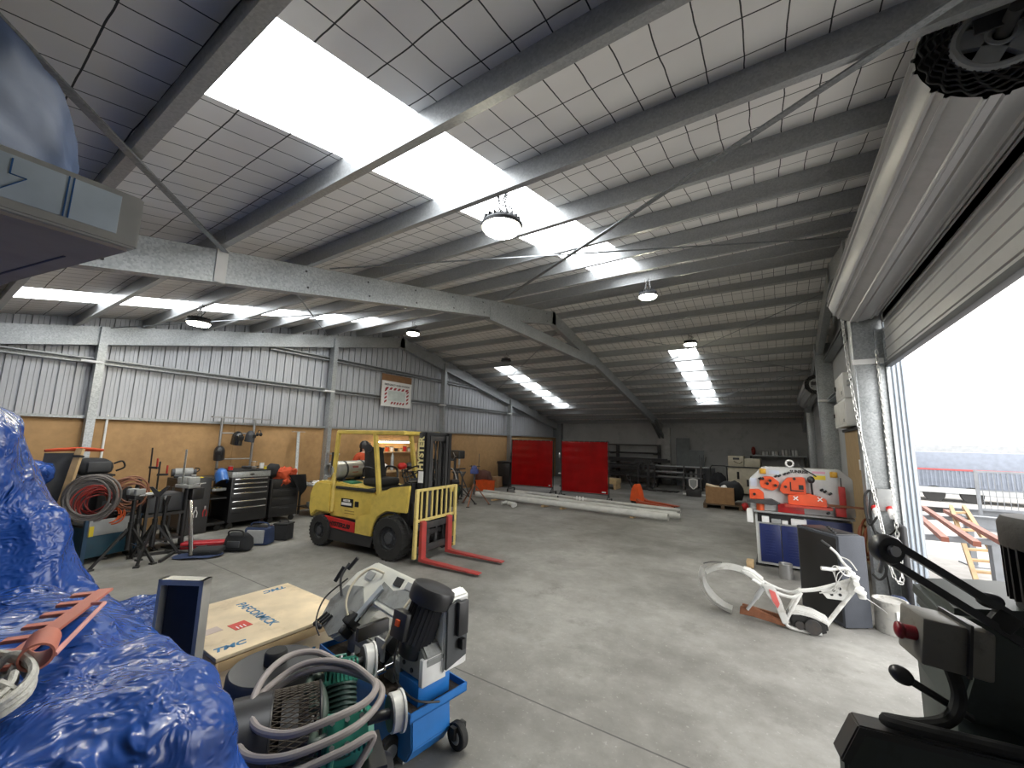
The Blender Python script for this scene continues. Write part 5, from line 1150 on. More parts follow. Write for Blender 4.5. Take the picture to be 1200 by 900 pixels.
for x, z in ((-.24, 1.38), (.03, 1.44), (.1, 1.47), (.15, 1.49), (.13, 1.39), (-.02, 1.43), (.6, 1.24), (.66, 1.21), (.56, 1.26), (.62, .92)): MB().box((x, .045, z), (.05, .03, .03), rot=(0, R(-35), 0), bev=.006).build('stop_clamp', BLK, iw)
MB().tube([(.29, .0, 1.62), (.36, .0, 1.56), (.45, -.02, 1.50), (.5, .0, 1.46)], .009, sm=4).build('air_tube', BLK, iw)
arc = MB().torus((.22, .058, 1.46), (0, 1, 0), .12, .012, 20, 5, PI * 1.08, PI * 1.55); arc.build('logo_arc', mat('logo_red', (.5, .02, .03), .4), iw)
text('SUNRISE', .062, (.29, .057, 1.515), (1, 0, 0), (0, 0, 1), BLK, 'lettering', iw, bold=.003)
MB().bx(.47, .62, .056, .06, 1.41, 1.475).build('yellow_sticker', YTAG, iw); MB().bx(.46, .62, .056, .06, 1.50, 1.535).build('pink_sticker', mat('pink_label', (.6, .3, .38), .5), iw)
MB().bx(-.38, -.29, .056, .06, 1.25, 1.38).build('blue_print_label', mat('pale_blue_label', (.5, .55, .65), .5), iw); MB().bx(-.11, .03, .056, .06, 1.46, 1.52).build('pale_label', mat('pale_blue_label', (.5, .55, .65), .5), iw)
MB().bx(-.46, -.37, .06, .3, .66, .86, .006).build('side_box', WHITEM, iw)
for x in (-.3, .78): MB().bx(x - .07, x + .07, .08, .76, 0, .04).build('foot', BLK, iw)
rb = thing('red_steel_box', 'red steel box lying on the ironworker ledge', 'box', (.15, 7.90, .875)); MB().bx(-.17, .17, -.055, .055, 0, .12, .006).build('body', RED, rb); MB().bx(-.175, .175, -.06, .06, .11, .13).build('lid', RED, rb)
ot = thing('orange_pot', 'small orange pot at the left end of the ironworker ledge', 'pot', (-.26, 7.90, .875)); MB().lathe([(0, 0), (.055, 0), (.058, .11), (.05, .11), (.045, .01), (0, .01)], seg=20).build('body', ORANGE, ot); MB().torus((0, 0, .11), (0, 0, 1), .056, .006, 20, 6).build('rim', IWO, ot)
o = MB().box((0, 0, .05), (.1, .2, .1), bev=.008).build('timber_block', WOOD, loc=(-.44, 7.75, 0)); tag(o, 'timber block on the floor at the left foot of the ironworker', 'block')
cn = thing('metal_can', 'dented silver can on the floor in front of the ironworker', 'can', (.03, 7.42, 0)); MB().lathe([(0, 0), (.085, 0), (.085, .2), (.075, .205), (.075, .19), (0, .19)], seg=22).build('body', STEEL, cn); MB().torus((0, 0, .2), (0, 0, 1), .083, .006, 22, 6).build('rim', STEEL, cn)
coil('rubber_hose', 'rusty red hoses hanging at the right end of the ironworker', (1.02, 7.75, .62), (90, 0, 70), mat('rust_hose', (.25, .07, .03), .6), .22, .016, 4, .2)
# ================================================================== things on the right wall and column
tag(MB().bx(1.20, 1.28, 7.36, 10.6, 0, 2.22, .004).build('wall_panel_board', mat('tan_board', (.36, .25, .13), .75, var=.08)), 'tan board panel standing against the right wall behind the door column', 'board')
tag(MB().bx(1.17, 1.29, 7.36, 10.65, 2.22, 2.27).build('board_rail', DSTEEL), 'dark rail along the top of the tan board', 'rail')
for k, (y0, y1, z0, z1, lb) in enumerate(((9.15, 10.7, 2.30, 2.78, 'lower white electrical box on the right wall above the tan board'), (9.15, 10.2, 2.80, 3.25, 'upper white electrical box on the right wall above the tan board'))):
    e = thing('switch_box', lb, 'electrical box', (1.2, (y0 + y1) / 2, z0)); h = (y1 - y0) / 2
    MB().bx(-.12, .10, -h, h, 0, z1 - z0, .01).build('body', WHITEM, e); MB().bx(-.128, -.12, -h + .05, h - .05, .04, z1 - z0 - .04, .004).build('door', WHITE, e); MB().box((-.13, -h + .2, .1), (.006, .12, .06)).build('label', GREYP, e); MB().box((-.14, h - .12, .25), (.02, .04, .08)).build('handle', BLKP, e)
so_ = thing('socket_box', 'grey power socket box with red-capped plugs on the door column', 'socket', (1.12, 7.03, 1.20))
MB().bx(-.07, .08, -.08, 0, -.08, .20, .012).build('body', GREYP, so_)
for dx in (-.1, .04): MB().cyl((dx, -.10, -.05), (dx, -.22, -.12), .032).build('plug', WHITEM, so_); MB().cyl((dx, -.08, -.03), (dx, -.11, -.055), .038).build('plug_ring', RED, so_)
tag(MB().tube([(1.02, 6.82, 1.08), (.95, 6.9, .95), (.93, 6.98, 1.1), (.94, 7.0, 1.3), (1.0, 6.98, 1.36), (.97, 6.95, 1.1), (1.0, 6.9, .8), (1.06, 6.88, .45), (1.0, 6.92, .3), (.94, 6.98, .34)], .014, 8, sm=6).build('power_lead', BLKC), 'thick black lead looping down the door column from the socket box', 'lead')
tag(MB().tube([(1.16, 6.83, 1.08), (1.2, 6.9, .95), (1.1, 6.96, .82), (1.0, 6.98, .88), (.96, 7.0, 1.0), (1.05, 6.98, .6), (1.1, 7.0, .02)], .010, 8, sm=6).build('power_lead', BLKC), 'thin black lead crossing the door column below the socket box', 'lead')
coil('power_lead', 'black lead coiled on the tan board left of the door column', (1.12, 7.55, 1.28), (90, 0, 80), BLKC, .22, .010, 4, .12)
o = MB().bx(1.16, 1.2, 8.7, 8.9, 1.55, 1.72, .004).build('isolator_switch', WHITEM); tag(o, 'small white isolator switch at the left edge of the tan board', 'switch')
o = MB().box((0, 0, .5), (.06, .3, 1.0), bev=.02).build('dark_gap_slab', BLKP, loc=(1.22, 6.82, 0)); tag(o, 'black slab standing in for the dark gap at the door jamb behind the chain', 'sheet')  # black slab put in for the shaded gap between column and guide
# ================================================================== speaker cabinet, bucket, motorbike frame
sp = thing('speaker_cabinet', 'tall dark grey speaker cabinet standing behind the motorbike frame', 'speaker', (.52, 5.78, 0), 35)
MB().bx(0, .30, 0, .62, .012, .95, .012).build('cabinet', mat('speaker_grey', (.045, .05, .062), .75, bump=.2, bsc=90), sp); MB().bx(-.006, .004, .03, .59, .05, .92, .004).build('grille', BLK, sp)
MB().bx(.02, .28, .05, .57, .945, .96, .006).build('top_plate', BLKP, sp)
for k in range(4): MB().cyl((.06 + .06 * k, .12 + .1 * k, .95), (.06 + .06 * k, .12 + .1 * k, .975), .018).build('knob', BLKP, sp)
for x in (.04, .26):
    for y in (.05, .57): MB().cyl((x, y, 0), (x, y, .014), .02).build('foot', BLKR, sp)
bu = thing('paint_bucket', 'dirty white metal paint bucket on the floor below the hand chain', 'bucket', (.93, 6.02, 0))
MB().lathe([(0, 0), (.135, 0), (.14, .01), (.14, .30), (.146, .31), (.146, .32), (.13, .32), (.13, .30), (0, .295)], seg=28).build('body', mat('dirty_tin', (.5, .49, .46), .45, .3, dirt=(.12, .11, .1), damt=.9, dsc=7), bu); MB().box((.06, -.132, .16), (.1, .02, .16), rot=(0, 0, R(25))).build('paper_label', WHITEM, bu); MB().tube([(-.14, 0, .27), (-.05, -.13, .16), (.08, -.12, .17), (.14, 0, .27)], .004, sm=5).build('wire_handle', STEEL, bu)
o = MB().box((0, 0, .12), (.14, .3, .24), bev=.03).build('blue_cloth_bag', NAVYCLOTH, loc=(1.08, 6.42, 0)); tag(o, 'dark blue bag on the floor behind the paint bucket', 'bag')
WB = mat('bike_white', (.58, .58, .56), .45, dirt=(.3, .27, .22), damt=.6, dsc=11)
bk_ = thing('motorbike_frame', 'white-painted stripped motorbike frame lying low on the floor before the speaker cabinet', 'motorbike frame', (0, 5.5, 0))
def P(x, z, y=0): return (x, y, z)
fr = MB()
for y in (-.09, .09):
    fr.tube([P(-.30, .44, y), P(-.12, .36, y), P(.05, .33, y), P(.14, .385, y * .8)], .016, 8, sm=5)
    fr.tube([P(.14, .39, y * .8), P(.07, .25, y), P(.0, .10, y), P(.0, .04, y), P(.10, .02, y), P(.29, .025, y * .8)], .017, 8, sm=5)
fr.tube([P(.12, .385), P(.3, .44), P(.57, .58)], .02, 8, sm=5).tube([P(.58, .48), P(.45, .28), P(.29, .025)], .02, 8, sm=5).cyl(P(.55, .46), P(.61, .63), .034)
fr.prism([(.30, .44), (.36, .36), (.50, .37), (.57, .49), (.58, .57)], .02, (0, .01, 0), (1, 0, 0), (0, 0, 1), bev=.003)
fr.build('frame_tubes', WB, bk_)
MB().prism([(-.21, .42), (-.10, .42), (-.04, .28), (.02, .07), (-.04, .05), (-.10, .22), (-.17, .32)], .03, (0, -.09, 0), (1, 0, 0), (0, 0, 1), bev=.008).build('side_panel', WB, bk_)
MB().prism([(-.145, .38), (-.09, .36), (-.055, .25), (-.075, .2), (-.12, .27)], .006, (0, -.122, 0), (1, 0, 0), (0, 0, 1)).build('red_patch', mat('faded_red_paint', (.6, .13, .12), .5), bk_)
def fender(a0, a1, cx, cz, rr, wd, name):
    m = MB()
    def ff(u, v):
        a = a0 + (a1 - a0) * u; w_ = (v - .5) * 2; k = rr - .05 * w_ * w_
        return V((cx + math.cos(a) * k, w_ * wd * (1 - .25 * abs(u - .5)), cz + math.sin(a) * k))
    m.grid(ff, 24, 10); bmesh.ops.solidify(m.bm, geom=m.bm.faces[:], thickness=.008); return m.build(name, WB, bk_)
fender(R(70), R(132), -.50, .12, .43, .085, 'tail_fender')
MB().prism([(-.40, .535), (-.30, .52), (-.18, .43), (-.20, .38), (-.33, .44), (-.42, .49)], .16, (0, .08, 0), (1, 0, 0), (0, 0, 1), bev=.02).build('seat_base', WB, bk_)
m = MB(); m.grid(lambda u, v: V((-.44 + math.cos(R(160) + R(98) * u) * (.42 - .06 * (2 * v - 1) ** 2), (v - .5) * (.26 - .12 * abs(2 * u - 1.1)) , .35 + math.sin(R(160) + R(98) * u) * (.35 - .06 * (2 * v - 1) ** 2))), 24, 10)
bmesh.ops.solidify(m.bm, geom=m.bm.faces[:], thickness=.012); m.build('mudguard', WB, bk_)
MB().tube([P(-.80, .50, .0), P(-.72, .53, 0), P(-.60, .545, 0)], .006, sm=4).build('fender_wire', DSTEEL, bk_)
sh = MB().cyl(P(-.20, .38, -.11), P(-.27, .26, -.11), .024).cyl(P(-.27, .26, -.11), P(-.36, .12, -.11), .016)
sh.build('shock_absorber', GREYP, bk_)
sw = MB()
for y in (-.08, .08): sw.bar(P(-.42, .09, y), P(.0, .05, y), .03, .045)
sw.prism([(-.44, .05), (-.43, .13), (-.33, .155), (-.04, .07), (-.03, .02), (-.3, .05)], .03, (0, -.06, 0), (1, 0, 0), (0, 0, 1), bev=.004); sw.build('swingarm_chain_case', RUST, bk_)
MB().prism([(.03, .03), (.02, .16), (.06, .20), (.20, .19), (.34, .14), (.35, .05), (.28, .015)], .18, (0, .09, 0), (1, 0, 0), (0, 0, 1), bev=.02).build('engine_case', mat('engine_dark', (.03, .03, .03), .4, .3), bk_)
MB().prism([(.02, .15), (.03, .20), (.10, .215), (.22, .21), (.35, .16), (.36, .12), (.24, .16), (.12, .165)], .20, (0, .10, 0), (1, 0, 0), (0, 0, 1), bev=.01).build('engine_top_cover', WB, bk_)
MB().cyl(P(.22, .085, -.10), P(.22, .085, -.13), .07, seg=24).cyl(P(.11, .075, -.1), P(.11, .075, -.12), .04, seg=20).build('clutch_cover', DSTEEL, bk_)
fk_ = MB()
for y in (-.07, .07): fk_.box(P(.62, .50, y), (.10, .05, .05), rot=(0, R(25), 0), bev=.01).box(P(.57, .64, y), (.09, .05, .04), rot=(0, R(25), 0), bev=.01).cyl(P(.60, .52, y), P(.56, .68, y), .018)
fk_.cyl(P(.60, .57, -.09), P(.60, .57, .09), .025).box(P(.64, .45, 0), (.06, .12, .05), bev=.01); fk_.build('fork_clamps', WB, bk_)
hb_ = MB().tube([P(.57, .68, 0), P(.52, .73, .03), P(.48, .80, .08), P(.43, .85, .11)], .014, 8, sm=5).tube([P(.57, .67, -.02), P(.52, .70, -.07), P(.44, .69, -.12), P(.40, .685, -.14)], .014, 8, sm=5); hb_.build('handlebar', WB, bk_)
MB().cyl(P(.43, .85, .11), P(.36, .90, .15), .018).build('grip', BLKR, bk_); MB().cyl(P(.41, .685, -.14), P(.32, .69, -.17), .018).build('grip', WB, bk_)
MB().tube([P(.45, .72, -.12), P(.50, .66, -.16), P(.55, .64, -.1)], .006, sm=4).tube([P(.5, .78, .07), P(.57, .76, .03), P(.62, .68, 0)], .006, sm=4).build('brake_lever', WB, bk_)
for k in range(4): MB().tube([P(.54, .68, 0), P(.48 - .02 * k, .6 + .03 * k, -.05), P(.4 + .02 * k, .46, -.03), P(.3, .40, 0)], .004, 5, sm=5).build('control_cable', WB, bk_)
for (x, z) in ((.42, .45), (.47, .42), (.47, .48), (.40, .41)): MB().cyl(P(x, z, -.014), P(x, z, -.009), .014, seg=12).build('gusset_hole', BLK, bk_)
MB().tube([P(.62, .46, 0), P(.75, .36, .1), P(.86, .25, .25)], .004, 5, sm=4).build('trailing_wire', STEEL, bk_)
# ================================================================== yard outside the door
struct(MB().bx(1.6, 40, -6, 60, -.25, -.05).bx(XR + .3, 1.62, YN, 60, -.25, -.02).build('ground_yard', mat('yard_concrete', (.29, .28, .265), .85, dirt=(.3, .28, .25), dsc=1.5)))
YG = mat('yard_galv', (.16, .17, .185), .5, .2)
tre = []
for k, (x, y, rz, lb) in enumerate(((1.95, 8.1, 12, 'galvanised steel trestle just outside the door holding rusty steel'), (2.35, 10.4, 12, 'second galvanised trestle outside the door, farther from the jamb'))):
    t = thing('yard_trestle', lb, 'trestle', (x, y, -.05), rz)
    MB().bx(-.5, .5, -.04, .04, .72, .80, .004).build('top_rail', YG, t)
    for s_ in (-.42, .42): l = MB().bx(s_ - .04, s_ + .04, -.04, .04, .02, .72).build('leg', YG, t); MB().bx(s_ - .1, s_ + .1, -.2, .2, 0, .02).build('foot_plate', YG, l)
for k, (a, b, lb) in enumerate((((1.75, 7.5, .77), (2.15, 11.2, .77), 'rusty red steel length on the yard trestles, nearest the jamb'), ((2.0, 7.4, .77), (2.4, 11.4, .77), 'rusty red steel length in the middle of the yard trestles'), ((2.3, 7.6, .77), (2.62, 11.0, .77), 'rusty red steel length on the outer end of the yard trestles'))):
    o = MB().bar(V(a) - V(a) + V((0, 0, .03)), V(b) - V(a) + V((0, 0, .03)), .07, .06).build('rusty_steel_length', mat('rust_red', (.20, .065, .04), .7, var=.3), loc=(a[0], a[1], a[2] - .02)); tag(o, lb, 'steel length')
ld = thing('timber_ladder', 'pale timber ladder leaning from the trestle to the yard floor', 'ladder', (2.5, 9.0, -.05))
LW = mat('ladder_wood', (.34, .23, .12), .7, sc=5, var=.2)
for s_ in (0, .40): MB().bar((.1 + s_ * .5, 1.6 + s_ * .4, .95), (-.25 + s_, -.55 + s_ * .2, .03), .05, .09).build('rail', LW, ld)
for k in range(8):
    t = (k + .7) / 8.4; a = V((.1, 1.6, .95)).lerp(V((-.25, -.55, .03)), t); b = V((.3, 1.76, .95)).lerp(V((.15, -.47, .03)), t); MB().bar(a, b, .09, .03).build('rung', LW, ld)
ga = thing('mesh_gate', 'grey mesh gate panel standing in the yard at the right', 'gate', (5.2, 16.0, -.05), 4)
gm = MB()
for x in (-.75, 1.2): gm.bx(x - .03, x + .03, -.03, .03, 0, 1.45)
for z in (.45, 1.42): gm.bx(-.75, 1.2, -.025, .025, z - .025, z + .025)
gm.build('frame', YG, ga); mm = MB()
for k in range(16): mm.cyl((-.66 + k * .12, 0, .45), (-.66 + k * .12, 0, 1.4), .008, seg=6)
mm.bx(-.75, 1.2, -.006, .006, .92, .95); mm.build('mesh_pattern', YG, ga); MB().bx(.2, .25, -.03, .03, .1, 1.42).build('mid_post', YG, ga)
for k, (x0, x1, y, z, h, m_, lb) in enumerate(((4.3, 7.4, 17.6, -.05, .28, YG, 'grey steel beam on the yard floor behind the mesh gate'), (3.6, 6.4, 18.6, -.05, .16, DSTEEL, 'dark steel beam on the yard floor in front of the trailer'), (3.9, 8.5, 15.2, -.05, .34, YG, 'long pale steel beam on the yard floor at the foot of the gate'))):
    m = MB(); m.bx(0, x1 - x0, -.1, .1, 0, .02).bx(0, x1 - x0, -.1, .1, h - .02, h).bx(0, x1 - x0, -.01, .01, .02, h - .02); tag(m.build('steel_beam', m_, loc=(x0, y, z)), lb, 'beam')
tr_ = thing('flat_trailer', 'long pale ribbed trailer body parked across the yard', 'trailer', (4.2, 22.5, -.05), -4)
m = MB().bx(0, 4.6, 0, 1.8, .55, 1.9, .02); m.build('body', mat('trailer_white', (.15, .17, .21), .5, .1), tr_); m = MB()
for k in range(40): m.bx(.05 + k * .114, .09 + k * .114, -.02, 0, .6, 1.2)
m.build('rib_pattern', mat('trailer_white', (.15, .17, .21), .5, .1), tr_); MB().bx(-.02, 4.62, -.03, 0, 1.2, 1.26).build('red_stripe', mat('trailer_red', (.3, .05, .05), .5), tr_); MB().bx(-.05, 4.7, -.05, 1.85, .35, .55).build('chassis', GREYP, tr_)
for x in (.9, 1.9, 3.6): MB().cyl((x, -.02, .3), (x, .24, .3), .30, seg=24).build('wheel', BLKR, tr_)
bl = thing('warehouse', 'long low white warehouse beyond the trailer', 'building', (3.5, 30, -.05)); MB().bx(0, 22, 0, 8, 0, 2.6).build('wall', WHITE, bl); MB().prism([(-.3, 2.6), (22.3, 2.6), (22.3, 2.8), (11, 3.9), (-.3, 2.8)], 8.6, (0, 8.3, 0), (1, 0, 0), (0, 0, 1)).build('roof', mat('roof_white', (.7, .72, .74), .5), bl)
for k in range(5): MB().bx(2 + k * 3.5, 3.6 + k * 3.5, -.03, 0, 1.3, 2.0).build('window', GREYP, bl)
for k, x in enumerate((6.5, 9.2)): o = MB().bx(x, x + .9, 31, 31.8, 3.4, 4.0, .05).build('roof_vent', GREYP, bl, loc=(-3.5, -30, .0))
tag(MB().bx(3.4, 9, 26.5, 26.9, -.05, 2.15).build('yard_fence_panel', mat('fence_pale', (.24, .25, .26), .6)), 'pale boundary fence between the trailer and the warehouse', 'fence')
# ================================================================== plywood crate with printing
PLY = mat('plywood', (.72, .59, .40), .65, var=.16, sc=3.5, dirt=(.3, .18, .08), dsc=2.5, damt=.5)
PRINT = mat('blue_print', (.03, .16, .32), .6)
cr = thing('plywood_crate', 'pale plywood shipping crate with blue stencil print on its lid', 'crate', (-3.635, 1.845, 0), -1.2)
lid = MB().bx(-.52, .52, -.49, .49, .425, .45, .003).build('lid', PLY, cr)
m = MB().bx(-.50, .50, -.47, -.455, .06, .425).bx(-.50, .50, .455, .47, .06, .425).bx(-.50, -.485, -.47, .47, .06, .425).bx(.485, .50, -.47, .47, .06, .425); m.build('side_panel', PLY, cr)
for z in (.10, .355):
    MB().bx(-.52, .52, -.49, -.47, z, z + .065, .003).bx(-.52, .52, .47, .49, z, z + .065, .003).bx(.50, .52, -.47, .47, z, z + .065, .003).bx(-.52, -.50, -.47, .47, z, z + .065, .003).build('batten_frame', mat('batten', (.46, .33, .18), .7, sc=6, var=.2), cr)
for x in (-.44, 0, .44): MB().bx(x - .05, x + .05, -.47, .47, 0, .10, .003).build('bearer', WOOD, cr)
text('TMC', .085, (.41, -.375, .451), (.05, 1, 0), (-1, .05, 0), PRINT, 'lettering', lid, ext=.0008, bold=.003, shear=.3, sx=1.1)
text('TMC', .085, (-.43, .33, .451), (0, -1, 0), (1, 0, 0), PRINT, 'lettering', lid, ext=.0008, bold=.003, shear=.3, sx=1.1)
text('PAFCORMICK', .10, (-.01, -.02, .451), (1, -.02, 0), (.02, 1, 0), PRINT, 'lettering', lid, ext=.0008, bold=.002, sx=1.02)
text('TMC', .08, (.523, .1, .24), (0, 1, 0), (0, 0, 1), PRINT, 'lettering', cr, ext=.0008, bold=.003, shear=.3)
rl = MB().box((.12, -.19, .4515), (.13, .12, .002), rot=(0, 0, R(4))).build('red_label', mat('label_red', (.55, .04, .02), .5), lid)
for k in range(3): MB().box((.15, -.22 + k * .025, .4528), (.05, .008, .001)).build('label_line', WHITEM, rl)
MB().box((.06, -.38, .4512), (.10, .16, .0015), rot=(0, 0, R(3))).build('paper_label', mat('label_pink', (.55, .45, .4), .7), lid)
# folded steel tray standing on edge
pp = thing('steel_tray_panel', 'grey folded steel tray panel standing upright between the tarpaulin and the crate', 'panel', (-2.93, 1.04, 0), 32)
MB().bx(-.115, .115, .03, .04, 0, 1.03).build('face', mat('blue_black_steel', (.03, .03, .036), .75), pp)
MB().bx(-.13, -.112, -.02, .045, 0, 1.06).bx(.112, .135, -.02, .045, 0, 1.06).bx(-.13, .135, -.02, .045, 1.03, 1.06).build('folded_edge', mat('raw_edge_steel', (.4, .39, .36), .45, .4), pp)
MB().bx(-.12, .12, -.03, .05, 0, .03).build('foot', DSTEEL, pp)
# ================================================================== black drum with wide lid
dm = thing('plastic_drum', 'black plastic drum with a wide lid and central cap beside the compressor', 'drum', (-2.36, 1.31, 0)); dm.rotation_euler = (0, 0, R(30)); dm.scale = (1.03, 1.03, .90)
MB().lathe([(0, 0), (.17, 0), (.185, .02), (.20, .6), (.20, .64), (0, .64)], seg=40).build('body', BLKP, dm)
ldm = MB().lathe([(.205, .60), (.228, .60), (.232, .615), (.232, .635), (.222, .645), (.216, .72), (.205, .735), (.12, .742), (0, .745)], seg=48).build('lid', mat('drum_black', (.028, .028, .03), .38), dm)
MB().lathe([(.055, .74), (.055, .80), (.048, .815), (0, .818)], (0, 0, 0), seg=24).build('cap', BLKR, ldm)
kn = MB()
for k in range(20): kn.bx(-.004, .004, .053, .059, .745, .80)
MB().cyl((.05, -.16, .0), (.05, -.16, .0) if False else (.05, -.16, .01), .01)
# ================================================================== green compressor
A2 = V((.5, .866, 0)); B2 = V((-.866, .5, 0)); UP = V((0, 0, 1)); O = V((-1.86, 1.38, .45))
gp = thing('air_compressor', 'green twin-cylinder air compressor with a black mesh belt guard in the foreground', 'compressor', (0, 0, 0))
GC = V((-1.985, 1.13, .50))
def ringed(a, r0): return V(a)
GR = .212
gu = MB(); gu.lathe([(0, -.19), (GR - .02, -.19), (GR + .004, -.175), (GR + .004, -.02), (GR - .006, -.02), (GR - .006, -.165), (0, -.17)], GC, A2, 48); gu.build('belt_guard_cover', BLKP, gp)
ms_ = MB(); n_ = 64
for k in range(n_):
    for d in (1, -1):
        ms_.tube([GC + (B2 * math.cos(a) + UP * math.sin(a)) * GR + A2 * (-.02 + .20 * j / 6) for j in range(7) for a in [2 * PI * (k + d * j * .5) / n_]], .0024, 4)
ms_.build('guard_mesh_pattern', mat('mesh_bronze', (.11, .09, .07), .45, .5), gp)
MB().torus(GC + A2 * .18, A2, GR, .007, 48, 6).torus(GC - A2 * .02, A2, GR, .006, 48, 6).build('guard_rim', BLK, gp)
MB().lathe([(.15, .02), (.165, .02), (.165, .09), (.15, .09), (.15, .02)], GC, A2, 40).cyl(GC + A2 * .05, O - UP * .0, .03).bar(GC + A2 * .055 - B2 * .155, GC + A2 * .055 + B2 * .155, .03, .03).bar(GC + A2 * .055 - UP * .155, GC + A2 * .055 + UP * .155, .03, .03).build('flywheel', DSTEEL, gp)
MB().lathe([(0, -.1), (.10, -.1), (.115, -.08), (.115, .12), (.09, .15), (0, .15)], O, A2, 28).build('crankcase', GREEN, gp)
def head(dirv, L):
    d = dirv.normalized(); s_ = d.cross(A2).normalized(); c = O + d * L
    cyl = MB().cyl(O + d * .08, c - d * .05, .055)
    for k in range(6): cyl.cyl(O + d * (.09 + k * .022), O + d * (.099 + k * .022), .085, seg=24)
    h = cyl.build('cylinder', mat('cast_green_dark', (.02, .05, .04), .5), gp)
    M = Matrix((A2, s_, d)).transposed().to_4x4()
    def loc(p): return c + A2 * p[0] + s_ * p[1] + d * p[2]
    hb = MB()
    for k in range(9):
        x = -.076 + k * .019; hb.prism([(-.07, -.045), (.07, -.045), (.078, .03), (.055, .055), (-.055, .055), (-.078, .03)], .009, loc((x, 0, 0)), s_, d)
    hb.prism([(-.085, -.065), (.085, -.065), (.085, .065), (-.085, .065)], .02, loc((0, 0, -.05)), A2, s_)
    hb.prism([(-.06, -.05), (.06, -.05), (.06, .05), (-.06, .05)], .085, loc((0, 0, -.035)), A2, s_)
    hb.prism([(-.075, -.055), (.075, -.055), (.075, .055), (-.075, .055)], .018, loc((0, 0, .048)), A2, s_, bev=.004)
    hd = hb.build('cylinder_head', GREEN, gp)
    for ax in (-.06, 0, .06):
        for sy in (-.042, .042): MB().cyl(loc((ax, sy, .064)), loc((ax, sy, .078)), .011, seg=6).build('bolt', STEEL, hd)
    MB().tube([loc((.03, 0, .066)), loc((.03, 0, .09)), loc((-.03, .0, .09)), loc((-.03, 0, .066))], .009).build('lifting_lug', GREEN, hd)
    return c, s_
c1, s1 = head(B2 * .72 + UP * .85, .26); c2, s2 = head(B2 * -.80 + UP * .55, .27)
for nm, c_, off in (('air_filter', c1, A2 * .115 + UP * .045), ('air_filter', c2, A2 * .19 + UP * .03)):
    b = c_ + off
    a_ = V((.42, .90, -.03)).normalized()
    fl = MB().lathe([(0, .012), (.028, .012), (.03, .0), (.07, -.002), (.078, .004), (.078, .045), (.086, .047), (.086, .057), (.0, .06)], b, a_, 36).build('air_filter', mat('filter_white', (.6, .6, .58), .4, dirt=(.25, .24, .22), damt=.5, dsc=14), gp)
    MB().lathe([(.0, -.004), (.04, -.004), (.06, -.007), (.07, -.005), (.07, .002), (0, .002)], b, a_, 36).build('filter_face', DGREY, fl)
    MB().cyl(b - a_ * .10, b, .022).build('filter_neck', DSTEEL, fl)
MB().tube([c1 - A2 * .08, c1 - A2 * .13 + UP * .02, c1 - A2 * .15 - B2 * .08, O - A2 * .10 + B2 * .05 + UP * .22, O - A2 * .08 - B2 * .05 + UP * .16, c2 - A2 * .13, c2 - A2 * .08], .021, 12, sm=6).build('delivery_pipe', mat('pipe_dark_green', (.05, .075, .06), .45), gp)
for t_ in (.35, .5, .68): MB().cyl(c1 - A2 * .12 - B2 * (.12 * t_ * 2) + UP * .03 - UP * .08 * t_, c1 - A2 * .12 - B2 * (.12 * t_ * 2 + .025) + UP * .02 - UP * .08 * t_, .03, seg=6).build('pipe_nut', mat('pipe_dark_green', (.05, .075, .06), .45), gp)
MB().tube([c2 - A2 * .05 - UP * .05, c2 - A2 * .06 - UP * .2, O - UP * .16], .016, 10, sm=4).build('drain_pipe', GREEN, gp)
MB().lathe([(0, -.36), (.1, -.35), (.125, -.30), (.13, -.26), (.13, .26), (.125, .30), (.1, .35), (0, .36)], O + V((-.06, -.06, -.27)) , A2, 28).build('air_tank', BLKP, gp)
MB().box(O + V((-.06, -.06, -.125)), (.60, .26, .03), rot=(0, 0, R(60))).build('deck_plate', BLK, gp)
for sa in (-.26, .26):
    for sb_ in (-.10, .10): MB().box(O + A2 * sa + B2 * sb_ + V((-.06, -.06, -.38)), (.06, .05, .14)).build('foot', BLK, gp)
# hose draped around the guard
hz = mat('hose_grey', (.27, .24, .23), .55, dirt=(.14, .13, .12)); 
hp = [(-2.02, 1.47, .70), (-2.16, 1.42, .735), (-2.22, 1.31, .745), (-2.17, 1.17, .735), (-2.05, 1.05, .70), (-1.90, 1.00, .68), (-1.72, 1.04, .70), (-1.62, 1.16, .73), (-1.59, 1.30, .735), (-1.64, 1.40, .735), (-1.74, 1.44, .73), (-1.90, 1.43, .75), (-2.08, 1.34, .74), (-2.14, 1.22, .70),
      (-2.06, 1.02, .66), (-1.88, .94, .63), (-1.69, 1.0, .65), (-1.57, 1.18, .68), (-1.57, 1.32, .69), (-1.63, 1.43, .70), (-1.76, 1.47, .70), (-2.0, 1.38, .72), (-2.15, 1.24, .66),
      (-2.06, 1.01, .61), (-1.86, .92, .58), (-1.67, .99, .60), (-1.54, 1.16, .64), (-1.50, 1.28, .65), (-1.50, 1.22, .58), (-1.53, 1.10, .46), (-1.56, 1.0, .30), (-1.58, .93, .1)]
tag(MB().tube(hp, .0155, 10, sm=7).build('air_hose', hz), 'thick grey air hose looped three times around the black belt guard', 'hose')
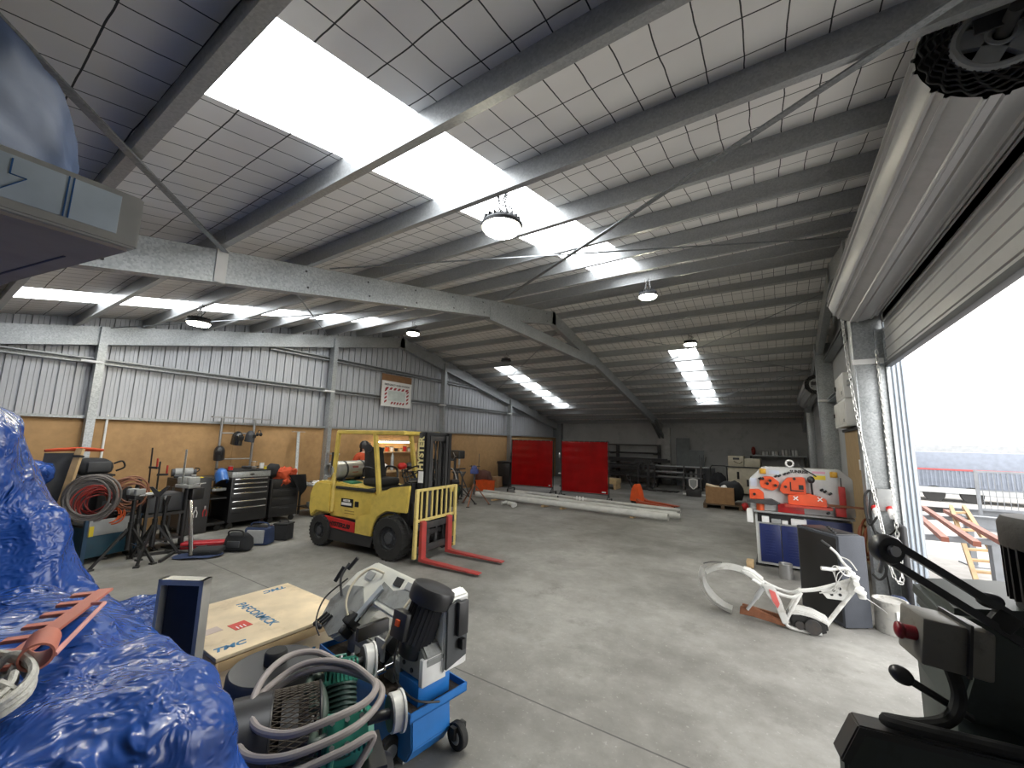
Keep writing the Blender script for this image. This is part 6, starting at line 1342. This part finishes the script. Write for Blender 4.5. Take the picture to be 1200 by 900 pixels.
# ================================================================== metal bandsaw on its blue stand
bw = thing('metal_bandsaw', 'white and black metal-cutting bandsaw with motor on a blue wheeled coolant stand', 'bandsaw', (-2.28, 2.07, 0), -8)
BL2 = mat('saw_blue', (.015, .17, .52), .42, dirt=(.04, .08, .15), damt=.35)
MB().prism([(-.52, .03), (-.50, .32), (.44, .32), (.46, .12), (.40, .03)], .29, (0, .145, 0), (1, 0, 0), (0, 0, 1), bev=.008).build('stand', BL2, bw)
MB().bx(-.50, .36, -.13, .13, 0, .04).build('base_skid', GREYP, bw)
tm = MB().bx(-.62, .52, -.215, .215, .32, .328).bx(-.62, .52, -.215, -.207, .32, .37).bx(-.62, .52, .207, .215, .32, .37).bx(-.62, -.612, -.215, .215, .32, .37).bx(.512, .52, -.215, .215, .32, .37); tm.build('coolant_tray', BL2, bw)
m = MB()
m.bx(-.60, .50, -.2, .2, .328, .336); m.build('swarf_layer', mat('swarf_brown', (.05, .035, .025), .8, bump=.5, bsc=60), bw)
for x, y, ax in ((.50, .17, (0, 1, 0)), (.30, -.19, (1, 0, 0))):
    wl_ = MB().lathe([(.03, -.025), (.07, -.025), (.076, -.018), (.076, .018), (.07, .025), (.03, .025), (.03, -.025)], (x, y, .076), ax, 26).build('wheel', BLKR, bw); MB().lathe([(0, -.03), (.035, -.03), (.045, -.022), (.045, .022), (.035, .03), (0, .03)], (x, y, .076), ax, 20).build('wheel_hub', GREYP, wl_); MB().bx(x - .02, x + .02, y - .05, y + .05, .07, .14).build('axle_bracket', BLK, wl_)
# bed and vice
WG = mat('saw_grey', (.30, .31, .30), .45, .2, dirt=(.1, .09, .08), damt=.6, dsc=9)
WW = mat('saw_white', (.72, .72, .65), .4, dirt=(.36, .35, .31), damt=.4, dsc=6)
MB().bx(.26, .46, -.12, .12, .336, .46, .006).build('pivot_pedestal', BL2, bw)
MB().prism([(.22, .46), (.47, .46), (.50, .60), (.44, .66), (.30, .66), (.22, .56)], .20, (0, .10, 0), (1, 0, 0), (0, 0, 1), bev=.012).build('pivot_casting', WG, bw)
MB().bx(.455, .49, -.12, .06, .45, .60, .006).build('pivot_face', WHITE, bw)
MB().bx(-.50, .24, -.10, .14, .42, .50, .008).bx(-.46, -.36, -.08, .12, .336, .42).bx(.04, .14, -.08, .12, .336, .42).build('bed', WG, bw)
MB().bx(.02, .05, -.16, .10, .50, .60, .004).build('vice_jaw', DSTEEL, bw); MB().bx(-.22, -.18, -.16, .08, .50, .59, .004).build('vice_jaw', DSTEEL, bw); MB().bx(.055, .15, -.17, -.155, .49, .62, .004).build('guard_plate', GREYP, bw)
MB().cyl((-.18, -.04, .47), (-.58, -.04, .47), .014).torus((-.60, -.04, .47), (1, 0, 0), .07, .009, 24, 6).build('vice_screw', STEEL, bw)
MB().bar((-.10, -.19, .42), (.08, -.19, .45), .05, .03).build('yellow_stop', YTAG, bw)
MB().cyl((.16, -.16, .45), (.16, -.22, .45), .02).cyl((.22, -.14, .5), (.22, -.20, .5), .014).torus((.11, -.19, .40), (0, 1, 0), .03, .006, 16, 6).build('adjuster', CHROME, bw)
for x, z in ((.28, .52), (.33, .60), (.36, .50), (.28, .62), (.40, .58)): MB().cyl((x, -.106, z), (x, -.098, z), .014, seg=12).build('bolt_hole', BLK, bw)
# inclined saw bow
tx, ty = V((1, 0, 0)), V((0, .62, .78)); tn = tx.cross(ty); bo = V((-.05, -.12, .56))
def bp(x, y, n=0): return bo + tx * x + ty * y + tn * n
MB().prism([(-.70, -.10), (-.76, .08), (-.66, .32), (-.50, .44), (.30, .42), (.38, .30), (.38, .03), (.24, .0), (.22, .14), (-.26, .16), (-.30, -.02), (-.46, -.14)], .10, bp(0, 0, -.12), tx, ty, bev=.014).build('saw_bow', WW, bw)
MB().prism([(-.71, -.09), (-.75, .06), (-.66, .20), (-.46, .24), (-.30, .12), (-.32, -.03), (-.48, -.14)], .012, bp(0, 0, -.022), tx, ty, bev=.004).build('blade_cover_plate', WG, bw)
MB().prism([(-.26, .205), (.30, .19), (.30, .33), (.06, .36), (-.10, .30), (-.26, .33)], .006, bp(0, 0, -.021), tx, ty).build('worn_grey_patch', WG, bw)
MB().prism([(-.34, .02), (-.29, .02), (-.20, .28), (-.25, .30)], .02, bp(0, 0, -.015), tx, ty, bev=.003).build('steel_slide', mat('slide_steel', (.5, .55, .6), .3, .6), bw)
for (x, y, w_, h, m_) in ((-.46, .33, .10, .06, GREYP), (-.10, .365, .09, .06, BLK), (.05, .365, .10, .05, GREYP), (.27, .37, .10, .07, YTAG), (-.53, .15, .10, .09, BLK)):
    MB().prism([(x - w_ / 2, y - h / 2), (x + w_ / 2, y - h / 2), (x + w_ / 2, y + h / 2), (x - w_ / 2, y + h / 2)], .008, bp(0, 0, -.018), tx, ty).build('label_plate' if m_ in (GREYP, YTAG) else 'switch_pocket', m_, bw)
for x in (-.34, .14): m = MB().box(bp(x, .02, -.02), (.10, .09, .10), rot=(R(40), 0, 0), bev=.012).box(bp(x, -.06, -.02), (.05, .06, .09), rot=(R(40), 0, 0), bev=.008); m.build('blade_guide', BLK, bw)
MB().bar(bp(-.40, -.05, -.07), bp(.22, .0, -.07), .004, .025).build('saw_blade', STEEL, bw)
MB().tube([bp(-.62, .12, 0), bp(-.70, .22, .05), bp(-.72, .34, .05)], .01, sm=4).cyl(bp(-.76, .18, .04), bp(-.74, .30, .06), .016).cyl(bp(-.66, .40, .05), bp(-.70, .30, .04), .016).build('tension_handle', BLKP, bw)
for k in range(3): MB().cyl(bp(-.66 + k * .04, -.02, .0), bp(-.68 + k * .04, -.10, .02), .010).ell(bp(-.68 + k * .04, -.12, .02), (.018, .018, .018)).build('bow_knob', BLKP, bw)
MB().tube([bp(-.30, .38, 0), bp(-.42, .36, .05), bp(-.46, .22, .08), bp(-.42, .10, .07), bp(-.36, .03, .03)], .009, 8, sm=6).tube([bp(.24, .36, 0), bp(.21, .30, .06), bp(.21, .12, .08), bp(.19, -.02, .05)], .009, 8, sm=6).build('coolant_hose', mat('hose_cream', (.55, .5, .38), .5), bw)
MB().tube([bp(-.64, .24, .03), bp(-.68, .05, .08), bp(-.60, -.10, .08), bp(-.5, -.16, .05)], .006, 6, sm=6).build('switch_lead', BLK, bw)
# motor and gearbox at the right end
mt = V((.36, -.04, .76)); ma = V((.16, .30, .94)).normalized()
MB().prism([(.36, .48), (.505, .48), (.505, .90), (.44, .93), (.34, .86)], .20, (0, .22, 0), (1, 0, 0), (0, 0, 1), bev=.012).build('gearbox_housing', WHITE, bw)
MB().prism([(.035, .50), (.20, .54), (.205, .84), (.12, .89), (.03, .86)], .016, (.504, 0, 0), (0, 1, 0), (0, 0, 1), bev=.004).build('gearbox_plate', mat('gearbox_grey', (.06, .065, .07), .5), bw)
mo = MB().cyl(mt - ma * .13, mt + ma * .12, .095, seg=28)
for k in range(24):
    a = 2 * PI * k / 24; u_ = ma.orthogonal().normalized(); w2 = ma.cross(u_); d = u_ * math.cos(a) + w2 * math.sin(a)
    mo.bar(mt - ma * .11 + d * .10, mt + ma * .10 + d * .10, .006, .02, 0)
mo.build('motor', BLKP, bw)
cp_ = MB().lathe([(.09, .10), (.138, .115), (.142, .13), (.142, .195), (.134, .212), (.11, .218), (0, .22)], mt, ma, 36).build('fan_cover', BLKP, bw)
MB().lathe([(0, -.20), (.07, -.20), (.085, -.17), (.085, -.12), (0, -.12)], mt, ma, 28).build('end_bell', BLKP, bw)
tb_ = MB().box(mt + V((-.05, -.11, .0)), (.14, .07, .15), rot=(R(-10), 0, R(0)), bev=.008).build('terminal_box', BLKP, bw)
MB().box(mt + V((-.05, -.148, .02)), (.035, .012, .035), rot=(R(-10), 0, 0)).build('orange_switch', ORANGE, tb_); MB().tube([mt + V((-.05, -.13, -.08)), mt + V((-.03, -.17, -.18)), mt + V((.03, -.18, -.27)), mt + V((.16, -.14, -.33)), mt + V((.2, 0, -.38))], .006, 6, sm=6).build('motor_lead', BLK, tb_)
MB().bx(.52, .55, .10, .18, .68, .88, .004).bar((.535, .14, .66), (.535, .14, .60), .03, .05).build('down_feed_cylinder', BLKP, bw)
# ================================================================== dark drill mill in the right foreground
MG = mat('mill_green_grey', (.045, .055, .05), .5, dirt=(.02, .02, .02), damt=.7, dsc=7)
MGL = mat('mill_grey_box', (.16, .15, .13), .5, dirt=(.05, .045, .04), damt=.6, dsc=12)
dm_ = thing('milling_machine', 'dark oily milling machine with twin-bar lever and red stop button in the right foreground', 'machine', (.11, 1.53, 0))
MB().prism([(0, 0), (.0, 1.07), (.04, 1.15), (1.05, 1.15), (1.05, 0)], .055, (-.009, .055, 0), (1, .17, 0), (0, 0, 1), bev=.008).build('base_casting', MG, dm_)
MB().prism([(-.012, 1.06), (.035, 1.158), (1.05, 1.158), (1.05, 1.135), (.05, 1.135), (.008, 1.05)], .068, (-.010, .061, 0), (1, .17, 0), (0, 0, 1), bev=.004).build('base_rim', DSTEEL, dm_)
MB().prism([(.42, .45), (1.03, .45), (1.03, 1.08), (.42, 1.08)], .012, (0, .002, 0), (1, .17, 0), (0, 0, 1), bev=.004).build('access_door', MG, dm_); MB().cyl((.47, .055, 1.05), (.47, .072, 1.05), .013).build('door_bolt', STEEL, dm_)
MB().bx(.28, 1.05, .24, .62, 0, 1.15, .01).build('pedestal', MG, dm_)
MB().prism([(.26, 1.15), (.31, 1.32), (.27, 1.38), (.28, 1.445), (.46, 1.475), (1.05, 1.475), (1.05, 1.15)], .36, (0, .56, 0), (1, 0, 0), (0, 0, 1), bev=.02).build('head_casting', MG, dm_)
cbx = MB().box((.245, .105, 1.39), (.145, .12, .12), rot=(0, R(7), R(12)), bev=.008).build('control_box', MGL, dm_)
MB().box((.265, .106, 1.393), (.006, .136, .13), rot=(0, R(7), R(12))).build('box_seam', BLK, cbx)
MB().cyl((.185, .065, 1.405), (.155, .058, 1.408), .018, seg=18).ell((.149, .057, 1.408), (.013, .022, .022)).build('stop_button', mat('stop_red', (.22, .01, .02), .35), cbx); MB().cyl((.178, .12, 1.39), (.152, .115, 1.393), .018, seg=18).build('start_button', BLK, cbx)
lv = MB(); pv = V((.13, .0, 1.63)); pe = V((.66, .30, 1.25))
ux = (pe - pv).normalized(); up_ = (UP - ux * UP.dot(ux)).normalized()
lv.bar(pv + up_ * .024, pe + up_ * .024, .014, .020).bar(pv - up_ * .024, pe - up_ * .024, .014, .020).lathe([(0, -.018), (.034, -.018), (.038, -.012), (.038, .012), (.034, .018), (0, .018)], pv, ux.cross(up_), 24)
lv.build('twin_bar_lever', BLKP, dm_); nn = ux.cross(up_); MB().cyl(pv - nn * .03, pv + nn * .03, .014, seg=12).cyl(pv + V((-.01, 0, -.03)), pv + V((-.02, 0, -.065)), .006).build('pivot_bolt', STEEL, dm_); MB().box(pv.lerp(pe, .45), (.05, .03, .05), rot=(0, R(32), 0), bev=.008).build('lever_joint', BLK, dm_)
mt2 = V((.53, .235, 1.475))
mm_ = MB().cyl(mt2 + UP * .02, mt2 + UP * .17, .096, .1, seg=32)
for k in range(30):
    a = 2 * PI * k / 30; mm_.box(mt2 + V((math.cos(a) * .104, math.sin(a) * .104, .095)), (.02, .006, .15), rot=(0, 0, a))
mm_.build('motor', BLKP, dm_); MB().lathe([(.10, .155), (.113, .16), (.116, .17), (.116, .225), (.106, .245), (0, .25)], mt2, (0, 0, 1), 36).build('fan_cover', mat('fan_cover_worn', (.05, .045, .04), .6, bump=.2), dm_); MB().lathe([(.06, -.03), (.10, .0), (.10, .03), (.0, .03)], mt2, (0, 0, 1), 32).build('motor_flange', DSTEEL, dm_)
MB().cyl((.38, .19, 1.46), (.362, .16, 1.49), .008).ell((.355, .155, 1.50), (.028, .02, .02)).build('upper_ball_lever', BLKP, dm_)
MB().cyl((.29, .15, 1.19), (.155, .075, 1.28), .010).ell((.145, .07, 1.287), (.028, .022, .022), rot=(0, R(30), 0)).build('lower_ball_lever', BLKP, dm_)
MB().tube([(.25, .11, 1.33), (.26, .10, 1.26), (.235, .09, 1.20), (.17, .06, 1.178), (.10, .04, 1.176), (.14, .035, 1.176), (.3, .06, 1.176), (.55, .10, 1.174), (1.0, .18, 1.174)], .016, 10, sm=6).build('coolant_hose', BLKR, dm_)
# ================================================================== pallet rack with the wrapped box and cloth above the left edge
rk2 = thing('cantilever_rack', 'steel cantilever rack just outside the left edge, carrying the long white box', 'rack', (-2.6, -1.35, 0))
for x in (.45, -.75):
    MB().bx(x - .05, x + .05, -.08, .08, 0, 2.75, .004).build('upright', mat('rack_blue', (.02, .08, .25), .5), rk2)
    MB().bx(x - .04, x + .04, .08, 1.33, 2.37, 2.47, .004).build('arm', DSTEEL, rk2); MB().bx(x - .05, x + .05, -.6, .08, 0, .08).build('foot', mat('rack_blue', (.02, .08, .25), .5), rk2)
bxm = mat('white_board', (.40, .40, .38), .6, dirt=(.25, .22, .18), damt=.4)
wb_ = thing('long_wrapped_box', 'long white board box with blue arrow markings jutting in above the left edge', 'box', (-1.70, .36, 2.485))
sk_ = .2
plan = [(0, 0), (0, -1.3), (-1.9, -1.3 - 1.9 * sk_), (-1.9, -1.9 * sk_)]
MB().prism(plan[::-1], .175, (0, 0, 0), (1, 0, 0), (0, 1, 0), bev=.006).build('body', bxm, wb_)
inner = [(-.02, -.02), (-.02, -1.28), (-1.88, -1.28 - 1.88 * sk_), (-1.88, -.02 - 1.88 * sk_)]
MB().prism(inner[::-1], .010, (0, 0, -.010), (1, 0, 0), (0, 1, 0)).build('underside_board', mat('brown_board_grey', (.30, .27, .25), .75, dirt=(.2, .17, .15)), wb_)
mk = mat('marker_blue', (.02, .10, .28), .5); mkd = mat('marker_dark', (.05, .05, .08), .6)
MB().bx(.001, .004, -1.2, -.055, .03, .155, .001).build('film_panel', mat('blue_white_film', (.40, .47, .54), .3), wb_)
def ln(p, q, w_=.0035): return MB().bar((.006, p[0], p[1]), (.006, q[0], q[1]), w_, .002)
for y in (-.17, -.16, -.41, -.402): ln((y, .03), (y, .155)).build('line_marking', mk, wb_)
am = MB()
for p, q in (((-.305, .145), (-.305, .10)), ((-.275, .145), (-.275, .10)), ((-.275, .10), (-.245, .10)), ((-.245, .10), (-.29, .045)), ((-.29, .045), (-.335, .10)), ((-.335, .10), (-.305, .10))): am.bar((.006, p[0], p[1]), (.006, q[0], q[1]), .0035, .002)
am.build('arrow_marking', mk, wb_)
MB().torus((.004, -.535, .125), (1, 0, 0), .034, .011, 24, 5, PI * .8, PI * 2.2).build('blue_ring_print', mk, wb_)
um = MB()
for p, q in (((-.40, -.30), (-1.2, -.46)), ((-.25, -.12), (-1.7, -.42)), ((-.6, -.5), (-.6, -.75)), ((-.6, -.5), (-.70, -.55)), ((-.54, -.55), (-.6, -.5))): um.bar((p[0], p[1], -.011), (q[0], q[1], -.011), .006, .002)
um.build('underside_marking', mkd, wb_)
cl = MB()
def clf(u, v):
    a = u * 2 * PI; h = v
    rx = (.50 + .06 * math.sin(a * 3 + 1) * (1 - v) + .025 * math.sin(a * 7)) * (1 - .30 * v ** 2.2) ; ry = .40 * (1 - .35 * v ** 2)
    if v > .90: rx *= (1 - v) / .10; ry *= (1 - v) / .10
    return V((math.cos(a) * rx, math.sin(a) * ry, .54 * math.sin(min(1, h * 1.03) * PI / 2)))
cl.grid(clf, 80, 44).rumple(.045, 4.0, 2).rumple(.02, 10, 5)
for v in cl.bm.verts: v.co.z = max(v.co.z, 0)
CL2 = mat('navy_canvas', (.02, .042, .10), .6, var=.3, sc=2.2, bump=.3, bsc=6)
tag(cl.build('canvas_bundle', CL2, ang=80, loc=(-2.36, -.12, 2.662)), 'dark blue canvas bundle heaped on top of the long wrapped box', 'canvas')
# ================================================================== blue tarpaulins: cloth draped over boxes
def drape(name, label, boxes, ext, n, top, iters=260, slack=1.04, seed=1, centre=None):
    """drop a square mesh cloth on rounded boxes (position-based dynamics) and keep the folds it makes"""
    x0, x1, y0, y1 = ext
    nx = n; ny = max(8, int(n * (y1 - y0) / (x1 - x0)))
    X, Y = np.meshgrid(np.linspace(x0, x1, nx), np.linspace(y0, y1, ny), indexing='ij')
    rng = np.random.default_rng(seed)
    P_ = np.stack([X, Y, np.full_like(X, top)], -1)
    for _ in range(14):
        k = rng.uniform(2, 9, 2) * rng.choice([-1, 1], 2); P_[..., 2] += .012 * np.sin(X * k[0] + Y * k[1] + rng.uniform(0, 6))
    P_[..., 2] += rng.normal(0, .004, X.shape)
    dx, dy = (x1 - x0) / (nx - 1) * slack, (y1 - y0) / (ny - 1) * slack
    old = P_.copy(); dd = math.hypot(dx, dy)
    B = [(np.array(b[:3]), np.array(b[3:6]), b[6]) for b in boxes]
    def cons(a, b, L, st):
        d = b - a; l = np.linalg.norm(d, axis=-1, keepdims=True) + 1e-9
        return d * ((l - L) / l) * .5 * st
    for it in range(iters):
        vel = (P_ - old) * .93; old = P_.copy(); P_ = P_ + vel; P_[..., 2] -= .0022
        for sub in range(9):
            for off in (0, 1):
                a, b = P_[off:-1:2], P_[off + 1::2]; m = min(len(a), len(b)); c = cons(a[:m], b[:m], dx, 1); a[:m] += c; b[:m] -= c
                a, b = P_[:, off:-1:2], P_[:, off + 1::2]; m = min(a.shape[1], b.shape[1]); c = cons(a[:, :m], b[:, :m], dy, 1); a[:, :m] += c; b[:, :m] -= c
            if sub % 3 == 0:
                c = cons(P_[:-1, :-1], P_[1:, 1:], dd, .35); P_[:-1, :-1] += c * .6; P_[1:, 1:] -= c * .6
                c = cons(P_[1:, :-1], P_[:-1, 1:], dd, .35); P_[1:, :-1] += c * .6; P_[:-1, 1:] -= c * .6
                c = cons(P_[:-2], P_[2:], 2 * dx, .10); P_[:-2] += c; P_[2:] -= c
                c = cons(P_[:, :-2], P_[:, 2:], 2 * dy, .10); P_[:, :-2] += c; P_[:, 2:] -= c
            if sub % 4 == 0 or sub == 8:
                for lo, hi, r in B:
                    q = np.clip(P_, lo + r, hi - r); d = P_ - q; l = np.linalg.norm(d, axis=-1)
                    ins = (l < r) & (l > 1e-6)
                    if ins.any():
                        P_[ins] = q[ins] + d[ins] / l[ins][:, None] * r; old[ins] = old[ins] * .35 + P_[ins] * .65
                    deep = l <= 1e-6
                    if deep.any(): P_[deep, 2] = hi[2]; old[deep] = P_[deep]
                fl = P_[..., 2] < .012
                P_[fl, 2] = .012; old[fl] = P_[fl]
    vs = P_.reshape(-1, 3); idx = np.arange(nx * ny).reshape(nx, ny)
    fc = np.stack([idx[:-1, :-1], idx[1:, :-1], idx[1:, 1:], idx[:-1, 1:]], -1).reshape(-1, 4)
    me = bpy.data.meshes.new(name); c0 = V(centre)
    # creases: pleats that run down the sides, and crossing fold lines on the flats
    nn_ = np.cross(np.gradient(P_, axis=0), np.gradient(P_, axis=1)); nn_ /= np.linalg.norm(nn_, axis=-1, keepdims=True) + 1e-9
    amp = np.zeros(X.shape)
    for i in range(nx):
        for j in range(ny):
            x, y, z = P_[i, j]; side = 1 - abs(nn_[i, j, 2])
            s_ = x * .8 - y * .75 + .05 * z
            f1 = 1 - abs(noise.noise(V((s_ * 4.2, z * .5, seed)))) * 2.2; f2 = 1 - abs(noise.noise(V((x * 2.6 + y * 1.2, y * 1.1, z + seed)))) * 2.4; f3 = 1 - abs(noise.noise(V((x * 1.3 - y * 2.2, y * 3.6 + x, z * 1.5 + seed * 2)))) * 2.4
            amp[i, j] = max(f1, 0) ** 5 * (.008 + .034 * side) + (max(f2, 0) ** 4 + max(f3, 0) ** 4) * .022
    P_ = P_ + nn_ * amp[..., None]
    P_[..., 2] = np.maximum(P_[..., 2], .008); vs = P_.reshape(-1, 3)
    me.from_pydata([V(v) - c0 for v in vs.tolist()], [], fc.tolist()); me.update()
    me.polygons.foreach_set('use_smooth', [True] * len(me.polygons)); me.materials.append(TARP)
    o = bpy.data.objects.new(name, me); COL.objects.link(o); o.location = c0
    md = o.modifiers.new('sub', 'SUBSURF'); md.levels = 0; md.render_levels = 1
    return tag(o, label, 'tarpaulin'), P_
TALL = [(-4.9, -.8, 0, -3.62, .42, 2.04, .10), (-4.85, -.7, 0, -3.58, .66, 1.45, .10), (-4.75, -.6, 0, -3.52, .84, .98, .10), (-4.65, -.5, 0, -3.46, 1.04, .52, .08)]
LOW = [(-3.35, -.75, 0, -1.56, .78, 1.03, .08), (-3.3, -.7, 0, -1.48, .86, .76, .08), (-3.2, .1, .6, -2.3, .60, 1.13, .08), (-2.2, .3, .5, -1.72, .78, 1.06, .05)]
t1, PT = drape('tarpaulin', 'tall blue tarpaulin-covered heap at the left edge, rising above the low one', TALL, (-6.2, -3.0, -1.25, 2.1), 140, 2.12, seed=2, centre=(-4.3, 0, 0))
t2, PL = drape('tarpaulin', 'low blue tarpaulin-covered heap filling the lower left corner nearest the camera', LOW, (-4.2, -.62, -1.25, 1.55), 150, 1.2, seed=5, centre=(-2.5, 0, 0))
def surf(x, y, rad=.07):
    d = np.hypot(PL[..., 0] - x, PL[..., 1] - y); m = d < rad
    return float(PL[..., 2][m].max()) if m.any() else 1.1
# toothed steel bar and rope lying on the low heap
PK = mat('pink_primer', (.50, .17, .12), .55, dirt=(.3, .1, .07), damt=.5)
e0 = V((-2.62, .66, 0)); e1 = V((-2.0, .29, 0)); dx_ = (e1 - e0).normalized(); dy_ = V((dx_.y, -dx_.x, 0))
if dy_.x > 0: dy_ = -dy_
L_ = (e1 - e0).length; zz = max(surf(e0.x, e0.y), surf(e1.x, e1.y), surf(*((e0 + e1) / 2).xy)) + .012
poly = [(0, 0), (L_, 0)]; n_ = 7
for k in range(n_):
    x1 = L_ - k * L_ / (n_ - .45); w_ = .036
    poly += [(x1, .055), (x1, .125), (x1 - w_, .125), (x1 - w_, .055)]
poly.append((0, .055))
rk = thing('toothed_bar', 'pinkish-red steel bar with comb teeth lying on the low tarpaulin heap', 'rake', (e0.x, e0.y, zz), 0)
nrm = dx_.cross(dy_)
MB().prism(poly, .012 if nrm.z > 0 else -.012, (0, 0, 0), dx_, dy_, bev=.002).build('comb_plate', PK, rk)
MB().tube([dx_ * .20 - dy_ * .0 + V((0, 0, .012)), dx_ * .24 - dy_ * .05 + V((0, 0, .02)), dx_ * (L_ - .02) - dy_ * .09 + V((0, 0, .02))], .008, 8).build('rod', mat('pink_rod', (.62, .30, .27), .5), rk)
MB().lathe([(.034, 0), (.04, 0), (.04, .14), (.034, .14), (.034, 0)], dx_ * (L_ - .10) - dy_ * .03 + V((0, 0, .04)), dx_ - dy_ * .3, 22).build('tube_end', PK, rk)
rp = []; rnd = random.Random(4); cx, cy = -1.93, .235; zr = surf(cx, cy, .12) + .02
for i in range(90):
    a = i * .55; r_ = .05 + .05 * abs(math.sin(i * .37)); rp.append((cx + math.cos(a) * r_ * 1.5, cy + math.sin(a) * r_, zr + .012 * (i % 5) + .0008 * i))
tag(MB().tube(rp, .010, 6, sm=3).build('rope', ROPE), 'grubby white rope bundled on the low tarpaulin at the left edge', 'rope')
